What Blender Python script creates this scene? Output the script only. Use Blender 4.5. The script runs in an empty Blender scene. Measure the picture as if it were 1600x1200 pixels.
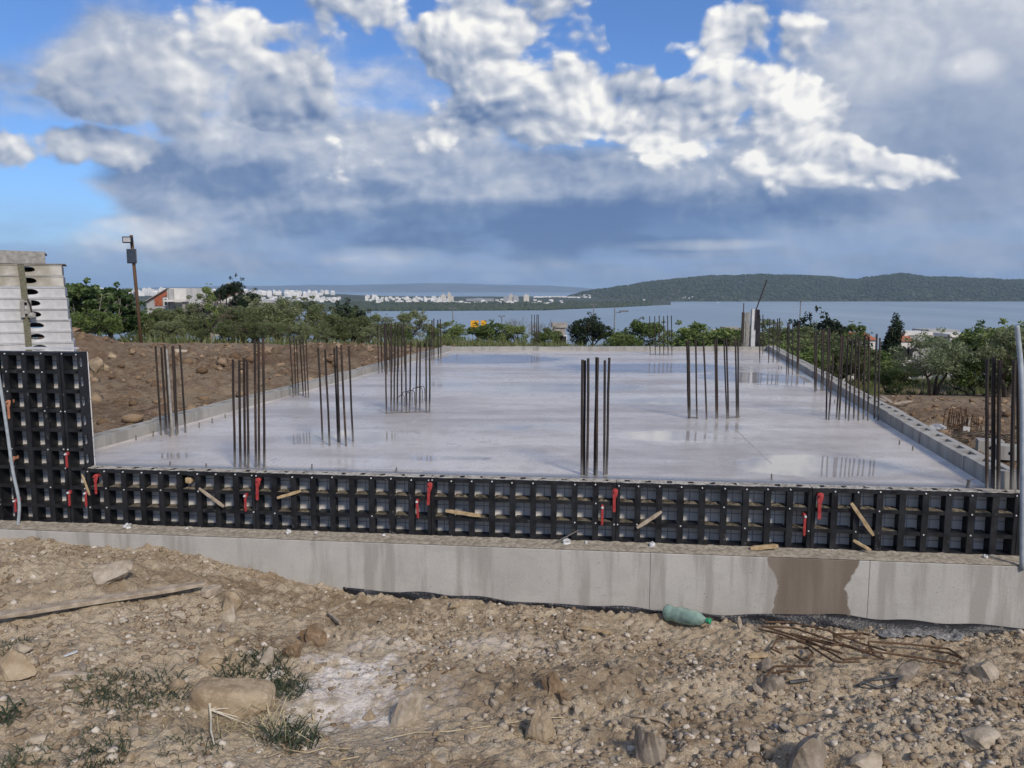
import bpy, bmesh, math, random
import numpy as np
from mathutils import Vector, Matrix

sc = bpy.context.scene
col = sc.collection
R = math.radians

# ------------------------------------------------------------------ camera
F = 1202.0                      # focal length in photo pixels (1600 wide)
PITCH = R(7.0)
CAM = Vector((0.0, 0.0, 2.23))
cam_data = bpy.data.cameras.new('camera')
cam = bpy.data.objects.new('camera', cam_data)
col.objects.link(cam)
cam.location = CAM
cam.rotation_euler = (R(90) - PITCH, 0, 0)
cam_data.sensor_fit = 'HORIZONTAL'
cam_data.sensor_width = 36.0
cam_data.lens = 36.0 * F / 1600.0
cam_data.clip_start = 0.1
cam_data.clip_end = 90000
sc.camera = cam


def ray(px, py):
    u = (px - 800.0) / F
    v = (600.0 - py) / F
    return Vector((u, math.cos(PITCH) + v * math.sin(PITCH), -math.sin(PITCH) + v * math.cos(PITCH)))


def at_z(px, py, z):
    """the point at height z seen along the line of sight through a photo pixel"""
    d = ray(px, py)
    return CAM + d * ((z - CAM.z) / d.z)


def at_y(px, py, y):
    d = ray(px, py)
    return CAM + d * (y / d.y)


# ------------------------------------------------------------------ exposure
vs = sc.view_settings
vs.view_transform = 'Standard'
vs.look = 'None'
vs.exposure = 0.40
vs.gamma = 1.0
vs.use_curve_mapping = False
sc.cycles.use_denoising = True
sc.cycles.max_bounces = 6
sc.cycles.diffuse_bounces = 3
sc.cycles.glossy_bounces = 3
sc.cycles.transparent_max_bounces = 8
sc.cycles.volume_bounces = 0
sc.cycles.caustics_reflective = False
sc.cycles.caustics_refractive = False

SUN_ELEV = 38.0
SUN_AZ = 150.0                  # degrees clockwise from +Y: behind the camera, to the right
sun_data = bpy.data.lights.new('sun', 'SUN')
sun_data.energy = 2.6
sun_data.angle = R(10)
sun_data.color = (1.0, 0.90, 0.77)
sun = bpy.data.objects.new('sun', sun_data)
col.objects.link(sun)
sdir = Vector((math.sin(R(SUN_AZ)) * math.cos(R(SUN_ELEV)), math.cos(R(SUN_AZ)) * math.cos(R(SUN_ELEV)), math.sin(R(SUN_ELEV))))
sun.rotation_euler = sdir.to_track_quat('Z', 'Y').to_euler()


# ------------------------------------------------------------------ node expressions
class E:
    """a node socket with arithmetic"""
    def __init__(self, nt, s):
        self.nt, self.s = nt, s

    def _m(self, op, *o):
        return nmath(self.nt, op, self, *o)

    def __add__(self, o): return self._m('ADD', o)
    def __radd__(self, o): return self._m('ADD', o)
    def __sub__(self, o): return self._m('SUBTRACT', o)
    def __rsub__(self, o): return nmath(self.nt, 'SUBTRACT', o, self)
    def __mul__(self, o): return self._m('MULTIPLY', o)
    def __rmul__(self, o): return self._m('MULTIPLY', o)
    def __truediv__(self, o): return self._m('DIVIDE', o)


def put(nt, sock, v):
    if isinstance(v, E):
        nt.links.new(v.s, sock)
    elif isinstance(v, (tuple, list)):
        if sock.type == 'RGBA' and len(v) == 3:
            v = (*v, 1.0)
        sock.default_value = v
    else:
        sock.default_value = v


def nmath(nt, op, *a, clamp=False):
    n = nt.nodes.new('ShaderNodeMath')
    n.operation = op
    n.use_clamp = clamp
    for i, v in enumerate(a):
        put(nt, n.inputs[i], v)
    return E(nt, n.outputs[0])


def nvec(nt, op, *a, out=0):
    n = nt.nodes.new('ShaderNodeVectorMath')
    n.operation = op
    for i, v in enumerate(a):
        put(nt, n.inputs[i], v)
    return E(nt, n.outputs[out])


def nsmooth(nt, x, lo, hi, to0=0.0, to1=1.0):
    n = nt.nodes.new('ShaderNodeMapRange')
    n.interpolation_type = 'SMOOTHSTEP'
    for i, v in enumerate((x, lo, hi, to0, to1)):
        put(nt, n.inputs[i], v)
    return E(nt, n.outputs[0])


def nlin(nt, x, lo, hi, to0=0.0, to1=1.0):
    n = nt.nodes.new('ShaderNodeMapRange')
    for i, v in enumerate((x, lo, hi, to0, to1)):
        put(nt, n.inputs[i], v)
    return E(nt, n.outputs[0])


def nmix(nt, f, a, b, mode='MIX'):
    n = nt.nodes.new('ShaderNodeMix')
    n.data_type = 'RGBA'
    n.blend_type = mode
    n.clamp_factor = True
    put(nt, n.inputs[0], f)
    put(nt, n.inputs[6], a)
    put(nt, n.inputs[7], b)
    return E(nt, n.outputs[2])


def nnoise(nt, v, scale, detail=4, rough=0.5, lac=2.0, dist=0.0, out=0, dim='3D'):
    n = nt.nodes.new('ShaderNodeTexNoise')
    n.noise_dimensions = dim
    if v is not None:
        put(nt, n.inputs['Vector'], v)
    put(nt, n.inputs['Scale'], scale)
    put(nt, n.inputs['Detail'], detail)
    put(nt, n.inputs['Roughness'], rough)
    put(nt, n.inputs['Lacunarity'], lac)
    put(nt, n.inputs['Distortion'], dist)
    return E(nt, n.outputs[out])


def nvoro(nt, v, scale, detail=0, rough=0.5, feature='F1', out='Distance', rand=1.0, dim='3D'):
    n = nt.nodes.new('ShaderNodeTexVoronoi')
    n.voronoi_dimensions = dim
    n.feature = feature
    if v is not None:
        put(nt, n.inputs['Vector'], v)
    put(nt, n.inputs['Scale'], scale)
    if 'Detail' in n.inputs:
        put(nt, n.inputs['Detail'], detail)
        put(nt, n.inputs['Roughness'], rough)
    put(nt, n.inputs['Randomness'], rand)
    if feature == 'SMOOTH_F1':
        put(nt, n.inputs['Smoothness'], 0.6)
    return E(nt, n.outputs[out])


def nramp(nt, x, stops, interp='LINEAR'):
    n = nt.nodes.new('ShaderNodeValToRGB')
    n.color_ramp.interpolation = interp
    el = n.color_ramp.elements
    while len(el) < len(stops):
        el.new(0.5)
    for e, (p, c) in zip(el, stops):
        e.position = p
        e.color = (*c, 1.0) if len(c) == 3 else c
    put(nt, n.inputs[0], x)
    return E(nt, n.outputs[0])


def ncomb(nt, x, y, z=0.0):
    n = nt.nodes.new('ShaderNodeCombineXYZ')
    put(nt, n.inputs[0], x)
    put(nt, n.inputs[1], y)
    put(nt, n.inputs[2], z)
    return E(nt, n.outputs[0])


def nsep(nt, v):
    n = nt.nodes.new('ShaderNodeSeparateXYZ')
    put(nt, n.inputs[0], v)
    return [E(nt, o) for o in n.outputs]


def srgb(r, g, b):
    return tuple((c / 255 / 12.92) if c / 255 <= 0.04045 else ((c / 255 + 0.055) / 1.055) ** 2.4 for c in (r, g, b))


# ------------------------------------------------------------------ sky: clear Nishita sky behind broken cumulus
world = bpy.data.worlds.new('World')
sc.world = world
world.use_nodes = True
wt = world.node_tree
wt.nodes.clear()
sky = wt.nodes.new('ShaderNodeTexSky')
sky.sky_type = 'NISHITA'
sky.sun_disc = False
sky.sun_elevation = R(SUN_ELEV)
sky.sun_rotation = R(SUN_AZ)
sky.ozone_density = 3.0
sky.air_density = 1.0
sky.dust_density = 0.3
SKY_STRENGTH = 0.1

tc = wt.nodes.new('ShaderNodeTexCoord')
D = E(wt, tc.outputs['Generated'])
dx, dy, dz = nsep(wt, D)
az = nmath(wt, 'ARCTAN2', dx, dy) * 12.02          # unit: one hundredth of a radian-ish, 100 photo pixels
el = nmath(wt, 'ARCSINE', dz) * 12.02
P = ncomb(wt, az, el, 0.0)


def ang(px, py):
    d = ray(px, py).normalized()
    return math.atan2(d.x, d.y) * 12.02, math.asin(d.z) * 12.02


# warped bearing coordinates for cauliflower shapes (front and back half of the sky mirror each other)
inv = nmath(wt, 'DIVIDE', 1.0, nmath(wt, 'ABSOLUTE', dy) * 0.7 + 0.3)
Q = ncomb(wt, dx * inv, dz * inv * 1.3, 0.0)
w1 = nnoise(wt, Q, 7.0, 3, 0.55, out=1, dim='2D')
warp = nvec(wt, 'MULTIPLY_ADD', w1, (0.046, 0.046, 0.0), (-0.023, -0.023, 0.0))
QW = nvec(wt, 'ADD', Q, warp)
QL = nvec(wt, 'ADD', QW, (0.008, 0.012, 0.0))
bA = nvoro(wt, QW, 8.0, 3.0, 0.55, 'SMOOTH_F1', dim='2D')
bB = nvoro(wt, QL, 8.0, 3.0, 0.55, 'SMOOTH_F1', dim='2D')
nA = nnoise(wt, QW, 9.0, 9, 0.62, dim='2D')
nB = nnoise(wt, QL, 9.0, 8, 0.62, dim='2D')
nLow = nnoise(wt, Q, 3.2, 2, 0.5, dim='2D')
nStr = nnoise(wt, nvec(wt, 'MULTIPLY', Q, (1.0, 2.8, 0.0)), 6.0, 6, 0.58, dim='2D')
relief = (bB - bA) * 2.0 + (nA - nB) * 1.2           # lit towards upper right, shaded below left
fluff = (nA - 0.5) * 1.2 - (bA - 0.36) * 1.6


def blobs(items):
    """sum of soft ellipses at given bearings; item: px, py, half width, half height, weight"""
    tot = 0.0
    for (px, py, sx, sy, wgt) in items:
        a, e = ang(px, py)
        sx, sy = 0.0074 * sx, 0.0074 * sy
        q = nvec(wt, 'MULTIPLY_ADD', P, (1 / sx, 1 / sy, 0.0), (-a / sx, -e / sy, 0.0))
        g = nmath(wt, 'SUBTRACT', 1.0, nvec(wt, 'DOT_PRODUCT', q, q, out=1), clamp=True)
        tot = nmath(wt, 'MULTIPLY_ADD', g, wgt, tot)
    return tot


away = nsmooth(wt, nvec(wt, 'LENGTH', nvec(wt, 'MULTIPLY_ADD', P, (0.085, 0.14, 0), (0, -0.35, 0)), out=1), 0.85, 1.15)

# soft blue-grey layer cloud behind
c1 = blobs([
    (1560, 150, 500, 440, 1.6), (1480, 340, 480, 140, 0.9), (1100, 330, 640, 190, 1.3), (620, 320, 620, 190, 1.3), (250, 295, 240, 90, 0.7),
    (300, 395, 420, 70, 0.8), (900, 415, 800, 60, 0.6), (430, 140, 520, 200, 0.8), (140, 90, 240, 120, 0.6),
    (-300, 180, 330, 210, 1.1), (2050, 220, 420, 300, 1.2),
    (30, 310, 170, 46, -0.9), (1000, 40, 110, 90, -1.2), (20, 20, 120, 80, -0.5),
])
d1 = c1 + away * nlin(wt, nLow, 0.36, 0.6, 0.0, 1.0) + (nStr - 0.5) * 0.8 + (nA - 0.5) * 0.6 + (nLow - 0.5) * 0.6 - 0.32
m1 = nsmooth(wt, d1, 0.0, 0.7)
t1 = blobs([
    (1480, 10, 320, 150, 0.22), (1340, 110, 150, 140, 0.14), (1560, 260, 260, 120, -0.05), (800, 362, 560, 70, -0.56), (330, 265, 260, 60, -0.30), (1230, 320, 260, 50, -0.14),
    (1080, 335, 400, 70, -0.20), (590, 298, 90, 26, -0.3), (600, 406, 150, 36, 0.42), (1090, 382, 170, 14, 0.40), (880, 430, 700, 20, 0.14), (250, 420, 300, 40, 0.12),
    (215, 366, 130, 36, 0.36), (60, 355, 160, 36, 0.22), (125, 436, 110, 18, 0.40), (775, 436, 60, 14, 0.36), (1520, 105, 60, 30, 0.22), (430, 150, 420, 150, 0.24),
    (470, 436, 200, 14, 0.16), (1440, 215, 200, 100, -0.06),
])
calm = blobs([(1560, 200, 380, 330, 0.70), (900, 395, 1000, 60, 0.35)])
l1 = t1 + (relief * 0.24 + (nStr - 0.5) * 0.34 + (nA - 0.5) * 0.40) * (1.0 - calm) + (nLow - 0.5) * 0.30 + away * 0.2 + 0.45
ramp = [
    (0.00, srgb(82, 106, 148)), (0.22, srgb(108, 127, 159)), (0.42, srgb(145, 157, 179)),
    (0.62, srgb(177, 183, 195)), (0.82, srgb(212, 213, 216)), (1.00, srgb(240, 238, 233))]
col1 = nramp(wt, l1, ramp)

# sunlit cumulus in front
c2 = blobs([
    (170, 130, 230, 130, 1.1), (370, 120, 200, 150, 1.1), (350, 20, 120, 100, 0.7), (470, 160, 140, 90, 0.8), (280, 200, 260, 70, 0.5),
    (600, 15, 260, 140, 1.3), (850, 80, 260, 200, 1.5), (960, 200, 240, 130, 1.1), (700, 130, 170, 130, 0.9), (1070, 215, 170, 110, 0.9), (1200, 150, 190, 210, 1.5), (1265, 215, 130, 110, 0.9),
    (1120, 40, 110, 110, 1.0), (1330, 258, 130, 62, 1.3), (1455, 268, 95, 46, 1.6), (540, 240, 170, 80, 1.1), (660, 205, 160, 70, 0.7), (780, 210, 150, 70, 0.6),
    (-250, 130, 200, 120, 1.1), (-420, 230, 220, 80, 1.0), (1900, 150, 220, 140, 1.0), (80, 240, 230, 60, 1.9), (610, 408, 110, 26, 0.8), (215, 366, 100, 28, 0.8), (125, 438, 80, 14, 0.8), (1515, 103, 50, 22, 0.6),
    (1000, 36, 70, 74, -1.5), (930, 385, 160, 50, -0.8), (585, 150, 55, 80, -0.7), (1400, 110, 90, 170, -0.7),
])
d2 = c2 + away * nlin(wt, nLow, 0.42, 0.66, 0.0, 0.95) + fluff - 0.13
m2 = nsmooth(wt, d2, 0.0, 0.45)
t2 = blobs([
    (350, 40, 110, 110, 0.20), (310, 130, 130, 70, 0.10), (680, 30, 220, 100, 0.10), (880, 80, 190, 150, 0.16), (950, 215, 180, 90, 0.24), (1060, 230, 100, 60, 0.26),
    (1240, 160, 120, 190, 0.32), (1110, 50, 90, 120, 0.30), (1340, 262, 100, 50, 0.25), (540, 235, 130, 70, 0.30), (1455, 262, 80, 34, 0.3), (110, 232, 150, 34, 0.10),
    (760, 170, 160, 90, -0.14), (470, 190, 200, 80, -0.16), (250, 200, 220, 70, -0.18), (100, 130, 140, 110, -0.18), (1070, 130, 80, 140, -0.12), (860, 275, 220, 50, -0.30), (1150, 290, 220, 40, -0.2), (600, 290, 150, 30, -0.2),
])
l2 = t2 + relief * (0.62 - blobs([(250, 140, 400, 190, 0.30)])) + (nLow - 0.5) * 0.25 + nlin(wt, d2, 0.0, 0.8, 0.0, 0.02) + 0.57
col2 = nramp(wt, l2, ramp)

sk = E(wt, sky.outputs[0])
skc = nmix(wt, 1.0, sk, (0.058, 0.080, 0.114), 'MULTIPLY')
hor = nsmooth(wt, el, 0.0, 1.5, 1.0, 0.0)
veil = nmix(wt, nlin(wt, hor * (0.4 + nStr), 0.0, 1.0, 0.0, 0.8), skc, srgb(146, 176, 214))
allc = nmix(wt, m1 * 0.96, veil, col1)
allc = nmix(wt, m2, allc, col2)
allc = nmix(wt, hor * nsmooth(wt, nStr, 0.40, 0.62) * 0.7, allc, srgb(140, 168, 208))
bg = wt.nodes.new('ShaderNodeBackground')
put(wt, bg.inputs[0], allc)
bg.inputs[1].default_value = 0.9
wo = wt.nodes.new('ShaderNodeOutputWorld')
wt.links.new(bg.outputs[0], wo.inputs[0])
world.cycles.sampling_method = 'MANUAL'
world.cycles.sample_map_resolution = 512

# ================================================================== helpers
rnd = random.Random(7)


def tag(o, label=None, cat=None, group=None, kind=None):
    if label: o['label'] = label
    if cat: o['category'] = cat
    if group: o['group'] = group
    if kind: o['kind'] = kind
    return o


def empty(name, loc=(0, 0, 0), rz=0.0):
    o = bpy.data.objects.new(name, None)
    o.empty_display_size = 0.2
    o.location = loc
    o.rotation_euler = (0, 0, rz)
    col.objects.link(o)
    return o


def link(name, me, parent=None, loc=None, rot=None):
    o = bpy.data.objects.new(name, me)
    col.objects.link(o)
    if parent is not None:
        o.parent = parent
    if loc is not None:
        o.location = loc
    if rot is not None:
        o.rotation_euler = rot
    return o


class MB:
    """collects simple shapes into one mesh"""
    def __init__(self):
        self.v, self.f, self.n = [], [], 0

    def add(self, verts, faces):
        k = len(self.v)
        self.v.extend([tuple(p) for p in verts])
        self.f.extend([tuple(i + k for i in f) for f in faces])

    def box(self, x0, x1, y0, y1, z0, z1):
        self.add([(x0, y0, z0), (x1, y0, z0), (x1, y1, z0), (x0, y1, z0), (x0, y0, z1), (x1, y0, z1), (x1, y1, z1), (x0, y1, z1)],
                 [(3, 2, 1, 0), (4, 5, 6, 7), (0, 1, 5, 4), (1, 2, 6, 5), (2, 3, 7, 6), (3, 0, 4, 7)])

    def bar(self, a, b, w, h, up=(0, 0, 1)):
        a, b = Vector(a), Vector(b)
        d = (b - a).normalized()
        s = d.cross(Vector(up))
        if s.length < 1e-4:
            s = d.cross(Vector((1, 0, 0)))
        s.normalize()
        u = s.cross(d)
        s, u = s * w / 2, u * h / 2
        vs_ = [p + q for p in (a, b) for q in (-s - u, s - u, s + u, -s + u)]
        self.add(vs_, [(3, 2, 1, 0), (4, 5, 6, 7), (0, 1, 5, 4), (1, 2, 6, 5), (2, 3, 7, 6), (3, 0, 4, 7)])

    def tube(self, pts, r, n=6, cap=True):
        pts = [Vector(p) for p in pts]
        rs = r if isinstance(r, (list, tuple)) else [r] * len(pts)
        k = len(self.v)
        nrm = None
        for i, p in enumerate(pts):
            d = (pts[min(i + 1, len(pts) - 1)] - pts[max(i - 1, 0)])
            if d.length < 1e-9:
                d = Vector((0, 0, 1))
            d.normalize()
            if nrm is None:
                nrm = d.cross(Vector((0, 0, 1)) if abs(d.z) < 0.9 else Vector((1, 0, 0))).normalized()
            else:
                nrm = (nrm - d * nrm.dot(d))
                nrm = nrm.normalized() if nrm.length > 1e-6 else d.orthogonal().normalized()
            b = d.cross(nrm)
            for j in range(n):
                t = 2 * math.pi * j / n
                self.v.append(tuple(p + (nrm * math.cos(t) + b * math.sin(t)) * rs[i]))
        for i in range(len(pts) - 1):
            for j in range(n):
                a0 = k + i * n + j
                a1 = k + i * n + (j + 1) % n
                self.f.append((a0, a1, a1 + n, a0 + n))
        if cap:
            self.f.append(tuple(k + j for j in reversed(range(n))))
            self.f.append(tuple(k + (len(pts) - 1) * n + j for j in range(n)))

    def lathe(self, prof, n=16, axis='Z'):
        """prof: list of (radius, height)"""
        k = len(self.v)
        for (r, z) in prof:
            for j in range(n):
                t = 2 * math.pi * j / n
                self.v.append((r * math.cos(t), r * math.sin(t), z))
        for i in range(len(prof) - 1):
            for j in range(n):
                a0 = k + i * n + j
                a1 = k + i * n + (j + 1) % n
                self.f.append((a0, a1, a1 + n, a0 + n))
        self.f.append(tuple(k + j for j in reversed(range(n))))
        self.f.append(tuple(k + (len(prof) - 1) * n + j for j in range(n)))

    def mesh(self, name, mat=None, smooth=False, bevel=0.0):
        me = bpy.data.meshes.new(name)
        me.from_pydata(self.v, [], self.f)
        me.update()
        if bevel > 0:
            bm = bmesh.new()
            bm.from_mesh(me)
            bmesh.ops.recalc_face_normals(bm, faces=bm.faces)
            bmesh.ops.bevel(bm, geom=[e for e in bm.edges if e.is_manifold and e.calc_face_angle(0) > 0.5], offset=bevel, segments=1, affect='EDGES', profile=0.5)
            bm.to_mesh(me)
            bm.free()
        if smooth:
            me.polygons.foreach_set('use_smooth', [True] * len(me.polygons))
        if mat is not None:
            me.materials.append(mat)
        return me

    def build(self, name, mat=None, parent=None, smooth=False, bevel=0.0, loc=None, rot=None):
        return link(name, self.mesh(name, mat, smooth, bevel), parent, loc, rot)


def grid_mesh(name, X, Y, Z, mat, smooth=True, keep=None):
    """height-field mesh from 2D numpy arrays"""
    ny, nx = X.shape
    co = np.stack([X, Y, Z], -1).reshape(-1, 3).astype(np.float32)
    idx = np.arange(ny * nx).reshape(ny, nx)
    q = np.stack([idx[:-1, :-1], idx[:-1, 1:], idx[1:, 1:], idx[1:, :-1]], -1).reshape(-1, 4)
    if keep is not None:
        q = q[keep.reshape(-1)]
    me = bpy.data.meshes.new(name)
    me.vertices.add(len(co))
    me.vertices.foreach_set('co', co.ravel())
    me.loops.add(len(q) * 4)
    me.loops.foreach_set('vertex_index', q.ravel().astype(np.int32))
    me.polygons.add(len(q))
    me.polygons.foreach_set('loop_start', np.arange(0, len(q) * 4, 4, dtype=np.int32))
    me.polygons.foreach_set('loop_total', np.full(len(q), 4, dtype=np.int32))
    if smooth:
        me.polygons.foreach_set('use_smooth', np.ones(len(q), dtype=bool))
    me.update(calc_edges=True)
    me.materials.append(mat)
    return me


def soup(name, co, faces, mat, smooth=False):
    """big mesh from numpy arrays; faces (n, k) with fixed k"""
    k = faces.shape[1]
    me = bpy.data.meshes.new(name)
    me.vertices.add(len(co))
    me.vertices.foreach_set('co', np.asarray(co, dtype=np.float32).ravel())
    me.loops.add(faces.size)
    me.loops.foreach_set('vertex_index', faces.ravel().astype(np.int32))
    me.polygons.add(len(faces))
    me.polygons.foreach_set('loop_start', np.arange(0, faces.size, k, dtype=np.int32))
    me.polygons.foreach_set('loop_total', np.full(len(faces), k, dtype=np.int32))
    if smooth:
        me.polygons.foreach_set('use_smooth', np.ones(len(faces), dtype=bool))
    me.update(calc_edges=True)
    me.materials.append(mat)
    return me


def _hash(ix, iy, seed):
    h = (ix.astype(np.int64) * 374761393 + iy.astype(np.int64) * 668265263 + seed * 974634777) & 0x7fffffff
    h = ((h ^ (h >> 13)) * 1274126177) & 0x7fffffff
    h = (h ^ (h >> 16)) & 0x7fffffff
    return h


def pnoise(x, y, seed=0):
    x = np.asarray(x, dtype=np.float64)
    y = np.asarray(y, dtype=np.float64)
    x0, y0 = np.floor(x).astype(np.int64), np.floor(y).astype(np.int64)
    fx, fy = x - x0, y - y0
    ux, uy = fx * fx * fx * (fx * (fx * 6 - 15) + 10), fy * fy * fy * (fy * (fy * 6 - 15) + 10)

    def g(ix, iy, ax, ay):
        t = _hash(ix, iy, seed) * (2 * math.pi / 0x7fffffff)
        return np.cos(t) * ax + np.sin(t) * ay
    a = g(x0, y0, fx, fy)
    b = g(x0 + 1, y0, fx - 1, fy)
    c = g(x0, y0 + 1, fx, fy - 1)
    d = g(x0 + 1, y0 + 1, fx - 1, fy - 1)
    return (a + (b - a) * ux) * (1 - uy) + (c + (d - c) * ux) * uy


def fbm(x, y, octv=4, seed=0, gain=0.5):
    s, amp, f = 0.0, 1.0, 1.0
    for o in range(octv):
        s = s + amp * pnoise(np.asarray(x) * f, np.asarray(y) * f, seed + o * 17)
        amp *= gain
        f *= 2.03
    return s


def sstep(x, a, b):
    t = np.clip((np.asarray(x, dtype=float) - a) / (b - a), 0, 1)
    return t * t * (3 - 2 * t)


# ------------------------------------------------------------------ materials
def material(name, fn, **kw):
    m = bpy.data.materials.new(name)
    m.use_nodes = True
    nt = m.node_tree
    p = nt.nodes['Principled BSDF']
    p.inputs['Roughness'].default_value = kw.get('rough', 0.8)
    p.inputs['Specular IOR Level'].default_value = kw.get('spec', 0.3)
    p.inputs['Metallic'].default_value = kw.get('metal', 0.0)
    fn(nt, p)
    return m


def pos(nt):
    g = nt.nodes.new('ShaderNodeNewGeometry')
    return E(nt, g.outputs['Position'])


def objco(nt):
    g = nt.nodes.new('ShaderNodeTexCoord')
    return E(nt, g.outputs['Object'])


def island(nt):
    g = nt.nodes.new('ShaderNodeNewGeometry')
    return E(nt, g.outputs['Random Per Island'])


def objrand(nt):
    g = nt.nodes.new('ShaderNodeObjectInfo')
    return E(nt, g.outputs['Random'])


def bump(nt, p, h, strength=0.5, dist=0.01):
    b = nt.nodes.new('ShaderNodeBump')
    b.inputs['Strength'].default_value = strength
    b.inputs['Distance'].default_value = dist
    put(nt, b.inputs['Height'], h)
    nt.links.new(b.outputs[0], p.inputs['Normal'])


def simple(name, c0, c1, scale=20.0, rough=0.8, detail=5, bumps=0.0, bdist=0.003, spec=0.3, metal=0.0, co=None, isl=0.0):
    def fn(nt, p):
        v = objco(nt) if co is None else co(nt)
        n = nnoise(nt, v, scale, detail, 0.6)
        f = nsmooth(nt, n, 0.3, 0.7)
        if isl:
            f = f * (1 - isl) + island(nt) * isl
        put(nt, p.inputs['Base Color'], nmix(nt, f, c0, c1))
        if bumps:
            bump(nt, p, n, bumps, bdist)
    return material(name, fn, rough=rough, spec=spec, metal=metal)


def m_soil(name, dry, brown, pale, lime=None, spoil=None, bd=0.012):
    def fn(nt, p):
        v = pos(nt)
        a = nnoise(nt, v, 0.9, 5, 0.6)
        b = nnoise(nt, v, 9.0, 6, 0.65)
        c = nvoro(nt, v, 46.0, 1.0, 0.5)
        d = nnoise(nt, v, 130.0, 3, 0.6)
        colr = nmix(nt, nsmooth(nt, a, 0.36, 0.62), brown, dry)
        colr = nmix(nt, nsmooth(nt, b, 0.38, 0.72) * 0.75, colr, pale)
        colr = nmix(nt, nsmooth(nt, c, 0.05, 0.42) * 0.0 + nsmooth(nt, d, 0.52, 0.72) * 0.55, colr, tuple(x * 1.45 for x in pale))
        colr = nmix(nt, nsmooth(nt, d, 0.28, 0.44, 1.0, 0.0) * 0.5, colr, tuple(x * 0.55 for x in brown))
        if lime:
            for (cx, cy, rx, ry, amt) in lime:
                q = nvec(nt, 'MULTIPLY_ADD', v, (1 / rx, 1 / ry, 0.0), (-cx / rx, -cy / ry, 0.0))
                l = nvec(nt, 'LENGTH', q, out=1)
                k = nsmooth(nt, l + (b - 0.5) * 4.2 + (d - 0.5) * 1.6 + (a - 0.5) * 1.5, 0.1, 0.95, amt, 0.0)
                colr = nmix(nt, k, colr, (0.62, 0.575, 0.53))
        if spoil:                              # darker freshly dug earth in places
            for (cx, cy, rx, ry, amt) in spoil:
                q = nvec(nt, 'MULTIPLY_ADD', v, (1 / rx, 1 / ry, 0.0), (-cx / rx, -cy / ry, 0.0))
                k = nsmooth(nt, nvec(nt, 'LENGTH', q, out=1) + (b - 0.5) * 1.6 + (a - 0.5), 0.4, 1.0, amt, 0.0)
                colr = nmix(nt, k, colr, nmix(nt, nsmooth(nt, b, 0.4, 0.7), tuple(x * 0.7 for x in brown), tuple(x * 1.25 for x in brown)))
        moist = nsmooth(nt, nnoise(nt, v, 1.7, 5, 0.65), 0.52, 0.66)
        colr = nmix(nt, moist * 0.55, colr, tuple(x * 0.82 for x in brown))
        put(nt, p.inputs['Base Color'], colr)
        bump(nt, p, b * 0.7 + d * 0.35 - c * 0.5, 0.95, bd)
    return material(name, fn, rough=0.95, spec=0.15)


def m_leaf(name, c0, c1, c2, rough=0.55, trans=0.25):
    def fn(nt, p):
        r = island(nt)
        o = objrand(nt)
        n = nnoise(nt, objco(nt), 1.6, 3, 0.5)
        cc = nramp(nt, nlin(nt, r * 0.5 + n * 0.5 + o * 0.45, 0.30, 1.15), [(0.0, c0), (0.5, c1), (1.0, c2)])
        put(nt, p.inputs['Base Color'], cc)
        tr = nt.nodes.new('ShaderNodeBsdfTranslucent')
        put(nt, tr.inputs[0], cc)
        mx = nt.nodes.new('ShaderNodeMixShader')
        mx.inputs[0].default_value = trans
        nt.links.new(p.outputs[0], mx.inputs[1])
        nt.links.new(tr.outputs[0], mx.inputs[2])
        nt.links.new(mx.outputs[0], nt.nodes['Material Output'].inputs[0])
    return material(name, fn, rough=rough, spec=0.3)

# ================================================================== THE SETTING
SLAB = 0.867                    # slab surface
LEDGE = SLAB - 0.45             # top of the footing wall
SEA = CAM.z - 50.0

# line of the front formwork (its open face), seen from (150,733) to (1600,772) in the photograph
FA, FB = at_z(150, 733, SLAB), at_z(1600, 772, SLAB)
T = (FB - FA)
T.z = 0
T.normalize()                   # along the front, to the right
N = Vector((T.y, -T.x, 0))      # towards the camera
ROTF = math.atan2(T.y, T.x)
ORG = Vector((FA.x, FA.y, 0))


def fs(px):
    """distance along the front line of the point above/below photo column px (at mid height)"""
    u = (px - 800.0) / F
    # solve x = u * depth with depth measured along the tilted axis at z of the formwork middle
    lo, hi = -6.0, 12.0
    for _ in range(50):
        m = (lo + hi) / 2
        p = ORG + T * m
        dep = p.y * math.cos(PITCH) + (CAM.z - (SLAB - 0.2)) * math.sin(PITCH)
        if p.x / dep < u: lo = m
        else: hi = m
    return lo


def front(s, out=0.0, z=0.0):
    p = ORG + T * s + N * out
    return Vector((p.x, p.y, z))


S955 = fs(955)
PAN = 1.343                     # length of one low panel
SEAM0 = -0.08         # left end of the low formwork


def front_line_y(x):
    return ORG.y + (x - ORG.x) * T.y / T.x


WALL_OUT = 0.16                 # footing wall face stands this far in front of the formwork


def wall_y(x):
    return front_line_y(x) - WALL_OUT / T.x


# ---- ground height in the foreground
_wx = np.array([-9.0, -3.7, -3.1, -2.6, -2.2, -1.8, -1.2, -0.4, 0.6, 1.6, 2.6, 3.4, 9.0])
_wz = np.array([0.36, 0.35, 0.32, 0.27, 0.20, 0.13, 0.03, 0.00, -0.03, -0.05, -0.06, -0.06, -0.06])


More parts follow.
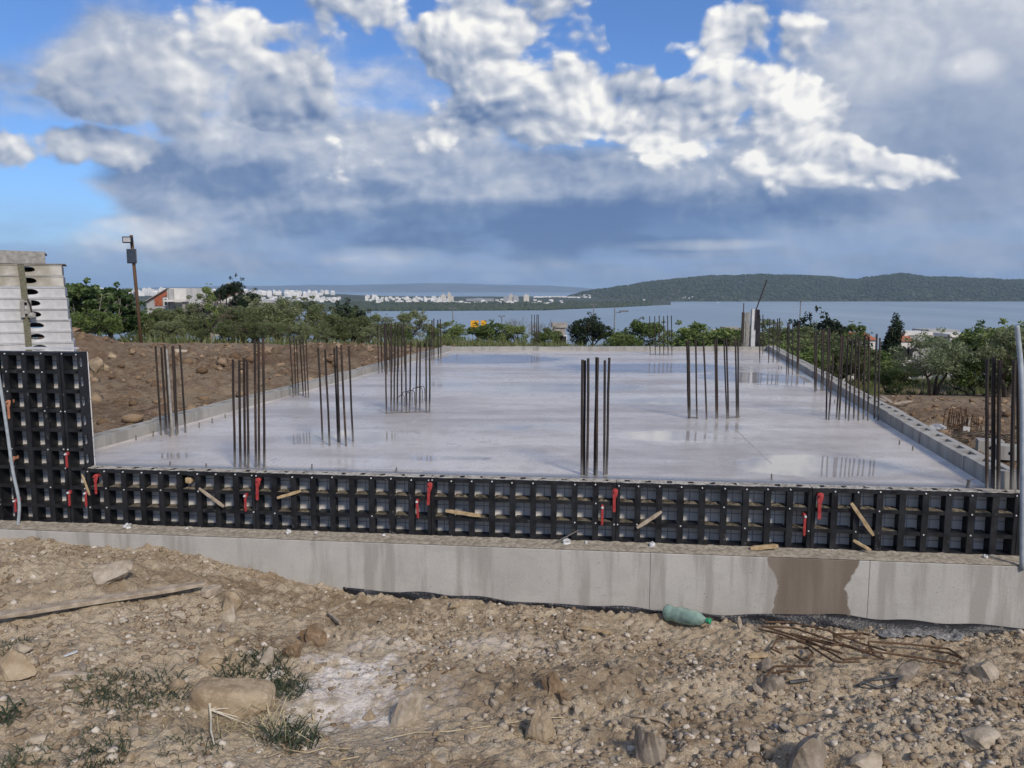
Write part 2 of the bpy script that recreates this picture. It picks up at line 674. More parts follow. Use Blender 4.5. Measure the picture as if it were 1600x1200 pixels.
def fg_base(x, y):
    x = np.asarray(x, dtype=float)
    y = np.asarray(y, dtype=float)
    yw = ORG.y + (x - ORG.x) * (T.y / T.x) - WALL_OUT
    zw = np.interp(x, _wx, _wz)
    t = np.clip((yw - y) / 5.2, -0.3, 1.5)
    z = zw * np.exp(-np.clip(yw - y, 0, 9) * 0.55) + 0.60 * t
    z = z + 0.10 * np.exp(-(((x - 1.9) / 0.75) ** 2 + ((y - 3.15) / 0.38) ** 2))      # gravel heap lower right
    z = z + 0.09 * np.exp(-(((x + 3.0) / 0.9) ** 2 + ((y - 4.9) / 0.35) ** 2))
    z = z - 0.05 * np.exp(-(((x + 0.75) / 0.55) ** 2 + ((y - 3.5) / 0.5) ** 2))
    z = z + 0.05 * np.exp(-(((x + 1.35) / 0.3) ** 2 + ((y - 4.1) / 0.22) ** 2))
    z = z + 0.05 * np.exp(-(((x - 0.7) / 0.9) ** 2 + ((y - 3.9) / 0.25) ** 2))
    return z


def fg_z(x, y):
    z = fg_base(x, y)
    smoothpatch = np.exp(-(((np.asarray(x) + 0.75) / 0.5) ** 2 + ((np.asarray(y) - 3.5) / 0.45) ** 2))
    rough = 1.0 - 0.7 * smoothpatch
    z = z + 0.055 * fbm(np.asarray(x) * 1.6, np.asarray(y) * 1.9, 3, 3)
    lump = fbm(np.asarray(x) * 7.0, np.asarray(y) * 8.0, 3, 31, 0.55)
    z = z + rough * (0.034 * np.abs(lump) * 1.6 + 0.014 * fbm(np.asarray(x) * 24, np.asarray(y) * 26, 3, 57, 0.6))
    return z


_tt = np.arange(2.0, 8.5, 0.008)


def gp(px, py):
    """the point of the foreground ground seen at a photo pixel"""
    d = ray(px, py)
    below = CAM.z + d.z * _tt <= fg_z(CAM.x + d.x * _tt, CAM.y + d.y * _tt)
    t = _tt[int(np.argmax(below))] if below.any() else 7.0
    p = CAM + d * float(t)
    p.z = float(fg_z(p.x, p.y))
    return p


M_soil = m_soil('soil', (0.325, 0.262, 0.183), (0.20, 0.145, 0.092), (0.44, 0.375, 0.28),
                lime=[(gp(560, 1080).x, gp(560, 1080).y, 0.55, 0.50, 0.9), (gp(610, 1010).x, gp(610, 1010).y, 0.5, 0.18, 0.4), (gp(780, 1010).x, gp(780, 1010).y, 0.4, 0.2, 0.35), (gp(460, 1150).x, gp(460, 1150).y, 0.2, 0.14, 0.5)],
                spoil=[(gp(880, 1050).x, gp(880, 1050).y, 0.85, 0.34, 0.6), (gp(430, 1000).x, gp(430, 1000).y, 0.5, 0.3, 0.6), (gp(1180, 1130).x, gp(1180, 1130).y, 0.6, 0.22, 0.45), (gp(300, 905).x, gp(300, 905).y, 0.9, 0.14, 0.5), (gp(330, 1140).x, gp(330, 1140).y, 0.5, 0.2, 0.45), (gp(700, 940).x, gp(700, 940).y, 1.2, 0.12, 0.45)])
M_field = m_soil('field_soil', (0.275, 0.208, 0.138), (0.190, 0.122, 0.078), (0.35, 0.285, 0.205),
                 spoil=[(-4.0, 16.5, 3.2, 4.0, 0.55), (-8.0, 14.5, 3.2, 2.2, 0.35), (-5.0, 9.0, 0.9, 0.8, 0.5), (5.6, 9.5, 1.2, 1.6, 0.6), (8.0, 14.0, 2.5, 2.0, 0.5)], bd=0.05)
M_hillside = simple('hillside', (0.05, 0.06, 0.025), (0.13, 0.11, 0.06), 0.6, 0.95, co=pos)

# foreground ground
xs = np.concatenate([np.arange(-6.8, -4.4, 0.05), np.arange(-4.4, 4.4, 0.0125), np.arange(4.4, 6.8, 0.05)])
ys = np.concatenate([np.arange(-3.0, 2.3, 0.06), np.arange(2.3, 6.35, 0.0115)])
X, Y = np.meshgrid(xs, ys)
Y = np.minimum(Y, ORG.y + (X - ORG.x) * (T.y / T.x) - WALL_OUT + 0.06)
ground = link('ground', grid_mesh('ground', X, Y, fg_z(X, Y), M_soil))
tag(ground, kind='structure')


# ---- terrain around and behind the slab, falling to the sea
def ter_z(x, y):
    x = np.asarray(x, dtype=float)
    y = np.asarray(y, dtype=float)
    left = np.interp(y, [-80, 0, 5, 10, 18, 25, 35, 48, 80, 150, 260, 420], [0.6, 0.6, 0.78, 0.78, 0.60, 0.36, -0.35, -1.6, -5, -15, -32, -60])
    right = np.interp(y, [-80, 0, 5, 8, 28, 48, 80, 150, 260, 420], [0.6, 0.5, 0.5, 0.48, -1.4, -3.6, -8, -18, -36, -62])
    ax = x - 0.2 * (y - 5) - 0.2
    w = sstep(ax, -3.5, 3.5)
    z = left * (1 - w) + right * w
    z = z + 0.62 * np.exp(-(((x + 8.6) / 1.1) ** 2 + ((y - 15.0) / 1.8) ** 2)) + 0.18 * np.exp(-(((x + 6.6) / 1.5) ** 2 + ((y - 14.5) / 1.3) ** 2))
    z = z + 0.25 * np.exp(-(((x + 4.6) / 1.3) ** 2 + ((y - 18.5) / 2.2) ** 2)) + 0.22 * np.exp(-(((x + 3.2) / 0.8) ** 2 + ((y - 15.5) / 2.5) ** 2))
    near = np.exp(-((np.hypot(x, (y - 12)) / 22) ** 2))
    z = z + near * (0.10 * fbm(x * 0.7, y * 0.7, 3, 91) + 0.17 * np.abs(fbm(x * 2.1, y * 2.1, 4, 17, 0.65)) + 0.10 * np.exp(-(((x + 4.2) / 2.6) ** 2 + ((y - 16.5) / 3.0) ** 2)) * np.abs(fbm(x * 4.5, y * 4.5, 3, 19, 0.6)) * 2.2) + (1 - near) * 0.8 * fbm(x * 0.05, y * 0.05, 3, 5)
    # keep clear below the slab and below the foreground sheet
    inslab = sstep(ax, -4.15, -3.75) * (1 - sstep(ax, 3.55, 4.1)) * sstep(y, 4.9, 5.3) * (1 - sstep(y, 17.3, 17.9))
    z = z * (1 - inslab) + np.minimum(z, 0.0) * inslab - 0.3 * inslab
    fg = (1 - sstep(np.abs(x), 6.3, 6.6)) * (1 - sstep(y - (5.45 - 0.114 * x), 0.15, 0.55)) * sstep(y, -3.0, -2.6)
    return z - 1.1 * fg


gx = np.concatenate([-np.geomspace(14, 420, 40)[::-1], np.arange(-13.6, 13.7, 0.075), np.geomspace(14, 420, 40)])
gy = np.concatenate([np.linspace(-70, -4, 16), np.arange(-3.5, 22, 0.085), np.geomspace(22.2, 430, 90)])
X, Y = np.meshgrid(gx, gy)
terrain = link('terrain', grid_mesh('terrain', X, Y, ter_z(X, Y), M_field))
tag(terrain, kind='structure')


# ---- sea
def fn_sea(nt, p):
    v = pos(nt)
    n = nnoise(nt, nvec(nt, 'MULTIPLY', v, (1.0, 0.35, 1.0)), 0.06, 5, 0.6)
    w = nnoise(nt, nvec(nt, 'MULTIPLY', v, (0.004, 0.0007, 1.0)), 1.0, 4, 0.55)
    put(nt, p.inputs['Base Color'], (0.225, 0.295, 0.355))
    put(nt, p.inputs['Roughness'], nlin(nt, w, 0.35, 0.65, 0.30, 0.55))
    p.inputs['IOR'].default_value = 1.33
    bump(nt, p, n, 0.35, 2.0)


M_sea = material('sea_water', fn_sea, rough=0.3, spec=0.5)
m = MB()
m.add([(-21000, 120, SEA), (21000, 120, SEA), (21000, 21000, SEA), (-21000, 21000, SEA)], [(0, 1, 2, 3)])
sea = m.build('sea', M_sea)
tag(sea, kind='structure')


# ---- far land; every strip is laid out by bearing (photo column) and distance
def bearing(px):
    return (px - 800.0) / F / math.cos(PITCH)


def zpy(py, y):
    """height of a point at depth y that stands at photo row py"""
    return CAM.z + y * (453.0 - py) / F


M_scrub = simple('far_scrub', (0.018, 0.028, 0.014), (0.085, 0.09, 0.05), 0.02, 0.95, co=pos)
M_mount = simple('far_mountain', (0.10, 0.11, 0.10), (0.17, 0.17, 0.15), 0.0016, 0.95, co=pos)
M_forest = simple('pine_forest', (0.014, 0.024, 0.012), (0.088, 0.102, 0.050), 0.9, 0.95, isl=0.45, co=pos)

# the wooded hill across the water
HPX = [700, 800, 870, 890, 920, 960, 1000, 1060, 1100, 1160, 1230, 1290, 1330, 1370, 1400, 1450, 1500, 1600, 1750, 1900, 2100]
HPY = [474, 471, 466, 463, 456, 449, 443, 436, 433, 431, 431, 434, 437, 433, 431, 434, 435.5, 439.5, 448, 462, 474]


def hill_z(px, y):
    crest = np.interp(px, HPX, HPY)
    zc = CAM.z + 3950.0 * (453.0 - crest) / F - SEA
    t = (np.asarray(y) - 3230.0) / 720.0
    prof = np.where(t < 1, np.sin(np.clip(t, 0, 1) * math.pi / 2) ** 0.85, np.cos(np.clip((t - 1) / 1.3, 0, 1) * math.pi / 2) ** 1.2)
    xx = bearing(np.asarray(px)) * y
    return SEA - 3 + zc * prof + (prof * (1 - 0.55 * prof)) * 30 * fbm(xx / 260.0, np.asarray(y) / 260.0, 4, 77)


hp = np.linspace(700, 2100, 700)
hy = np.linspace(3190, 4900, 90)
PX, HY = np.meshgrid(hp, hy)
hill = link('wooded_hill', grid_mesh('wooded_hill', bearing(PX) * HY, HY, hill_z(PX, HY), M_scrub))
tag(hill, kind='structure')

# its pine wood: thousands of crowns that read as one mass
rs = np.random.RandomState(5)
nT = 12000
tpx = rs.uniform(880, 1720, nT)
ty = 3245 + 760 * rs.uniform(0, 1, nT) ** 0.9
tz = hill_z(tpx, ty)
ok = (tz > SEA + 2.5) & (rs.uniform(size=nT) < np.interp(tpx, [880, 930, 980], [0.15, 0.6, 1.0]))
tpx, ty, tz = tpx[ok], ty[ok], tz[ok]
bmi = bmesh.new()
bmesh.ops.create_icosphere(bmi, subdivisions=1, radius=1.0)
ICO = np.array([v.co[:] for v in bmi.verts])
ICOF = np.array([[v.index for v in f.verts] for f in bmi.faces])
bmi.free()
sz = rs.uniform(3.5, 7.5, len(tpx))
co = ICO[None] * (1 + rs.uniform(-0.25, 0.25, (len(tpx), len(ICO), 1))) * np.stack([sz, sz, sz * rs.uniform(0.6, 0.95, len(sz))], -1)[:, None, :]
co += np.stack([bearing(tpx) * ty, ty, tz + sz * 0.25], -1)[:, None, :]
fc = (ICOF[None] + (np.arange(len(tpx)) * len(ICO))[:, None, None]).reshape(-1, 3)
o = link('pine_forest', soup('pine_forest', co.reshape(-1, 3), fc, M_forest, True))
tag(o, 'dark green pine wood covering the long hill across the water', 'forest', kind='stuff')

# low coast with the town
LPX = [-900, 0, 300, 520, 600, 700, 860, 960, 1000, 1040]
LH = [46, 42, 36, 27, 16, 14, 13, 10, 3, 0]


def coast_z(px, y):
    px = np.asarray(px, dtype=float)
    y = np.asarray(y, dtype=float)
    h = np.interp(px, LPX, LH)
    sh = np.interp(px, [-900, 500, 850, 960, 1040], [1700, 1760, 1850, 2150, 2500])
    t = (y - sh) / 1500.0
    rise = np.clip(t / 0.05, 0, 1) * 4.0 + h * sstep(t, 0.1, 0.95) - 40 * sstep(t, 1.3, 1.7)
    return SEA - 1.5 + np.where(t > 0, rise, -3) + 2.0 * fbm(bearing(px) * y / 120.0, y / 160.0, 3, 8) * np.clip(t / 0.2, 0, 1)


cp_ = np.linspace(-900, 1045, 420)
cy = np.linspace(1690, 4400, 120)
PX, CY = np.meshgrid(cp_, cy)
coast = link('town_coast', grid_mesh('town_coast', bearing(PX) * CY, CY, coast_z(PX, CY), M_scrub))
tag(coast, kind='structure')

# trees along that shore, one mass
nT = 5200
tpx = rs.uniform(300, 1015, nT)
sh = np.interp(tpx, [-900, 500, 850, 960, 1040], [1700, 1760, 1850, 2150, 2500])
ty = sh + 25 + 620 * rs.uniform(0, 1, nT) ** 1.7
tz = coast_z(tpx, ty)
sz = rs.uniform(2.2, 4.6, nT)
co = ICO[None] * (1 + rs.uniform(-0.25, 0.25, (nT, len(ICO), 1))) * np.stack([sz * 1.3, sz * 1.3, sz], -1)[:, None, :]
co += np.stack([bearing(tpx) * ty, ty, tz + sz * 0.5], -1)[:, None, :]
fc = (ICOF[None] + (np.arange(nT) * len(ICO))[:, None, None]).reshape(-1, 3)
o = link('shore_wood', soup('shore_wood', co.reshape(-1, 3), fc, M_forest, True))
tag(o, 'dark belt of trees along the far shore below the white town', 'wood', kind='stuff')

# blue mountains behind
MPX = [-900, -300, 100, 300, 380, 480, 560, 620, 680, 740, 800, 860, 900, 940, 1100, 1500, 2400]
MPY = [446, 449, 451, 449, 447.5, 446, 446, 444, 443, 444, 445.5, 446.5, 449, 452, 455, 456, 456]
mp = np.linspace(-900, 2400, 500)
my = np.linspace(13500, 19500, 40)
PX, MY = np.meshgrid(mp, my)
tt = np.clip((MY - 13500) / 2800.0, 0, 1)
zz = SEA - 5 + (16300 * (453 - np.interp(PX, MPX, MPY) + 1.2 * fbm(PX / 60.0, PX * 0 + 2.2, 4, 3)) / F + 50) * np.sin(tt * math.pi / 2) ** 1.3 * (1 - 0.4 * sstep(MY, 16500, 19500))
zz = zz + 40 * fbm(PX / 40.0, MY / 900.0, 4, 12) * np.sin(tt * math.pi)
mount = link('far_mountains', grid_mesh('far_mountains', bearing(PX) * MY, MY, zz, M_mount))
tag(mount, kind='structure')

# ================================================================== THE SLAB, ITS WALL AND KERBS
L0, L1 = at_z(165, 697, SLAB), at_z(705, 548, SLAB)
R0, R1 = at_z(1537, 755, SLAB), at_z(1199, 548, SLAB)
SL = (L1 - L0).normalized()
SR = (R1 - R0).normalized()


def hit_front(p, d, out):
    """point where the line p + d t crosses the front line moved by `out`"""
    q = front(0, out)
    t = ((q - p).dot(N)) / d.dot(N)
    r = p + d * t
    return Vector((r.x, r.y, SLAB))


CL, CR = hit_front(L0, SL, -0.122), hit_front(R0, SR, -0.122)


def fn_slab(nt, p):
    v = pos(nt)
    big = nnoise(nt, nvec(nt, 'MULTIPLY', v, (0.55, 1.0, 1.0)), 0.8, 4, 0.55)
    band = nnoise(nt, nvec(nt, 'MULTIPLY', v, (0.35, 1.7, 1.0)), 1.0, 5, 0.6)
    mid = nnoise(nt, v, 4.0, 5, 0.62)
    fine = nnoise(nt, v, 60.0, 3, 0.65)
    grit = nnoise(nt, v, 160.0, 2, 0.6)
    pud = None
    for (px, py, rx, ry, w_) in [(530, 684, 0.66, 0.46, 1.25), (1035, 680, 0.6, 0.34, 1.0), (1275, 728, 0.75, 0.46, 1.25), (830, 668, 0.9, 0.40, 0.5), (1150, 668, 0.5, 0.4, 0.6),
                                 (760, 560, 2.0, 1.4, 0.75), (1000, 575, 2.4, 1.3, 0.75), (880, 605, 1.7, 0.8, 0.7), (1180, 590, 1.3, 1.1, 0.75), (700, 600, 0.9, 0.8, 0.5), (270, 712, 0.45, 0.2, 0.75), (690, 716, 0.9, 0.2, 0.4), (560, 640, 0.5, 0.5, 0.45), (1040, 625, 1.0, 0.6, 0.6)]:
        c = at_z(px, py, SLAB)
        q = nvec(nt, 'MULTIPLY_ADD', v, (1 / rx, 1 / ry, 0.0), (-c.x / rx, -c.y / ry, 0.0))
        g = nsmooth(nt, nvec(nt, 'LENGTH', q, out=1), 0.0, 1.3, w_, 0.0)
        pud = g if pud is None else nmath(nt, 'MAXIMUM', pud, g)
    lvl = pud + (big - 0.5) * 0.9 + (mid - 0.5) * 0.55
    wet = nsmooth(nt, lvl, 0.34, 0.46)
    sheen = nsmooth(nt, lvl + (band - 0.5) * 1.2, -0.15, 0.45)
    damp = nsmooth(nt, band * 0.7 + mid * 0.3, 0.38, 0.60)
    c = nmix(nt, damp, (0.35, 0.31, 0.272), (0.57, 0.522, 0.472))
    c = nmix(nt, nsmooth(nt, fine, 0.52, 0.68) * 0.6, c, (0.15, 0.135, 0.125))
    c = nmix(nt, nsmooth(nt, grit, 0.56, 0.70) * 0.55, c, (0.60, 0.575, 0.55))
    c = nmix(nt, nsmooth(nt, mid, 0.54, 0.70) * 0.5, c, (0.27, 0.222, 0.19))
    c = nmix(nt, wet * 0.6, c, (0.30, 0.28, 0.265))
    put(nt, p.inputs['Base Color'], c)
    p.inputs['Roughness'].default_value = 0.55
    streak = nnoise(nt, nvec(nt, 'MULTIPLY', v, (26.0, 4.0, 1.0)), 1.0, 4, 0.6)
    b = nt.nodes.new('ShaderNodeBump')
    b.inputs['Distance'].default_value = 0.005
    put(nt, b.inputs['Strength'], nmath(nt, 'SUBTRACT', 1.0, wet) * 0.8)
    put(nt, b.inputs['Height'], fine * 0.6 + mid * 0.8 + streak * 0.6 + grit * 0.3)
    nt.links.new(b.outputs[0], p.inputs['Normal'])
    # the film of water standing on it
    p.inputs['Coat Weight'].default_value = 1.0
    p.inputs['Coat IOR'].default_value = 1.36
    film = nlin(nt, sheen * 0.7 + mid * 0.3, 0.1, 0.9, 0.42, 0.13)
    put(nt, p.inputs['Coat Roughness'], film + (0.01 - film) * wet)
    cb = nt.nodes.new('ShaderNodeBump')
    cb.inputs['Distance'].default_value = 0.003
    put(nt, cb.inputs['Strength'], nmath(nt, 'SUBTRACT', 1.0, wet) * 0.35)
    put(nt, cb.inputs['Height'], mid + streak * 0.6 + fine * 0.3)
    nt.links.new(cb.outputs[0], p.inputs['Coat Normal'])


M_slab = material('wet_concrete', fn_slab, rough=0.3, spec=0.55)


def concrete(name, base, dark, stain=None, vert=True):
    def fn(nt, p):
        v = pos(nt)
        a = nnoise(nt, v, 2.2, 5, 0.6)
        d = nnoise(nt, nvec(nt, 'MULTIPLY', v, (7.0, 7.0, 0.7)), 1.0, 5, 0.6)
        g = nnoise(nt, v, 90.0, 3, 0.6)
        vo = nvoro(nt, v, 16.0)
        c = nmix(nt, nsmooth(nt, a, 0.35, 0.68), base, tuple(x * 0.86 for x in base))
        c = nmix(nt, nsmooth(nt, d, 0.47, 0.62) * 0.75, c, dark)
        c = nmix(nt, nsmooth(nt, nnoise(nt, v, 0.8, 4, 0.6), 0.45, 0.7) * 0.35, c, tuple(x * 0.7 for x in base))
        c = nmix(nt, nsmooth(nt, g, 0.52, 0.75) * 0.45, c, dark)
        c = nmix(nt, nsmooth(nt, vo, 0.035, 0.075, 0.85, 0.0) * nsmooth(nt, a, 0.42, 0.5), c, tuple(x * 0.3 for x in base))
        c = nmix(nt, nsmooth(nt, nnoise(nt, nvec(nt, 'MULTIPLY', v, (2.2, 2.2, 5.0)), 1.0, 6, 0.65), 0.52, 0.60) * 0.3, c, tuple(x * 0.72 for x in base))
        if stain:
            for (px, w_, amt) in stain:
                ctr = front(fs(px), WALL_OUT)
                s_ = nvec(nt, 'DOT_PRODUCT', nvec(nt, 'SUBTRACT', v, tuple(ctr)), tuple(T), out=1)
                zz_ = nsep(nt, v)[2]
                k = nmath(nt, 'ABSOLUTE', s_) + (nnoise(nt, v, 5.0, 4, 0.6) - 0.5) * 0.16 - nsmooth(nt, zz_, 0.22, 0.42) * 0.10 + nsmooth(nt, zz_, 0.0, 0.3) * 0.03
                c = nmix(nt, nsmooth(nt, k, w_ - 0.008, w_ + 0.008, amt, 0.0), c, nmix(nt, nsmooth(nt, d, 0.4, 0.65), (0.145, 0.115, 0.09), (0.20, 0.165, 0.13)))
        put(nt, p.inputs['Base Color'], c)
        bump(nt, p, g * 0.6 + a * 0.4 + nsmooth(nt, vo, 0.02, 0.08) * 0.5, 0.55, 0.006)
    return material(name, fn, rough=0.85, spec=0.25)


M_wall = concrete('wall_concrete', (0.44, 0.425, 0.395), (0.27, 0.255, 0.23), stain=[(1262, 0.255, 0.95)])
M_block = concrete('block_concrete', (0.36, 0.35, 0.325), (0.22, 0.21, 0.195))
def fn_black(nt, p):
    v = pos(nt)
    n = nnoise(nt, v, 9.0, 5, 0.6)
    sp_ = nnoise(nt, v, 38.0, 5, 0.7)
    big = nnoise(nt, v, 2.6, 3, 0.6)
    c = nmix(nt, nsmooth(nt, n, 0.3, 0.7), (0.005, 0.0055, 0.0075), (0.016, 0.017, 0.020))
    k = nsmooth(nt, sp_ + (big - 0.5) * 0.5, 0.64, 0.74)
    put(nt, p.inputs['Base Color'], nmix(nt, k * 0.7, c, (0.15, 0.145, 0.14)))
    put(nt, p.inputs['Roughness'], nlin(nt, n, 0.3, 0.7, 0.36, 0.6))
    bump(nt, p, k + n * 0.3, 0.2, 0.002)


M_black = material('black_plastic', fn_black, rough=0.42, spec=0.4)


def fn_facing(nt, p):
    v = objco(nt)
    x, y, z = nsep(nt, v)
    fx = nmath(nt, 'ABSOLUTE', nmath(nt, 'FRACT', x / 0.14922) - 0.5)
    fz = nmath(nt, 'ABSOLUTE', nmath(nt, 'FRACT', z / 0.14922) - 0.5)
    ln = nsmooth(nt, nmath(nt, 'MINIMUM', fx, fz), 0.012, 0.026, 1.0, 0.0)
    n = nnoise(nt, v, 7.0, 4, 0.6)
    big = nnoise(nt, pos(nt), 3.0, 4, 0.65)
    c = nmix(nt, nsmooth(nt, n, 0.35, 0.7), (0.66, 0.63, 0.585), (0.79, 0.76, 0.715))
    c = nmix(nt, nsmooth(nt, big, 0.50, 0.68) * 0.5, c, (0.40, 0.39, 0.375))
    put(nt, p.inputs['Base Color'], nmix(nt, ln * 0.75, c, (0.10, 0.10, 0.11)))
    bump(nt, p, ln, -0.4, 0.002)


M_facing = material('facing_sheet', fn_facing, rough=0.5, spec=0.35)
M_spill = simple('concrete_spill', (0.20, 0.175, 0.145), (0.42, 0.40, 0.36), 26.0, 0.9, bumps=0.8, bdist=0.006, co=pos)
M_sand = simple('sand', (0.20, 0.172, 0.132), (0.39, 0.345, 0.28), 32.0, 0.95, bumps=0.9, bdist=0.006, co=pos)
M_crust = simple('shelf_dirt', (0.035, 0.03, 0.022), (0.20, 0.17, 0.125), 24.0, 0.95, bumps=0.9, bdist=0.006, co=pos)
M_bolt = simple('bolt_steel', (0.45, 0.45, 0.46), (0.65, 0.65, 0.66), 40, 0.45, spec=0.5)
M_red = simple('red_paint', (0.26, 0.022, 0.024), (0.44, 0.065, 0.06), 22, 0.5, spec=0.45)
M_orange = simple('faded_orange_paint', (0.36, 0.15, 0.085), (0.50, 0.24, 0.15), 14, 0.6)
M_wood = simple('raw_wood', (0.30, 0.21, 0.11), (0.46, 0.35, 0.21), 30, 0.8, bumps=0.3)
M_greywood = simple('weathered_wood', (0.24, 0.19, 0.135), (0.40, 0.335, 0.26), 18, 0.9, bumps=0.4)
def fn_rebar(nt, p):
    v = pos(nt)
    n = nnoise(nt, nvec(nt, 'MULTIPLY', v, (9.0, 9.0, 3.0)), 1.0, 5, 0.65)
    f_ = nnoise(nt, v, 120.0, 3, 0.6)
    z_ = nsep(nt, v)[2]
    c = nramp(nt, n, [(0.30, (0.012, 0.010, 0.0095)), (0.55, (0.032, 0.022, 0.017)), (0.75, (0.085, 0.046, 0.027))])
    foot = nsmooth(nt, z_ + (n - 0.5) * 0.25, SLAB + 0.02, SLAB + 0.15, 0.75, 0.0)
    put(nt, p.inputs['Base Color'], nmix(nt, foot, c, (0.19, 0.18, 0.17)))
    rib = nmath(nt, 'SINE', z_ * 620.0)
    bump(nt, p, rib * 0.5 + f_, 0.6, 0.003)


M_rebar = material('rebar_steel', fn_rebar, rough=0.65, spec=0.4)
M_rust = simple('rusty_steel', (0.055, 0.030, 0.016), (0.14, 0.085, 0.05), 50, 0.85, bumps=0.4)
M_white = simple('white_paint_worn', (0.40, 0.40, 0.40), (0.60, 0.60, 0.60), 5.0, 0.6, bumps=0.1)
M_whitedirty = simple('white_paint_dirty', (0.27, 0.245, 0.19), (0.48, 0.46, 0.42), 6.0, 0.7, bumps=0.2)
M_grey = simple('grey_plastic_hose', (0.26, 0.30, 0.33), (0.36, 0.40, 0.43), 20, 0.5)
M_mud = simple('mud_grey', (0.20, 0.19, 0.17), (0.33, 0.32, 0.30), 20, 0.8, bumps=0.3)
M_strap = simple('olive_webbing', (0.10, 0.095, 0.065), (0.17, 0.165, 0.115), 60, 0.9, bumps=0.4)

# ---- the slab: a thick plate with a finely uneven top
rows, cols = 90, 60
G = np.zeros((rows, cols, 3))
for i in range(rows):
    t = (i / (rows - 1))
    a = CL.lerp(L1, t)
    b = CR.lerp(R1, t)
    for j in range(cols):
        p = a.lerp(b, j / (cols - 1))
        G[i, j] = p
G[:, :, 2] += 0.0025 * fbm(G[:, :, 0] * 1.2, G[:, :, 1] * 1.2, 3, 4)
ring = [(i, 0) for i in range(rows)] + [(rows - 1, j) for j in range(1, cols)] + [(i, cols - 1) for i in range(rows - 2, -1, -1)] + [(0, j) for j in range(cols - 2, 0, -1)]
me = grid_mesh('concrete_slab', G[:, :, 0], G[:, :, 1], G[:, :, 2], M_slab)
bm = bmesh.new()
bm.from_mesh(me)
bm.verts.ensure_lookup_table()
top = [bm.verts[i * cols + j] for i, j in ring]
low = [bm.verts.new((v.co.x, v.co.y, SLAB - 0.45)) for v in top]
for k in range(len(top)):
    k2 = (k + 1) % len(top)
    bm.faces.new((top[k], low[k], low[k2], top[k2]))
bm.to_mesh(me)
bm.free()
slab = link('concrete_slab', me)
tag(slab, 'freshly poured wet concrete floor slab with shallow puddles', 'slab')

# scratches and the drawn screed joints
M_joint = simple('joint_paste', (0.38, 0.355, 0.335), (0.5, 0.47, 0.45), 20, 0.5)
for (a_, b_) in [((1137, 658), (1206, 724)), ((986, 592), (1045, 600)), ((640, 662), (668, 648)), ((770, 600), (800, 586)), ((1155, 640), (1292, 642)), ((400, 726), (482, 729)), ((560, 733), (660, 736))]:
    pa, pb = at_z(*a_, SLAB + 0.004), at_z(*b_, SLAB + 0.004)
    mb = MB()
    mb.bar(pa - Vector((0, 0, 0.0035)), pb - Vector((0, 0, 0.0035)), 0.007, 0.003)
    o = mb.build('joint_line', M_joint, slab)

# ---- footing wall below the formwork, cast in lengths
wall = empty('footing_wall', front(0, 0, -0.5), ROTF)
tag(wall, 'long pale grey cast concrete footing wall with water stains below the black formwork', 'wall')
sEnds = [fs(0) - 2.2, fs(1015), fs(1350), fs(1600) + 2.2]
for s0_, s1_ in zip(sEnds[:-1], sEnds[1:]):
    mb = MB()
    mb.box(s0_ + 0.0007, s1_ - 0.0007, -WALL_OUT, 0.9, 0.0, LEDGE + 0.5)
    mb.build('wall_segment', M_wall, wall, bevel=0.003)

# dirt lying on the ledge
sx_ = np.arange(sEnds[0], sEnds[-1], 0.02)
oy = np.linspace(0.0, WALL_OUT - 0.004, 9)
SX, OY = np.meshgrid(sx_, oy)
hz_ = LEDGE + 0.004 + 0.012 * (0.4 + np.abs(fbm(SX * 9, OY * 30, 3, 8))) * np.clip((WALL_OUT - OY) / 0.05, 0, 1) + 0.01 * np.clip(1 - OY / 0.05, 0, 1)
PXX = ORG.x + T.x * SX + N.x * OY
PYY = ORG.y + T.y * SX + N.y * OY
o = link('ledge_sand', grid_mesh('ledge_sand', PXX, PYY, hz_, M_sand))
tag(o, 'brown sandy dirt lying along the top ledge of the footing wall', 'sand', kind='stuff')

# ---- hollow block kerbs
BL, BW, BH = 0.5, 0.17, 0.30


def block_mesh(holes=True):
    mb = MB()
    xs_ = [0, 0.065, 0.205, 0.295, 0.435, BL - 0.003]
    ys_ = [0, 0.05, 0.12, BW]
    zt, zb, zh = BH, 0.0, BH - 0.11
    for i in range(5):
        for j in range(3):
            hole = holes and i in (1, 3) and j == 1
            x0, x1, y0, y1 = xs_[i], xs_[i + 1], ys_[j], ys_[j + 1]
            if not hole:
                mb.add([(x0, y0, zt), (x1, y0, zt), (x1, y1, zt), (x0, y1, zt)], [(0, 1, 2, 3)])
            else:
                mb.add([(x0, y0, zt), (x1, y0, zt), (x1, y1, zt), (x0, y1, zt), (x0, y0, zh), (x1, y0, zh), (x1, y1, zh), (x0, y1, zh)],
                       [(4, 5, 6, 7), (0, 4, 5, 1), (1, 5, 6, 2), (2, 6, 7, 3), (3, 7, 4, 0)])
    x1, y1 = xs_[-1], BW
    mb.add([(0, 0, zb), (x1, 0, zb), (x1, y1, zb), (0, y1, zb), (0, 0, zt), (x1, 0, zt), (x1, y1, zt), (0, y1, zt)],
           [(0, 1, 5, 4), (1, 2, 6, 5), (2, 3, 7, 6), (3, 0, 4, 7)])
    return mb.mesh('block', M_block)


BME = [block_mesh(True), block_mesh(False)]


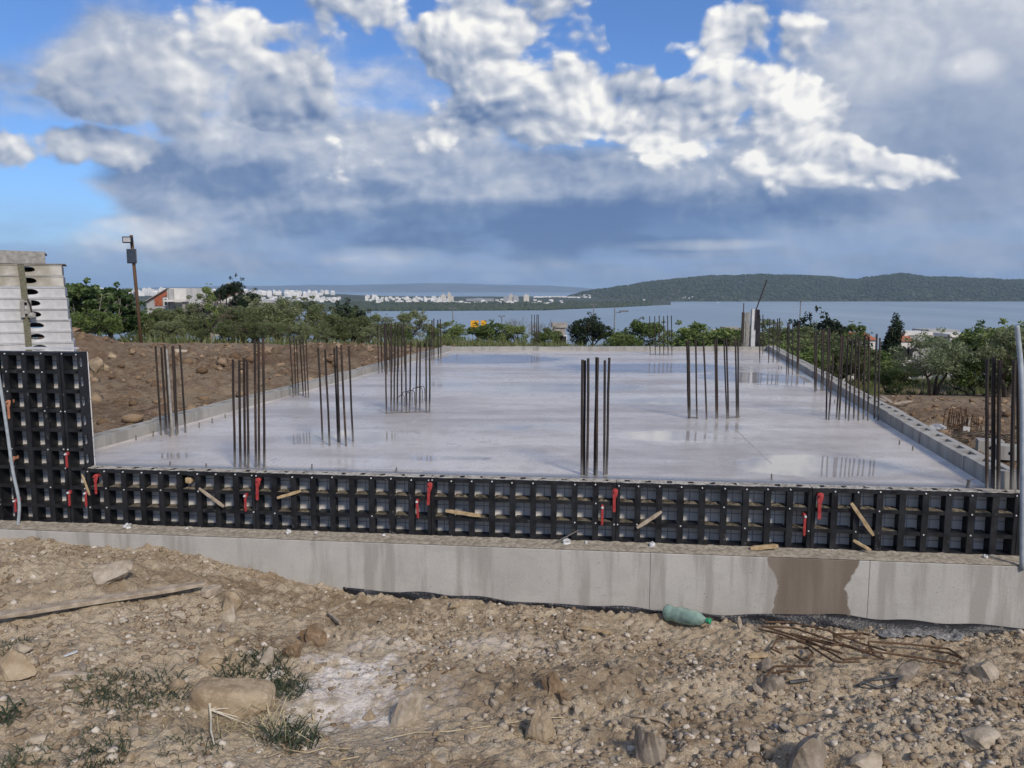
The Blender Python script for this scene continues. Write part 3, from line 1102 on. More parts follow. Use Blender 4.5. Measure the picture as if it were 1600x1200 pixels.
def kerb(name, a, b, side, label, top, solid=()):
    """row of blocks from a to b; side = +1 lays the width to the left of the direction"""
    d = (b - a)
    L = d.length
    d.normalize()
    rz = math.atan2(d.y, d.x)
    e = empty(name, (a.x, a.y, SLAB + top - BH), rz)
    tag(e, label, 'kerb')
    n = int(L / BL)
    for i in range(n):
        o_ = link('block', BME[1 if i in solid else 0], e)
        o_.location = (i * L / n + rnd.uniform(-0.002, 0.002), (0 if side > 0 else -BW) + rnd.uniform(-0.006, 0.006), rnd.uniform(-0.006, 0.005))
        o_.scale = (L / n / BL, 1, 1)
        o_.rotation_euler = (0, 0, rnd.uniform(-0.006, 0.006))
    return e


kerb('block_kerb', CR + SR * 0.05, R1 + SR * 0.1, -1, 'row of hollow concrete blocks with open cores along the right slab edge', 0.115)
kerb('block_kerb', CL + SL * 0.05, L1 + SL * 0.1, 1, 'row of pale concrete blocks along the left slab edge beside bare soil', 0.095)
far_d = (R1 - L1).normalized()
kerb('block_kerb', L1 - far_d * 0.2, R1 + far_d * 0.15, 1, 'low grey block kerb closing the far end of the slab', 0.085, solid=range(99))

# ================================================================== FORMWORK PANELS
CELL, DEP = PAN / 9, 0.12


def prism(poly, y0, y1, holes=()):
    """extruded polygon in the XZ plane with holes, as a mesh builder"""
    bm_ = bmesh.new()
    loops = [list(poly)] + [list(h) for h in holes]
    ed = []
    for lp in loops:
        vv = [bm_.verts.new((x, y0, z)) for x, z in lp]
        for i in range(len(vv)):
            ed.append(bm_.edges.new((vv[i], vv[(i + 1) % len(vv)])))
    bmesh.ops.triangle_fill(bm_, edges=ed, use_beauty=True)
    fcs = list(bm_.faces)
    r = bmesh.ops.extrude_face_region(bm_, geom=fcs)
    for v in r['geom']:
        if isinstance(v, bmesh.types.BMVert):
            v.co.y = y1
    bmesh.ops.recalc_face_normals(bm_, faces=bm_.faces)
    mb = MB()
    bm_.verts.index_update()
    mb.add([v.co[:] for v in bm_.verts], [[v.index for v in f.verts] for f in bm_.faces])
    bm_.free()
    return mb


def panel(name, label, s0, nx, nz, z0, group, right_slots=False, dirt=True, seed=0):
    rr = random.Random(seed)
    W, Hh = nx * CELL - 0.004, nz * CELL
    e = empty(name, front(s0, 0, z0), ROTF)
    tag(e, label, 'formwork panel', group)
    # local axes: x along the front, y away from the camera, z up
    mb = MB()
    mb.box(0, W, DEP - 0.012, DEP, 0.003, Hh - 0.003)
    mb.build('facing_sheet', M_facing, e)
    yb = DEP - 0.0125
    for i in range(nx + 1):
        c = i * CELL
        mb = MB()
        if i == 0 or i == nx:
            x0 = 0 if i == 0 else W - 0.024
            if right_slots and i == nx:
                holes = []
                for k in range(nz):
                    zc = (k + 0.5) * CELL
                    holes.append([(0.036 + 0.020 * math.cos(t) , zc + 0.038 * math.copysign(abs(math.sin(t)) ** 0.5, math.sin(t))) for t in [2 * math.pi * q / 12 for q in range(12)]])
                pr = prism([(0, 0), (yb, 0), (yb, Hh), (0, Hh)], 0, 0.008, holes)
                mb.v = [(W - 0.008 + y_, x_, z_) for x_, y_, z_ in pr.v]
                mb.f = pr.f
                mb.build('slotted_side_rib', M_black, e)
                continue
            mb.box(x0, x0 + 0.024, 0, yb, 0, Hh)
        else:
            mb.box(c - 0.007, c + 0.007, 0.0205, yb, 0.026, Hh - 0.026)
            mb.box(c - 0.021, c + 0.021, 0.0, 0.02, 0.026, Hh - 0.026)
        mb.build('vertical_rib', M_black, e)
    for k in range(nz + 1):
        c = k * CELL
        z_a = 0 if k == 0 else (Hh - 0.025 if k == nz else c - 0.013)
        z_b = 0.025 if k == 0 else (Hh if k == nz else c + 0.013)
        mb = MB()
        for i in range(nx):
            xa = 0.025 if i == 0 else i * CELL + 0.0215
            xb = (W - 0.0255) if i == nx - 1 else (i + 1) * CELL - 0.0215
            mb.box(xa, xb, 0.003, yb - 0.0005, z_a, z_b)
            if 0 < i:
                mb.box(i * CELL - 0.0213, i * CELL + 0.0213, 0.004 if k in (0, nz) else 0.0203, yb - 0.001, z_a + 0.001, z_b - 0.001) if k in (0, nz) else None
        mb.build('horizontal_rib', M_black, e)
    # bolt heads at the crossings
    mb = MB()
    for i in range(nx + 1):
        for k in range(nz + 1):
            if rr.random() < (0.9 if k in (0, nz) else 0.3):
                x = min(max(i * CELL, 0.013), W - 0.013) + rr.uniform(-0.004, 0.004)
                z = min(max(k * CELL, 0.014), Hh - 0.014) + rr.uniform(-0.004, 0.004)
                r = 0.0055
                mb.add([(x + r * math.cos(t), -0.004, z + r * math.sin(t)) for t in [q * math.pi / 3 for q in range(6)]] + [(x + r * math.cos(t), 0.004, z + r * math.sin(t)) for t in [q * math.pi / 3 for q in range(6)]],
                       [(0, 1, 2, 3, 4, 5)] + [(q, q + 6, (q + 1) % 6 + 6, (q + 1) % 6) for q in range(6)])
    b = mb.build('bolt_heads', M_bolt, e)
    tag(b, kind='stuff')
    if dirt:
        # crumbs of concrete on the shelves between the ribs
        mb = MB()
        for i in range(nx):
            for k in range(1, nz):
                if k == nz - 1 or rr.random() < 0.55:
                    x0, x1 = i * CELL + 0.02, (i + 1) * CELL - 0.02
                    n_ = 6
                    hh = 0.012 if k == nz - 1 else 0.004
                    vv, ff = [], []
                    for a in range(n_ + 1):
                        for c_ in range(4):
                            edge = a in (0, n_) or c_ in (0, 3)
                            vv.append((x0 + (x1 - x0) * a / n_, 0.006 + 0.096 * c_ / 3, k * CELL + 0.0132 + (0.0005 if edge else rr.uniform(0.15, 1.0) * hh)))
                    for a in range(n_):
                        for c_ in range(3):
                            q = a * 4 + c_
                            ff.append((q, q + 4, q + 5, q + 1))
                    mb.add(vv, ff)
        d_ = mb.build('sand_crumbs', M_crust, e)
        tag(d_, kind='stuff')
        # slurry on the top rim
        n_ = nx * 8
        vv, ff = [], []
        for a in range(n_ + 1):
            for c_ in range(5):
                x = W * a / n_
                hh = 0.003 + (0.006 * rr.random() if 0 < c_ < 4 else 0)
                vv.append((x, 0.004 + 0.110 * c_ / 4 + (rr.uniform(0, 0.02) if c_ == 0 else 0), Hh + hh))
        for a in range(n_):
            for c_ in range(4):
                if not (c_ in (1, 2) and (a % 8) in (3, 4) and rr.random() < 0.8):
                    q = a * 5 + c_
                    ff.append((q, q + 5, q + 6, q + 1))
        mb = MB()
        mb.add(vv, ff)
        d_ = mb.build('slurry_rim', M_spill, e)
        tag(d_, kind='stuff')
    return e


PG = 'low black formwork panels along the slab front'
pl = ['black gridded formwork panel lying next to the tall panel', 'black gridded formwork panel, second from the tall panel', 'middle black gridded formwork panel of the low front row',
      'black gridded formwork panel in front of the nearest bare rebar column, right half', 'black gridded formwork panel nearest the right picture edge']
pl[3] = 'black gridded formwork panel above the footing wall joint, fourth from the tall panel'
for k in range(5):
    panel('slab_edge_formwork', pl[k], SEAM0 + k * PAN, 9, 3, LEDGE, PG, seed=k + 1)
panel('slab_edge_formwork', 'black gridded formwork panel beyond the grey hose at the right edge', SEAM0 + 5 * PAN, 9, 3, LEDGE, PG, seed=9)
panel('narrow_upright_formwork', 'narrow upright black formwork strip with slotted side, one cell wide', SEAM0 - CELL - 0.002, 1, 9, LEDGE, 'tall upright formwork panels', right_slots=True, dirt=False, seed=11)
panel('tall_upright_formwork', 'tall upright black gridded formwork panel four cells wide at the left', SEAM0 - 5 * CELL - 0.005, 4, 9, LEDGE, 'tall upright formwork panels', dirt=False, seed=12)
# plain corner post left of it
mb = MB()
mb.box(0, 0.10, -0.02, 0.10, 0, 1.42)
mb.box(-0.10, -0.001, 0.0, 0.10, 0, 1.42)
o = mb.build('corner_post', simple('splashed_black', (0.006, 0.007, 0.010), (0.03, 0.034, 0.042), 3.5, 0.5, bumps=0.1), None, bevel=0.004, loc=front(SEAM0 - 5 * CELL - 0.108, 0, LEDGE), rot=(0, 0, ROTF))
tag(o, 'plain black corner post of the formwork at the left picture edge', 'formwork post')


# ---- red couplers with hanging handles
def coupler_poly():
    p = []
    for t in np.linspace(math.pi * 0.05, math.pi * 1.0, 8):
        p.append((0.022 * math.cos(t) + 0.006, 0.0 + 0.022 * math.sin(t)))
    p += [(-0.016, -0.03), (-0.012, -0.06), (-0.013, -0.155), (-0.006, -0.166), (0.006, -0.166), (0.011, -0.155), (0.011, -0.06), (0.022, -0.03)]
    return p


def coupler(px, py, hgt_px, label, mat=None, tilt=0.0, straight=False, top_px=None):
    s = fs(px)
    base = at_y(px, py, front(s, 0.012).y)
    e = empty('formwork_coupler', (base.x, base.y - 0.004, base.z), ROTF)
    tag(e, label, 'clamp', 'red clamps joining the formwork panels')
    sc_ = hgt_px / 222.0 / 0.205
    pr = prism([(x * sc_, z * sc_) for x, z in coupler_poly()] if not straight else [(-0.009, 0.0), (-0.005, 0.007), (0.005, 0.007), (0.009, 0.0), (0.009, -0.165 * sc_), (0.0, -0.18 * sc_), (-0.009, -0.165 * sc_)], -0.012, -0.004, [])
    h = pr.build('handle', mat or M_red, e, bevel=0.002)
    h.rotation_euler = (0, tilt, 0)
    mb = MB()
    mb.lathe([(0.009, 0.0), (0.009, 0.012), (0.006, 0.016)], 8)
    pv_ = mb.build('pivot_pin', M_bolt if straight else (mat or M_red), e)
    pv_.rotation_euler = (R(90), 0, 0)
    pv_.location = (0, -0.012, 0)
    mb = MB()
    mb.box(-0.010, 0.010, -0.004, 0.05, -0.013, 0.013)
    mb.build('wedge_body', mat or M_red, e, bevel=0.003)
    return e


for (px, py, hp_, lb, kw) in [
    (150, 744, 38, 'bent red clamp handle at the left end of the low panels beside the tall panel', {}),
    (403, 750, 42, 'bent red clamp handle right of the first panel joint', {'tilt': 0.04}),
    (671, 757, 42, 'bent red clamp handle right of the second panel joint', {'tilt': 0.06}),
    (960, 767, 42, 'bent red clamp handle right of the third panel joint', {}),
    (1280, 774, 46, 'bent red clamp handle right of the last panel joint by the leaning wood slat', {'tilt': -0.03}),
    (384, 774, 32, 'straight red clamp bar left of the first panel joint', {'straight': True}),
    (652, 783, 33, 'straight red clamp bar left of the second panel joint', {'straight': True, 'tilt': -0.05}),
    (941, 792, 34, 'straight red clamp bar left of the third panel joint', {'straight': True}),
    (1257, 806, 36, 'straight red clamp bar left of the last panel joint', {'straight': True}),
    (105, 709, 28, 'upper straight red clamp bar on the tall panel joint', {'straight': True}),
    (109, 769, 28, 'lower straight red clamp bar on the tall panel joint', {'straight': True}),
    (135, 770, 28, 'straight red clamp bar beside the wood wedge on the narrow strip', {'straight': True}),
    (14, 628, 36, 'faded orange clamp handle beside the grey hose, the upper one', {'mat': M_orange}),
    (21, 716, 26, 'faded orange clamp handle half behind the grey hose', {'mat': M_orange}),
    (25, 782, 24, 'red clamp bar low behind the grey hose', {'straight': True}),
]:
    coupler(px, py, hp_, lb, **kw)


# ---- bits of wood wedged into the panels
def stick_between(name, p0, p1, w_, h_, mat, label, cat, group=None, seed=0):
    rr = random.Random(seed)
    a, b = Vector(p0), Vector(p1)
    d = b - a
    L = d.length
    n_ = 6
    vv, ff = [], []
    for i in range(n_ + 1):
        k = i / n_
        taper = 1.0 - 0.35 * (k > 0.85) - 0.25 * (k < 0.05)
        for (sy, sz_) in ((-1, -1), (1, -1), (1, 1), (-1, 1)):
            vv.append((L * k, sy * w_ / 2 * taper * rr.uniform(0.88, 1.1), sz_ * h_ / 2 * taper * rr.uniform(0.85, 1.1)))
    for i in range(n_):
        for j in range(4):
            q = i * 4
            ff.append((q + j, q + (j + 1) % 4, q + 4 + (j + 1) % 4, q + 4 + j))
    ff += [(3, 2, 1, 0), tuple(n_ * 4 + j for j in range(4))]
    mb = MB()
    mb.add(vv, ff)
    o_ = mb.build(name, mat, None, bevel=min(w_, h_) * 0.1)
    o_.location = a
    o_.rotation_mode = 'QUATERNION'
    o_.rotation_quaternion = d.to_track_quat('X', 'Z')
    tag(o_, label, cat, group)
    return o_


def fpt(px, py, out=0.01):
    s = fs(px)
    return at_y(px, py, front(s, out).y)


WG = 'wooden slats stuck in the formwork'
stick_between('wooden_wedge', fpt(311, 763), fpt(350, 792, 0.03), 0.016, 0.022, M_greywood, 'grey wooden slat leaning down right in the first low panel', 'wood', WG, 1)
stick_between('wooden_wedge', fpt(433, 778, 0.03), fpt(470, 767), 0.018, 0.022, M_wood, 'short split yellow slat in the second low panel', 'wood', WG, 2)
stick_between('wooden_wedge', fpt(696, 798), fpt(751, 806, 0.02), 0.018, 0.026, M_wood, 'nearly level pale slat across the middle panel', 'wood', WG, 3)
stick_between('wooden_wedge', fpt(995, 825, 0.03), fpt(1034, 799), 0.020, 0.026, M_greywood, 'grey slat rising to the right in the fourth panel', 'wood', WG, 4)
stick_between('wooden_wedge', fpt(1330, 786), fpt(1365, 837, 0.04), 0.020, 0.026, M_wood, 'long pale slat leaning steeply down right in the last panel', 'wood', WG, 5)
stick_between('wooden_wedge', fpt(1333, 844, 0.02), fpt(1361, 860, 0.05), 0.018, 0.02, M_wood, 'short broken slat lying below the steep pale slat', 'wood', WG, 6)
stick_between('wooden_wedge', fpt(1172, 857, 0.05), fpt(1216, 853, 0.05), 0.03, 0.03, M_wood, 'stubby wood offcut on the ledge under the fourth panel', 'wood', WG, 7)
stick_between('wooden_wedge', fpt(128, 741), fpt(140, 774, 0.03), 0.012, 0.014, M_wood, 'thin pale stick on the narrow upright strip', 'wood', WG, 8)
stick_between('wooden_wedge', fpt(291, 750, -0.05), fpt(301, 750, -0.05), 0.05, 0.05, M_wood, 'small wood block sitting in a top cell of the first low panel', 'wood', WG, 9)
stick_between('wooden_wedge', fpt(864, 849, 0.07), fpt(905, 828, 0.03), 0.008, 0.008, M_rebar, 'thin dark twig leaning on the middle panel bottom', 'wood', WG, 10)
# lumps of mortar at the foot of the panels
for i, (px, py, r_) in enumerate([(199, 815, 0.028), (451, 827, 0.02), (885, 847, 0.03), (1019, 848, 0.022), (600, 832, 0.012), (916, 841, 0.012), (292, 823, 0.010), (1541, 862, 0.015), (493, 826, 0.01)]):
    p = fpt(px, py, 0.045)
    p.z = LEDGE + 0.022
    bmr = bmesh.new()
    bmesh.ops.create_icosphere(bmr, subdivisions=2, radius=r_)
    for v in bmr.verts:
        v.co *= 1 + 0.35 * math.sin(v.co.x * 300 + i) * math.cos(v.co.y * 260 + i * 2)
        v.co.z = max(v.co.z, -r_ * 0.5)
    me = bpy.data.meshes.new('mortar_lump')
    bmr.to_mesh(me)
    bmr.free()
    me.materials.append(M_white)
    o = link('mortar_lump', me, None, p)
    tag(o, ['white mortar lump under the first low panel', 'white mortar lump below the split yellow wedge', 'largest white mortar lump beside the dark twig', 'white mortar lump below the rising grey wedge', 'small mortar crumb left of the second joint', 'small mortar crumb right of the dark twig',
            'small mortar crumb below the first leaning wedge', 'white mortar lump near the right grey hose', 'small mortar crumb right of the split yellow wedge'][i], 'mortar', 'mortar lumps on the ledge')


# ---- grey hoses at both picture edges
def hose(pts, r, label):
    P_ = [Vector(p) for p in pts]
    out = []
    for i in range(len(P_) - 1):
        p0, p1, p2, p3 = P_[max(i - 1, 0)], P_[i], P_[i + 1], P_[min(i + 2, len(P_) - 1)]
        for k in range(6):
            t = k / 6
            out.append(0.5 * ((2 * p1) + (p2 - p0) * t + (2 * p0 - 5 * p1 + 4 * p2 - p3) * t * t + (3 * p1 - p0 - 3 * p2 + p3) * t ** 3))
    out.append(P_[-1])
    mb = MB()
    mb.tube(out, r, 10)
    o_ = mb.build('grey_hose', M_grey, None, smooth=True)
    tag(o_, label, 'hose')
    return o_


hl = front(fs(10), 0.06).y
hose([at_y(-10, 545, hl), at_y(0, 600, hl), at_y(10, 665, hl), at_y(20, 735, hl), at_y(30, 785, hl), at_y(28, 822, hl)], 0.012, 'grey hose hanging down the tall panel at the left picture edge')
hr = front(fs(1596), 0.16).y
hose([at_y(1589, 509, hr + 0.2), at_y(1591, 530, hr + 0.2), at_y(1595, 570, hr + 0.18), at_y(1598, 640, hr + 0.1), at_y(1598, 760, hr), at_y(1597, 890, hr)], 0.016, 'grey hose standing up at the right picture edge in front of the panels')

# ================================================================== STARTER BARS
RIB = {}


def bar_cluster(bars, label, r=0.008, mat=None, group='rebar starter bars for columns', ties=()):
    c = Vector((0, 0, 0))
    B = []
    for (xb, yb, xt, yt) in bars:
        p = at_z(xb, yb, SLAB - 0.05) if False else at_z(xb, yb, SLAB)
        q = at_y(xt, yt, p.y)
        B.append((p, q))
        c += p
    c /= len(B)
    e = empty('column_starter_bars', c)
    tag(e, label, 'rebar', group)
    for (p, q) in B:
        mb = MB()
        dd = (q - p)
        n_ = max(3, int(dd.length / 0.02))
        mb.tube([p - dd.normalized() * 0.1 - c, p + dd * 0.35 + Vector((rnd.uniform(-.003, .003), 0, 0)) - c, p + dd * 0.7 + Vector((rnd.uniform(-.003, .003), 0, 0)) - c, q - c], r * 1.15 * rnd.uniform(0.92, 1.08), 7)
        mb.build('bar', mat or M_rebar, e, smooth=False)
    for (a, b, zt) in ties:
        mb = MB()
        pa, pb = B[a][0], B[b][0]
        mb.tube([pa + Vector((-.01, -.01, zt)) - c, pb + Vector((.01, -.01, zt)) - c], 0.005, 6)
        mb.build('tie', mat or M_rebar, e)
    return e


def fan(xs_b, yb, xs_t, yt, jit=3):
    rr = random.Random(int(xs_b[0] * 7))
    ybs = yb if isinstance(yb, (list, tuple)) else [yb + rr.uniform(-jit, jit) * 0.6 for _ in xs_b]
    yts = yt if isinstance(yt, (list, tuple)) else [yt + rr.uniform(-jit, jit) for _ in xs_t]
    return list(zip(xs_b, ybs, xs_t, yts))


bar_cluster(fan([252, 260, 266, 276, 278, 290], [680, 679, 682, 680, 678, 676], [243, 252, 257, 269, 271, 281], [541, 543, 540, 541, 540, 539]), 'cluster of six rusty bars by the left kerb near the tall panel')
bar_cluster([(269, 681, 259, 546)], 'pale grey conduit standing among the bars by the left kerb', r=0.016, mat=M_mud, group='pale conduits')
bar_cluster(fan([367, 376, 383, 388, 400, 405, 413], [729, 730, 729, 731, 730, 729, 730], [364, 374, 381, 386, 398, 404, 411], [562, 563, 559, 564, 530, 531, 529]), 'cluster of seven dark bars at the front left slab edge')
bar_cluster(fan([458, 462, 467, 474, 478, 482], 620, [453, 459, 463, 469, 473, 478], 527, 4), 'cluster of bars against the left kerb, second along it', r=0.0075)
bar_cluster(fan([504, 515, 528, 531, 541, 552], [687, 696, 690, 691, 697, 690], [497, 508, 522, 526, 533, 545], [543, 546, 544, 540, 539, 541]), 'row of six bars standing in the bright left puddle')
bar_cluster(fan([592, 597, 601, 605, 609, 613, 618, 623, 628, 632], [583, 582, 581, 584, 580, 582, 581, 580, 582, 580], [590, 595, 600, 604, 608, 612, 617, 622, 627, 631], [507, 507, 505, 506, 505, 504, 505, 506, 505, 505]), 'dense bundle of ten bars by the far left kerb', r=0.008)
bar_cluster(fan([604, 611, 616, 621, 628, 635, 640, 650, 656, 666, 671], [646, 643, 643, 643, 644, 645, 643, 643, 642, 644, 644], [602, 611, 616, 622, 628, 634, 642, 652, 657, 666, 672], [506, 508, 536, 508, 509, 535, 533, 536, 534, 531, 529]), 'eleven bars in a rectangle around bent stirrups left of the slab centre', ties=[(0, 10, 0.01)])
bar_cluster(fan([675, 678, 685, 689], 562, [675, 678, 684, 688], 499, 2), 'four bars at the far left slab corner', r=0.010)
bar_cluster(fan([831, 835, 839, 842], 543, [831, 835, 839, 841], 493, 2), 'four thin bars at the middle of the far kerb', r=0.008)
bar_cluster(fan([909, 913, 917, 929, 932, 944, 948], [742, 741, 743, 742, 743, 742, 741], [910, 914, 919, 932, 934, 945, 952], [562, 563, 560, 558, 559, 563, 559]), 'thick pairs of bars at the middle of the front slab edge', r=0.0085)
bar_cluster(fan([1016, 1024, 1031, 1037, 1044, 1050], [555, 554, 555, 555, 554, 555], [1015, 1023, 1030, 1037, 1043, 1049], [494, 494, 493, 494, 493, 493]), 'row of six bars near the far slab end', r=0.009, ties=[(0, 5, 0.01)])
bar_cluster(fan([1076, 1078, 1089, 1104, 1119, 1121, 1136, 1138, 1151, 1154], [653, 654, 654, 655, 654, 654, 654, 653, 653, 652], [1073, 1076, 1087, 1099, 1117, 1120, 1131, 1135, 1149, 1153], [531, 531, 530, 530, 531, 530, 529, 530, 530, 531]), 'row of bars right of the slab centre with tie wire at its foot', ties=[(0, 2, 0.01), (6, 9, 0.01)])
bar_cluster(fan([1187, 1192, 1201, 1208, 1214, 1217], [567, 553, 567, 566, 567, 566], [1187, 1192, 1203, 1209, 1215, 1218], [492, 492, 498, 499, 498, 497]), 'bars beside the white post at the far right slab corner', r=0.009)
bar_cluster(fan([1229, 1232, 1238, 1245, 1247], [585, 586, 586, 584, 585], [1231, 1233, 1239, 1248, 1249], [504, 504, 504, 503, 503]), 'bars along the right kerb, next after the far corner', r=0.0085)
bar_cluster(fan([1273, 1275, 1283, 1286, 1295], [612, 611, 610, 611, 611], [1273, 1276, 1285, 1287, 1297], [517, 517, 515, 514, 514]), 'bars along the right kerb just behind the long row', r=0.0085)
bar_cluster(fan([1291, 1295, 1307, 1311, 1321, 1326, 1334, 1341, 1349, 1356, 1366, 1372], [655, 656, 653, 656, 654, 657, 654, 657, 655, 657, 654, 657], [1294, 1302, 1315, 1318, 1325, 1332, 1338, 1343, 1352, 1358, 1370, 1375], [514, 553, 524, 526, 524, 528, 524, 525, 523, 526, 522, 528]), 'long row of twelve bars beside the right kerb')
bar_cluster(fan([1542, 1551, 1560, 1581, 1592], [763, 762, 764, 765, 763], [1543, 1553, 1562, 1585, 1590], [561, 558, 563, 564, 566]), 'thick bars at the front right slab corner beside the grey hose', r=0.011)

# stirrups poking out of the slab among the bars
for i, (x0, y0, x1, y1, hp_) in enumerate([(622, 638, 632, 636, 20), (628, 634, 640, 633, 22), (636, 634, 648, 633, 24), (644, 632, 660, 630, 26), (650, 628, 664, 627, 24)]):
    a, b = at_z(x0, y0, SLAB), at_z(x1, y1, SLAB)
    h_ = hp_ / F * a.y
    mb = MB()
    mb.tube([a - Vector((0, 0, 0.05)), a + Vector((0, 0, h_ * 0.8)), a + Vector((0.02, 0, h_)), b + Vector((-0.02, 0, h_)), b + Vector((0, 0, h_ * 0.85)), b - Vector((0, 0, 0.05))], 0.0045, 6)
    o = mb.build('stirrup_hoop', M_rebar)
    tag(o, 'bent wire stirrup hoop rising inside the eleven bars, %s from the left' % ['first', 'second', 'third', 'fourth', 'fifth'][i], 'stirrup', 'stirrup hoops')
# short stubs along the slab edges
for (px, py, hp_, wh) in [(487, 733, 8, 'at the front edge right of the seven bars'), (619, 737, 7, 'at the front edge below the eleven bars'), (266, 727, 6, 'at the front edge left of the seven bars, left one'), (322, 729, 5, 'at the front edge left of the seven bars, right one'),
                      (1206, 749, 9, 'at the front edge left of the right puddle'), (1405, 695, 7, 'right of the twelve bars, back one'), (1426, 704, 7, 'right of the twelve bars, front one'), (1304, 630, 6, 'behind the long row of twelve bars'),
                      (1256, 600, 5, 'in front of the bars next after the far corner'), (213, 688, 8, 'in the corner beside the slotted black strip'), (240, 682, 9, 'just left of the six bars by the left kerb'), (311, 668, 8, 'by the left kerb, first right of the six rusty bars'),
                      (332, 661, 8, 'by the left kerb, second right of the six rusty bars'), (352, 653, 6, 'by the left kerb behind the seven bars'), (1217, 577, 5, 'by the far right kerb, left one of a pair'), (1221, 577, 5, 'by the far right kerb, right one of a pair'),
                      (714, 559, 6, 'right of the four far left corner bars'), (739, 551, 4, 'close to the far kerb left of centre')]:
    a = at_z(px, py, SLAB)
    mb = MB()
    mb.tube([a - Vector((0, 0, 0.04)), a + Vector((rnd.uniform(-.004, .004), 0, hp_ / F * a.y))], 0.006, 6)
    o = mb.build('dowel_stub', M_rebar)
    tag(o, 'steel stub ' + wh, 'dowel', 'steel stubs in the slab')
a = at_z(1510, 762, SLAB)
mb = MB()
mb.tube([a - Vector((0, 0, .04)), a + Vector((0.015, 0, 0.055))], 0.010, 8)
mb.tube([a + Vector((-0.01, -0.005, 0.055)), a + Vector((0.05, 0, 0.058))], 0.004, 6)
o = mb.build('dowel_stub', M_rebar)
tag(o, 'thick leaning steel stub with wire tail at the front right of the slab', 'dowel')

# ---- posts at the far right corner
pc = at_z(1177, 545, SLAB)
e = empty('corner_post', pc)
tag(e, 'white and black upright post at the far right slab corner with a leaning rod', 'post')
W_ = pc.y / F
mb = MB(); mb.box(-4 * W_, 2.3 * W_, 0, 0.10, -0.1, 62 * W_); mb.build('white_board', M_white, e)
mb = MB(); mb.box(2.4 * W_, 8.5 * W_, 0.02, 0.11, -0.1, 61 * W_); mb.build('black_board', M_black, e)
mb = MB(); mb.tube([(1.5 * W_, -0.02, 30 * W_), (2 * W_, -0.02, 62 * W_), (17 * W_, 0, 107 * W_)], 0.014, 6); mb.build('leaning_rod', M_rebar, e)
e = empty('prop_post', at_z(1163, 545, SLAB))
tag(e, 'pair of thin dark props beside the white corner post', 'post')
mb = MB(); mb.box(-5 * W_, -2 * W_, 0, 0.05, -0.1, 57 * W_); mb.build('thick_prop', M_rebar, e)
mb = MB(); mb.box(-3.6 * W_, -2.4 * W_, 0.01, 0.03, 57 * W_, 71 * W_); mb.build('prop_extension', M_rebar, e)
mb = MB(); mb.box(-1.0 * W_, 0.6 * W_, 0.02, 0.06, -0.1, 56 * W_); mb.build('grey_prop', M_mud, e)
mb = MB(); mb.box(2.5 * W_, 4.2 * W_, 0.05, 0.09, -0.1, 57 * W_); mb.box(4.4 * W_, 8 * W_, 0.05, 0.09, -0.1, 57 * W_); mb.build('grey_boards', M_mud, e)

# ================================================================== STACK OF WHITE FORMWORK PANELS, LEFT
YS = 8.5
st_x1 = at_y(103, 500, YS).x
zs0 = float(ter_z(-5.3, YS))
ph = 0.121
ztop = at_y(50, 413, YS).z
nst = int((ztop - zs0 - 0.1) / ph)


def stack_panel_mesh(w_, mat, name, hgt=ph, hx=0.0):
    """box frame lying flat: its long side shows an oval hand hole"""
    el_ = [(w_ - 0.325 + hx + 0.075 * math.cos(t), hgt * 0.47 + 0.040 * (math.sin(t) if math.sin(t) > 0 else 0.55 * math.sin(t))) for t in [2 * math.pi * q / 18 for q in range(18)]]
    pr = prism([(0, 0.012), (w_, 0.012), (w_, hgt - 0.014), (0, hgt - 0.014)], 0.0, 0.006, [el_])
    mb = MB()
    mb.v, mb.f = list(pr.v), list(pr.f)
    mb.box(-0.004, w_ + 0.004, -0.012, 0.03, 0.0, 0.0115)
    mb.box(-0.004, w_ + 0.004, -0.008, 0.03, hgt - 0.0135, hgt - 0.003)
    mb.box(w_ - 0.006, w_, 0.0065, 0.88, 0.012, hgt - 0.014)
    mb.box(0, 0.006, 0.0065, 0.88, 0.012, hgt - 0.014)
    mb.box(0.0, w_, 0.881, 0.89, 0.012, hgt - 0.014)
    mb.box(0.007, w_ - 0.007, 0.031, 0.88, hgt - 0.012, hgt - 0.004)
    return mb.mesh(name, mat)


PW = 1.45
STR = 0.50                      # the stack is turned to face the camera
SC = Vector((st_x1, YS, 0))     # its front right corner
SWD = Vector((math.cos(STR), math.sin(STR), 0))
SND = Vector((math.sin(STR), -math.cos(STR), 0))


def spt(px, py, out=0.0):
    """point on the stack's front plane seen at a photo pixel"""
    d_ = ray(px, py)
    q_ = SC + SND * out
    return CAM + d_ * (((q_ - CAM).x * SND.x + (q_ - CAM).y * SND.y) / (d_.x * SND.x + d_.y * SND.y))


meA, meB = stack_panel_mesh(PW, M_white, 'stacked_panel'), stack_panel_mesh(PW, M_whitedirty, 'stacked_panel_dirty')
for i in range(nst):
    z_ = ztop - (i + 1) * ph
    o = link('stacked_formwork', meB if i < 2 else meA, None)
    o.location = SC - SWD * (PW - 0.009 * (i - 1) + rnd.uniform(-0.006, 0.006)) + Vector((0, 0, z_))
    o.rotation_euler = (0, 0, STR + rnd.uniform(-0.005, 0.005))
    nm = ['topmost', 'second', 'third', 'fourth', 'fifth', 'sixth', 'seventh', 'eighth']
    if i < 8:
        tag(o, 'white formwork panel in the strapped stack, %s from the top' % nm[i] if i else 'dirty white formwork panel at the top of the full-width strapped stack', 'formwork panel', 'stacked white formwork panels')
    else:
        tag(o, 'white formwork panel low in the strapped stack behind the tall black panel', 'formwork panel', 'stacked white formwork panels')
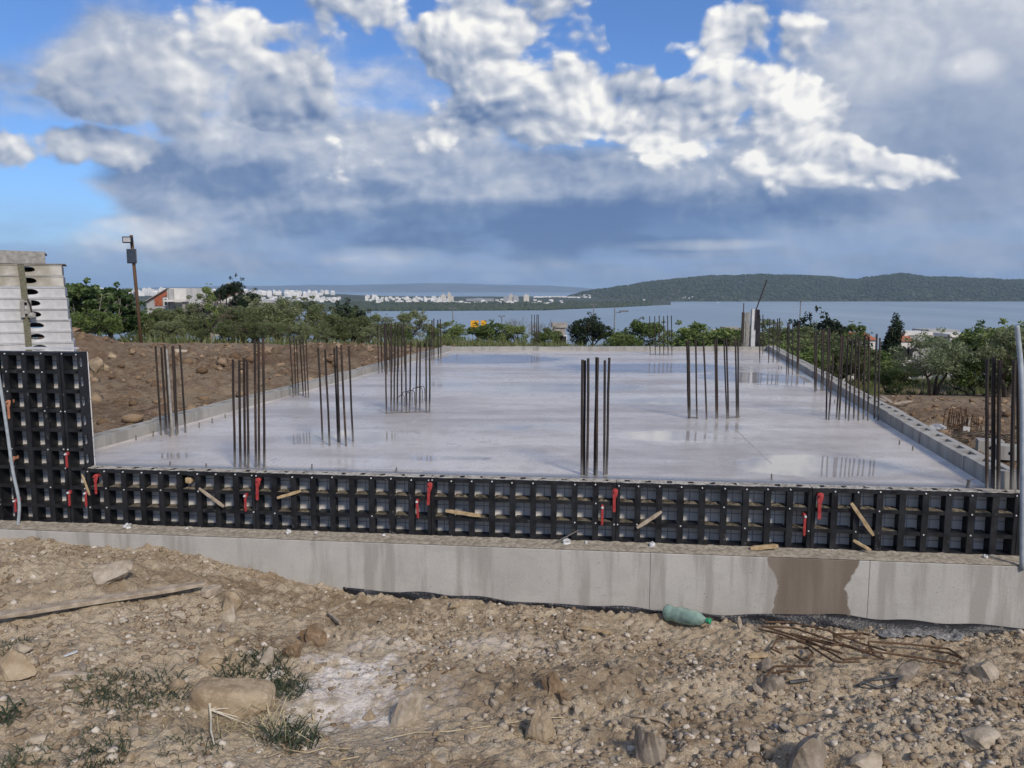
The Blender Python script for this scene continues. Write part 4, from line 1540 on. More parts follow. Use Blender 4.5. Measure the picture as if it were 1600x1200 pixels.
# shorter grey piece on top
mb = prism([(0, 0), (1.30, 0), (1.30, 0.125), (0, 0.145)], 0, 0.05, [[(0.75, 0.08), (0.88, 0.08), (0.87, 0.06), (0.84, 0.05), (0.79, 0.05), (0.76, 0.06)]])
mb.box(0, 1.30, 0.051, 0.6, 0.10, 0.12)
o = mb.build('top_form_piece', M_mud, None)
o.location = SC - SWD * (1.30 + 0.155) + Vector((0, 0, ztop + 0.008))
o.rotation_euler = (0, 0, STR)
tag(o, 'shorter grey concrete-smeared form piece lying on top of the white stack', 'formwork panel')
mb = MB(); mb.box(0, PW + 0.03, -0.015, 0.88, 0, 0.006)
o = mb.build('cover_sheet', M_mud, None, loc=SC - SWD * PW + Vector((0, 0, ztop + 0.0005)), rot=(0, 0, STR))
tag(o, 'thin grey sheet between the white stack and the form piece on top', 'sheet')
mb = MB(); mb.box(0, 1.4, 0.1, 0.2, -0.12, 0); mb.box(0, 1.4, 0.6, 0.7, -0.12, 0)
o = mb.build('bearer', M_greywood, None, loc=SC - SWD * PW + Vector((0, 0, ztop - nst * ph - 0.0005)), rot=(0, 0, STR))
tag(o, 'wooden bearers under the strapped stack of white panels', 'timber')
# strap with ratchet
e = empty('lashing_strap', spt(40, 556, 0.02))
tag(e, 'olive webbing strap with a ratchet around the white panel stack', 'strap')


def strap_pts(px, py, out=0.022):
    return spt(px, py, out) - Vector(e.location)


mb = MB()
for q in ([strap_pts(32, 413), strap_pts(36, 440), strap_pts(39, 470)], [strap_pts(40, 490), strap_pts(43, 520), strap_pts(46, 556)]):
    vv = []
    for p_ in q:
        vv += [p_ - SWD * 0.030, p_ + SWD * 0.030, p_ + SWD * 0.030 - SND * 0.005, p_ - SWD * 0.030 - SND * 0.005]
    ff = []
    for i in range(len(q) - 1):
        for j in range(4):
            ff.append((i * 4 + j, i * 4 + (j + 1) % 4, i * 4 + 4 + (j + 1) % 4, i * 4 + 4 + j))
    mb.add(vv, ff)
mb.build('webbing', M_strap, e)
mb = MB()
c0, c1 = strap_pts(39, 468, 0.04), strap_pts(41, 496, 0.04)
mb.bar(c0 - SWD * 0.03, c1 - SWD * 0.03, 0.012, 0.04)
mb.bar(c0 + SWD * 0.035, c1 + SWD * 0.035, 0.012, 0.04)
mb.bar(c0 - SWD * 0.03 - Vector((0, 0, 0.02)), c0 + SWD * 0.035 - Vector((0, 0, 0.02)), 0.02, 0.02)
mb.bar(c1 - SWD * 0.03 + Vector((0, 0, 0.05)), c1 + SWD * 0.035 + Vector((0, 0, 0.05)), 0.02, 0.02)
mb.build('ratchet', M_mud, e)
mb = MB()
mb.tube([strap_pts(43, 467, 0.06), strap_pts(47, 475, 0.07), strap_pts(50, 490, 0.06)], 0.008, 6)
mb.build('ratchet_lever', M_rebar, e)
bmr = bmesh.new(); bmesh.ops.create_icosphere(bmr, subdivisions=2, radius=0.038)
for v in bmr.verts:
    v.co *= 1 + 0.2 * math.sin(v.co.x * 170) * math.cos(v.co.z * 140)
me = bpy.data.meshes.new('rolled_strap_end'); bmr.to_mesh(me); bmr.free(); me.materials.append(M_mud)
o = link('rolled_strap_end', me, e); o.location = strap_pts(50, 493, 0.06)
# white board on the tall panel's top edge
mb = MB(); mb.box(0, 0.42, 0.125, 0.24, 0, 0.012)
o = mb.build('white_board', M_white, None, loc=front(fs(28), 0, LEDGE + 1.352), rot=(0, 0, ROTF))
tag(o, 'thin white board lying behind the top edge of the tall black panel', 'board')

# ================================================================== TREES AND SHRUBS
M_bark = simple('bark', (0.045, 0.035, 0.027), (0.12, 0.098, 0.075), 14, 0.95, bumps=0.6, bdist=0.01)
M_greybark = simple('grey_bark', (0.14, 0.125, 0.11), (0.26, 0.24, 0.215), 14, 0.95, bumps=0.4)
M_olive = m_leaf('olive_leaves', (0.062, 0.082, 0.028), (0.155, 0.185, 0.078), (0.290, 0.310, 0.175))
M_green = m_leaf('green_leaves', (0.048, 0.076, 0.020), (0.120, 0.172, 0.048), (0.235, 0.285, 0.100))
M_dark = m_leaf('dark_leaves', (0.007, 0.014, 0.007), (0.017, 0.031, 0.013), (0.042, 0.062, 0.026), trans=0.12)
M_fig = m_leaf('fig_leaves', (0.028, 0.052, 0.018), (0.070, 0.115, 0.036), (0.140, 0.190, 0.070))
M_grass = m_leaf('meadow_grass', (0.045, 0.065, 0.022), (0.085, 0.110, 0.036), (0.175, 0.170, 0.075))


def leaf_soup(centres, n, size, aspect, rs_, up=0.25, spread=1.0):
    """n leaf-sized diamonds around given (centre, radius) clumps"""
    C = np.array([c for c, r in centres])
    Rr = np.array([r for c, r in centres])
    w_ = Rr ** 2.2
    k = rs_.choice(len(C), n, p=w_ / w_.sum())
    d = rs_.normal(size=(n, 3))
    d /= np.linalg.norm(d, axis=1)[:, None]
    rad = Rr[k] * rs_.uniform(0.25, 1.0, n) ** 0.45
    p = C[k] + d * rad[:, None] * np.array([1.0, 1.0, 0.82])
    ax = rs_.normal(size=(n, 3)) + d * 0.9 + np.array([0, 0, up])
    ax /= np.linalg.norm(ax, axis=1)[:, None]
    sd = np.cross(ax, rs_.normal(size=(n, 3)))
    sd /= np.linalg.norm(sd, axis=1)[:, None]
    L = size * rs_.uniform(0.6, 1.35, n)[:, None]
    W = L * aspect
    co = np.stack([p - ax * L * 0.5, p + sd * W * 0.5, p + ax * L * 0.5, p - sd * W * 0.5], 1)
    return co.reshape(-1, 3), np.arange(n * 4).reshape(n, 4)


def make_tree(name, seed, h, crown_w, trunk_h, leafmat, barkmat, nleaf, lsize, aspect=0.4, stems=1, clumps=26, tr=0.11, lean=0.25, flat=0.8, gap=0.5):
    """mesh data for trunk-with-limbs and crown; heights in metres"""
    rr = random.Random(seed)
    rs_ = np.random.RandomState(seed)
    wood = MB()
    cl = []
    ch = h - trunk_h * 0.55
    for sidx in range(stems):
        a0 = rr.uniform(0, 6.28)
        bx, by = (0.10 * math.cos(a0) * (stems > 1), 0.10 * math.sin(a0) * (stems > 1))
        lx, ly = lean * rr.uniform(-1, 1) + (0.35 * math.cos(a0) if stems > 1 else 0), lean * rr.uniform(-1, 1) + (0.35 * math.sin(a0) if stems > 1 else 0)
        p0 = Vector((bx, by, -0.25))
        p1 = Vector((bx + lx * 0.35, by + ly * 0.35, trunk_h * 0.5))
        p2 = Vector((bx + lx, by + ly, trunk_h))
        t0 = tr / math.sqrt(stems)
        wood.tube([p0, p1, p2], [t0 * 1.25, t0 * 0.95, t0 * 0.75], 8)
        nl = max(4, 9 // stems + 1)
        for k in range(nl):
            a = 6.283 * k / nl + rr.uniform(-0.5, 0.5)
            reach = crown_w * 0.5 * rr.uniform(0.45, 0.9)
            zt = trunk_h + (h - trunk_h) * rr.uniform(0.25, 0.82)
            q = Vector((p2.x * 0.6 + reach * math.cos(a), p2.y * 0.6 + reach * math.sin(a), zt))
            mid = p2.lerp(q, 0.5) + Vector((rr.uniform(-.15, .15), rr.uniform(-.15, .15), rr.uniform(0.0, 0.2) * h * 0.3))
            wood.tube([p2 - Vector((0, 0, 0.05)), mid, q], [t0 * 0.55, t0 * 0.33, t0 * 0.12], 6)
            for j in range(3):
                q2 = q + Vector((rr.uniform(-1, 1), rr.uniform(-1, 1), rr.uniform(-0.2, 0.9))) * crown_w * 0.16
                wood.tube([mid.lerp(q, 0.6), q2], [t0 * 0.16, t0 * 0.06], 5)
    for k in range(clumps):
        a = rr.uniform(0, 6.283)
        u = rr.uniform(-0.75, 1.0)
        rad = math.sqrt(max(0.0, 1 - u * u)) * rr.uniform(0.35, 1.0)
        zc = trunk_h * 0.75 + (h - trunk_h * 0.75) * (0.5 + 0.43 * u)
        cl.append(((crown_w * 0.46 * rad * math.cos(a), crown_w * 0.46 * rad * math.sin(a), zc), crown_w * rr.uniform(0.06, 0.17) * (1.15 - 0.3 * abs(u))))
    for k in range(clumps // 2):             # loose sprigs sticking out of the outline
        a = rr.uniform(0, 6.283)
        rad = rr.uniform(0.1, 1.0)
        cl.append(((crown_w * 0.5 * rad * math.cos(a), crown_w * 0.5 * rad * math.sin(a), h * (1.02 - 0.35 * rad * rad) + rr.uniform(-0.1, 0.12) * h), crown_w * rr.uniform(0.025, 0.055)))
    co_, fc_ = leaf_soup(cl, nleaf, lsize, aspect, rs_)
    crown = soup(name + '_crown', co_, fc_, leafmat)
    trunk = wood.mesh(name + '_trunk', barkmat, smooth=True)
    return trunk, crown


def plant_tree(name, meshes, loc, rz, sc_, label, cat='tree', group=None):
    e_ = empty(name, loc, rz)
    e_.scale = (sc_, sc_, sc_)
    tag(e_, label, cat, group)
    link('trunk', meshes[0], e_)
    link('crown', meshes[1], e_)
    return e_


M_olivelight = m_leaf('light_olive_leaves', (0.060, 0.085, 0.035), (0.150, 0.190, 0.090), (0.290, 0.325, 0.200))
OL = [make_tree('olive%d' % k, 100 + k, 2.7, 3.1 - 0.25 * (k % 3), 0.75 + 0.12 * (k % 2), M_olive, M_bark, 9000, 0.12, 0.34, stems=1 + (k % 3), clumps=24 + 4 * k) for k in range(6)]
OL.append(make_tree('olive_light', 131, 2.7, 3.4, 0.95, M_olivelight, M_bark, 10500, 0.12, 0.34, stems=3, clumps=40))
SH = [make_tree('shrub%d' % k, 200 + k, 1.7, 2.1, 0.2, M_green, M_bark, 6500, 0.10, 0.42, stems=3, clumps=26, tr=0.05) for k in range(3)]
FIG = make_tree('fig', 301, 3.2, 3.4, 0.7, M_fig, M_greybark, 5200, 0.21, 0.75, stems=2, clumps=34)
CAROB = make_tree('carob', 302, 3.0, 3.6, 0.4, M_dark, M_bark, 8000, 0.15, 0.6, stems=2, clumps=36, flat=0.7)
PINE = make_tree('pine', 303, 3.4, 2.4, 1.2, M_dark, M_bark, 6000, 0.20, 0.16, clumps=22)
WISP = make_tree('wispy', 304, 2.6, 1.3, 0.6, M_green, M_greybark, 2200, 0.11, 0.35, clumps=16)


def stand(px, py_base, y):
    """a spot at depth y seen at photo column px, on the terrain"""
    x = (px - 800.0) / F * (y * math.cos(PITCH) + 2.0 * math.sin(PITCH))
    return Vector((x, y, float(ter_z(x, y)) - 0.05))


def tree_to(name, meshes, h0, px, py_top, y, label, cat='tree', group=None, rz=None, w=1.0):
    """plant a tree at depth y so that it reaches the height the photo shows"""
    p = stand(px, 0, y)
    ztop = CAM.z + y * (453.0 - py_top) / F
    k = max(0.25, (ztop - p.z) / h0)
    e_ = plant_tree(name, meshes, p, rnd.uniform(0, 6.28) if rz is None else rz, k, label, cat, group)
    e_.scale = (k * w, k * w, k)
    return e_


OG = 'olive trees around the building site'
OLS = [
    (128, 446, 27, 'F', 'broad-leaved fig tree right behind the white panel stack'),
    (178, 452, 29, 'F', 'dark fig tree just left of the floodlight pole'),
    (250, 482, 30, 0, 'low olive tree just right of the floodlight pole'),
    (284, 482, 33, 1, 'olive tree in front of the house with the slanted roof'),
    (326, 466, 30, 2, 'gnarled olive tree left of the red tiled roof'),
    (378, 478, 32, 3, 'olive tree below the dark pine'),
    (405, 470, 34, 0, 'olive tree right of the red tiled roof'),
    (440, 468, 33, 1, 'dense olive tree with trunk above the left soil heap'),
    (478, 470, 36, 2, 'olive tree at the left end of the visible water'),
    (520, 492, 31, 3, 'olive tree with round crown behind the six puddle bars'),
    (552, 488, 34, 0, 'olive tree left of the dense ten-bar bundle'),
    (590, 492, 38, 1, 'pale olive tree behind the dense ten-bar bundle'),
    (648, 486, 36, 2, 'olive tree rising behind the eleven bars'),
    (700, 503, 40, 'S0', 'leafy shrub left of the yellow sign'),
    (765, 502, 38, 'S1', 'light green shrub right of the yellow sign'),
    (800, 508, 40, 'S2', 'light green shrub below the bare tree'),
    (855, 512, 42, 'S0', 'green shrub behind the four thin bars at the far kerb'),
    (960, 516, 40, 'S1', 'low shrub right of the dark carob tree'),
    (1005, 502, 42, 'S2', 'light green shrub behind the far row of six bars'),
    (1085, 506, 44, 'S0', 'wispy green shrub against the water right of centre'),
    (1110, 512, 46, 'S1', 'wispy green shrub before the red roofed house'),
    (1150, 512, 40, 'S2', 'green shrub left of the white corner post'),
    (1205, 510, 34, 0, 'olive tree behind the far right slab corner'),
    (1262, 512, 36, 1, 'olive tree below the street lamp at right'),
    (1310, 528, 32, 2, 'olive tree behind the row of twelve bars, left part'),
    (1345, 540, 36, 'S0', 'light green shrub left of the dark cypress'),
    (1405, 562, 29, 'S1', 'yellow green shrub in front of the dark cypress'),
    (1462, 524, 27, 6, 'spreading olive tree with bent stems on the right bare soil'),
    (1510, 520, 36, 0, 'olive tree behind the spreading olive at right'),
    (1550, 512, 32, 'S2', 'tall green bush at right behind the corner bars'),
    (1575, 516, 26, 1, 'olive tree behind the front right corner bars'),
    (1605, 505, 30, 'S0', 'green bush at the right picture edge behind the grey hose'),
    (620, 512, 31, 'S2', 'green shrub behind the eleven bars near the kerb'),
    (1240, 535, 29, 'S1', 'small green shrub outside the right kerb'),
    (1530, 545, 27, 'S0', 'green shrub beside the spreading olive stems'),
    (215, 480, 32, 'S1', 'green shrub at the foot of the floodlight pole'),
    (150, 484, 25, 'S0', 'dark shrub on the back slope of the left soil heap'),
    (265, 500, 28, 1, 'low olive bush in front of the olives right of the floodlight pole'),
    (315, 502, 27, 0, 'low olive bush beyond the flat white stone'),
    (355, 500, 28, 3, 'olive bush below the red tiled roof'),
    (395, 498, 29, 2, 'olive bush behind the seven bars'),
    (430, 503, 28, 1, 'olive bush behind the second cluster along the left kerb'),
    (470, 505, 28, 0, 'olive bush left of the six puddle bars'),
    (505, 510, 27, 2, 'low olive bush behind the left soil bank'),
    (575, 512, 29, 3, 'low olive bush at the far end of the left field'),
]
for (px, py, y, kd, lb) in OLS:
    if kd == 'F':
        tree_to('fig_tree', FIG, 3.25, px, py, y, lb, 'tree', 'fig trees', w=1.15)
    elif isinstance(kd, str):
        tree_to('shrub', SH[int(kd[1])], 1.72, px, py, y, lb, 'shrub', 'green shrubs around the site', w=1.3)
    else:
        tree_to('olive_tree', OL[kd if kd == 6 else (kd + 2 * (px % 3)) % 6], 2.75, px, py, y, lb, 'tree', OG, w=rnd.uniform(1.05, 1.45))
tree_to('carob_tree', CAROB, 3.05, 918, 495, 40, 'dark rounded carob tree standing before the water at centre', w=1.1)
tree_to('carob_tree', CAROB, 3.05, 545, 476, 45, 'dark tree against the water left of the ten-bar bundle')
tree_to('carob_tree', CAROB, 3.05, 1284, 496, 52, 'dark rounded tree right of the street lamp')
tree_to('pine_tree', PINE, 3.5, 366, 438, 42, 'dark pine beside the red tiled roof')
tree_to('pine_tree', PINE, 3.5, 392, 455, 40, 'smaller dark pine right of the tall dark pine')
tree_to('young_tree', WISP, 2.65, 327, 446, 30, 'wispy young tree before the concrete chimney block')
tree_to('young_tree', WISP, 2.65, 1330, 504, 44, 'wispy young tree left of the cypress, the left one')
tree_to('young_tree', WISP, 2.65, 1347, 506, 44, 'wispy young tree left of the cypress, the right one')

# cypress
rsc = np.random.RandomState(44)
cl = [((0.10 * rsc.normal() + (0.25 * z / 4), 0.12 * rsc.normal(), z), 0.62 * (1 - (z / 4.3) ** 2.2) + 0.06) for z in np.linspace(0.35, 4.0, 26)]
co_, fc_ = leaf_soup(cl, 9000, 0.17, 0.3, rsc, up=1.6)
cyc = soup('cypress_crown', co_, fc_, M_dark)
mb = MB(); mb.tube([(0, 0, -0.3), (0.05, 0, 1.0), (0.2, 0, 3.4)], [0.09, 0.07, 0.02], 7)
cyt = mb.mesh('cypress_trunk', M_bark)
tree_to('cypress_tree', (cyt, cyc), 4.15, 1393, 488, 46, 'dark pointed cypress leaning slightly, standing before the water', rz=0.2, w=1.05)

# bare tree
rb = random.Random(5)
mb = MB()
def twig(p, d, L, r, lev):
    q = p + d * L
    mid = p.lerp(q, 0.5) + Vector((rb.uniform(-1, 1), rb.uniform(-1, 1), 0)) * L * 0.06
    mb.tube([p, mid, q], [r, r * 0.8, r * 0.6], 5, cap=False)
    if lev > 0:
        for k in range(3 if lev > 1 else 4):
            d2 = (d + Vector((rb.uniform(-1, 1), rb.uniform(-1, 1), rb.uniform(-0.1, 0.7))) * 0.55).normalized()
            twig(p.lerp(q, rb.uniform(0.55, 1.0)), d2, L * rb.uniform(0.55, 0.8), r * 0.55, lev - 1)
for k in range(5):
    twig(Vector((0, 0, -0.2)), Vector((rb.uniform(-0.6, 0.6), rb.uniform(-0.4, 0.4), 1)).normalized(), 1.5, 0.032, 4)
bt = mb.mesh('bare_tree', M_greybark)
for (px, py, y, k_, lb) in [(808, 476, 41, 1.0, 'bare leafless tree before the water, left one'), (846, 482, 42, 0.95, 'bare leafless tree behind the thin bars of the far kerb')]:
    p = stand(px, 0, y)
    o = link('bare_tree', bt, None, p)
    k2 = (CAM.z + y * (453 - py) / F - p.z) / 4.2
    o.scale = (k2, k2, k2)
    o.rotation_euler = (0, 0, px)
    tag(o, lb, 'tree', 'bare trees')

# undergrowth: nobody could count it
rsg = np.random.RandomState(9)
n = 60000
gxp = rsg.uniform(-330, 1900, n)
gyp = np.where(rsg.uniform(size=n) < 0.8, rsg.uniform(24.5, 52, n), rsg.uniform(20.5, 26, n))
gxx = (gxp - 800) / F * gyp
keep = (fbm(gxx * 0.45, gyp * 0.3, 3, 21) > np.interp(gyp, [20, 24, 27, 34], [0.42, 0.25, 0.0, -0.25])) & ~((gxp > 1380) & (gyp < 27.5)) & ~((gxp > -330) & (gxp < 620) & (gyp < 25))
gxx, gyp = gxx[keep], gyp[keep]
n = len(gxx)
gz = ter_z(gxx, gyp)
hgt = rsg.uniform(0.10, 0.38, n) * (0.7 + 0.8 * np.clip(fbm(gxx * 0.8, gyp * 0.8, 2, 33) + 0.4, 0, 1))
lx, ly = rsg.normal(0, 0.14, n), rsg.normal(0, 0.14, n)
w_ = rsg.uniform(0.015, 0.04, n)
a = np.stack([gxx - w_, gyp, gz - 0.03], -1)
b = np.stack([gxx + w_, gyp + w_, gz - 0.03], -1)
c = np.stack([gxx + lx, gyp + ly, gz + hgt], -1)
o = link('undergrowth', soup('undergrowth', np.stack([a, b, c], 1).reshape(-1, 3), np.arange(n * 3).reshape(n, 3), M_grass))
tag(o, 'tangle of tall grass and weeds under the olive trees', 'grass', kind='stuff')

# ================================================================== HOUSES NEARBY, LAMPS, SIGN
M_plaster = simple('pale_plaster', (0.52, 0.51, 0.48), (0.66, 0.64, 0.60), 1.5, 0.9)
M_greyplaster = simple('grey_plaster', (0.30, 0.30, 0.30), (0.42, 0.42, 0.41), 1.5, 0.9)
M_brick = simple('red_brick', (0.24, 0.065, 0.035), (0.36, 0.12, 0.065), 4.0, 0.9)
M_tile = simple('roof_tile', (0.30, 0.085, 0.045), (0.42, 0.15, 0.085), 4.0, 0.85, bumps=0.5)
M_concraw = simple('raw_concrete', (0.24, 0.22, 0.20), (0.36, 0.34, 0.31), 3.0, 0.9)
M_glass = simple('window_glass', (0.012, 0.015, 0.018), (0.03, 0.035, 0.04), 2.0, 0.12, spec=0.6)
M_frame = simple('window_frame_white', (0.6, 0.6, 0.6), (0.7, 0.7, 0.7), 5, 0.6)
M_solar = simple('solar_cells', (0.02, 0.028, 0.045), (0.05, 0.06, 0.085), 30, 0.25, spec=0.5)
M_yellow = simple('yellow_sheet', (0.62, 0.30, 0.01), (0.74, 0.40, 0.02), 2.0, 0.5)
M_lampglass = simple('lamp_glass', (0.35, 0.36, 0.37), (0.5, 0.5, 0.5), 10, 0.2, spec=0.6)
M_steelgrey = simple('galvanised_steel', (0.10, 0.11, 0.12), (0.18, 0.19, 0.20), 10, 0.5)


def px_x(px, y):
    return (px - 800.0) / F * (y * math.cos(PITCH))


def px_z(py, y):
    return CAM.z + y * (453.0 - py) / F


# house with the slanted roof
y = 55.0
k = y / F
hx, hz0 = px_x(258, y), px_z(505, y)
e = empty('slanted_roof_house', (hx, y, hz0))
tag(e, 'white house with slanted roof and red brick panel left of the pine', 'house')
def u(px): return px_x(px, y) - hx
def w(py): return px_z(py, y) - hz0
mb = prism([(u(225), w(520)), (u(262), w(520)), (u(262), w(452.5)), (u(228), w(472))], 0, 5.0)
mb.build('gable_wall', M_greyplaster, e)
mb = prism([(u(241), w(478)), (u(253), w(478)), (u(253), w(464)), (u(260.5), w(464)), (u(260.5), w(455)), (u(241), w(466))], -0.06, -0.002)
mb.build('brick_panel', M_brick, e)
mb = prism([(u(225), w(473.5)), (u(262), w(452.2)), (u(262), w(450.8)), (u(225), w(472))], -0.25, 5.2)
mb.build('slanted_roof', M_concraw, e)
mb = MB(); mb.box(u(262.2), u(288), 0.3, 5.0, w(520), w(451)); mb.build('tower_wall', M_plaster, e)
mb = MB(); mb.box(u(262.2), u(269), 0.1, 0.298, w(520), w(452)); mb.build('pilaster', M_greyplaster, e)
mb = MB(); mb.box(u(264), u(297), -0.9, 0.09, w(471.5), w(468.5)); mb.build('terrace_slab', M_plaster, e)
mb = MB(); mb.box(u(290), u(294), -0.7, 0.0, w(520), w(471.6)); mb.box(u(264.5), u(288), -0.15, 0.0, w(520), w(482)); mb.build('terrace_post', M_concraw, e)
wn = MB(); wn.box(u(255.3), u(261.8), -0.08, -0.003, w(478), w(466)); wo_ = wn.build('window', M_frame, e)
mb = MB(); mb.box(u(256.7), u(260.8), -0.1, -0.082, w(477), w(467.3)); mb.build('pane', M_glass, wo_)

# long white house with the red roof
y = 60.0
hx, hz0 = px_x(352, y), px_z(510, y)
e = empty('red_roof_house', (hx, y, hz0))
tag(e, 'long pale house with red tiled roof and concrete chimney block behind the olives', 'house')
mb = MB(); mb.box(u(294), u(420), 0.4, 6.0, w(525), w(474)); mb.build('long_wall', M_plaster, e)
mb = MB(); mb.box(u(294), u(425), 0.1, 6.2, w(474 - 0.1), w(470.5)); mb.build('flat_roof_edge', M_greyplaster, e)
mb = prism([(u(336), w(470.3)), (u(362), w(470.3)), (u(362), w(459.5)), (u(360), w(459.5))], 0.3, 4.0); mb.build('gable_wall', M_plaster, e)
mb = MB()
mb.add([(u(335), 0.1, w(468.5)), (u(362.5), 0.1, w(459)), (u(352), 4.2, w(456.5)), (u(331), 4.2, w(459)), (u(335), 0.1, w(469.6)), (u(362.5), 0.1, w(460.2)), (u(352), 4.2, w(457.6)), (u(331), 4.2, w(460.2))], [(0, 1, 2, 3), (7, 6, 5, 4), (0, 4, 5, 1), (1, 5, 6, 2), (2, 6, 7, 3), (3, 7, 4, 0)])
mb.build('tiled_roof', M_tile, e)
mb = MB(); mb.box(u(339), u(352), 2.0, 3.2, w(462), w(442.5)); ch = mb.build('chimney_block', M_concraw, e)
mb = MB(); mb.box(u(342), u(349), 1.97, 1.998, w(452), w(446)); mb.build('vent_opening', M_greyplaster, ch)
for (a, b) in [(306, 311), (316, 324), (372, 378), (388, 396)]:
    mb = MB(); mb.box(u(a), u(b), 0.33, 0.398, w(489), w(479)); f = mb.build('window', M_frame, e)
    mb = MB(); mb.box(u(a + 0.6), u(b - 0.6), 0.30, 0.328, w(488.3), w(479.7)); mb.build('pane', M_glass, f)


def small_house(px0, px1, py_eave, py_ridge, y, label, roof=M_tile, wallm=M_plaster, flat=False, py_base=None):
    global hx, hz0
    hx, hz0 = px_x((px0 + px1) / 2, y), px_z(py_eave, y)
    k = y / F
    w2 = (px1 - px0) * k / 2
    dep = w2 * 1.2 + 2
    zb = float(ter_z(hx, y)) - hz0 - 1
    e_ = empty('distant_house', (hx, y, hz0))
    tag(e_, label, 'house')
    mb = MB(); mb.box(-w2, w2, 0, dep, zb, 0); mb.build('wall', wallm, e_)
    r_ = (py_eave - py_ridge) * k
    if not flat:
        mb = MB()
        o_ = 0.3
        mb.add([(-w2 - o_, -o_, 0.003), (w2 + o_, -o_, 0.003), (w2 + o_, dep + o_, 0.003), (-w2 - o_, dep + o_, 0.003), (-w2 * 0.75, dep / 2, r_), (w2 * 0.75, dep / 2, r_)], [(3, 2, 1, 0), (0, 1, 5, 4), (2, 3, 4, 5), (1, 2, 5), (3, 0, 4)])
        rf = mb.build('roof', roof, e_)
        mb = MB(); mb.box(w2 * 0.3, w2 * 0.3 + 0.5, dep * 0.4, dep * 0.4 + 0.5, r_ * 0.5, r_ + 0.5); mb.build('chimney', wallm, rf)
    else:
        mb = MB(); mb.box(-w2 - 0.2, w2 + 0.2, -0.2, dep + 0.2, 0.003, r_); mb.build('roof', roof, e_)
    for q in (-0.6, 0.0, 0.6):
        mb = MB(); mb.box(q * w2 - 0.45, q * w2 + 0.45, -0.05, -0.003, -2.2, -0.9); f_ = mb.build('window', M_frame, e_)
        mb = MB(); mb.box(q * w2 - 0.38, q * w2 + 0.38, -0.08, -0.052, -2.1, -1.0); mb.build('pane', M_glass, f_)
    return e_


small_house(1102, 1132, 529, 521, 110, 'small red roofed house seen beyond the far kerb right of centre')
small_house(1318, 1372, 531, 520, 100, 'red tiled roof left of the dark cypress')
small_house(1412, 1432, 533, 524, 105, 'red roofed house just right of the cypress')
small_house(1416, 1462, 524, 519, 130, 'white flat roofed house right of the cypress', flat=True, roof=M_plaster, wallm=M_greyplaster)
small_house(1455, 1500, 521, 515.5, 140, 'white flat roofed villa above the right olives', flat=True, roof=M_greyplaster, wallm=M_greyplaster)
small_house(1268, 1300, 530, 526, 90, 'pale house wall behind the dark rounded tree at right', flat=True, roof=M_greyplaster)
small_house(866, 884, 512, 505, 90, 'grey concrete hut left of the dark carob tree', flat=True, roof=M_concraw, wallm=M_concraw)
small_house(1140, 1158, 520, 512, 95, 'grey green shed left of the white corner post', flat=True, roof=M_concraw, wallm=M_concraw)
small_house(1490, 1530, 527, 522, 120, 'white house peeking over the right shrubs', flat=True, roof=M_plaster, wallm=M_greyplaster)

# yellow site hoarding
y = 48.0
hx, hz0 = px_x(746, y), px_z(520, y)
e = empty('yellow_sign', (hx, y, hz0))
tag(e, 'pair of bright yellow boards above the bushes left of centre', 'sign')
mb = MB(); mb.box(u(735), u(747.5), 0, 0.06, w(516), w(501)); mb.build('board', M_yellow, e)
mb = MB(); mb.box(u(751), u(759.5), 0.1, 0.16, w(512), w(501)); mb.build('board', M_yellow, e)
mb = MB(); mb.box(u(737), u(738), 0.061, 0.12, w(545), w(503)); mb.box(u(744), u(745), 0.061, 0.12, w(545), w(503)); mb.box(u(755), u(756), 0.161, 0.22, w(545), w(503)); mb.build('support_posts', M_steelgrey, e)
for (a, b, py) in [(738, 744, 505), (738, 745, 508), (752, 756, 505)]:
    mb = MB(); mb.box(u(a), u(b), -0.008 + (0.1 if a > 750 else 0), -0.003 + (0.1 if a > 750 else 0), w(py + 1), w(py)); mb.build('marking', M_rust, e)

# solar floodlight on a rusty pole
p0 = stand(222, 0, 25.0)
y = 25.0
e = empty('floodlight_pole', p0)
tag(e, 'rusty pole with solar panel and floodlight standing among the left trees', 'floodlight')
def fl(px, py): return Vector((px_x(px, y) - p0.x, 0, px_z(py, y) - p0.z))
b0, t0 = Vector((0, 0, -0.3)), fl(210, 370)
mb = MB(); mb.tube([b0, t0], 0.052, 10); mb.build('pole', M_rust, e, smooth=True)
c = fl(210.5, 402)
mb = MB(); mb.box(c.x - 0.14, c.x + 0.14, -0.12, -0.08, c.z - 0.215, c.z + 0.215); sp_ = mb.build('solar_panel', M_solar, e, bevel=0.008)
mb = MB(); mb.box(c.x - 0.155, c.x + 0.155, -0.079, -0.05, c.z - 0.23, c.z + 0.23); mb.build('panel_frame', M_steelgrey, sp_)
c = fl(208, 377.5)
mb = MB(); mb.box(c.x - 0.15, c.x + 0.15, -0.22, -0.10, c.z - 0.10, c.z + 0.10); fh = mb.build('lamp_head', M_black, e, bevel=0.01)
mb = MB(); mb.box(c.x - 0.115, c.x + 0.115, -0.228, -0.2205, c.z - 0.07, c.z + 0.07); mb.build('lamp_glass', M_lampglass, fh)
mb = MB(); mb.bar((c.x, -0.1, c.z), (c.x + 0.03, 0.0, c.z - 0.03), 0.05, 0.05); mb.build('bracket', M_rust, e)


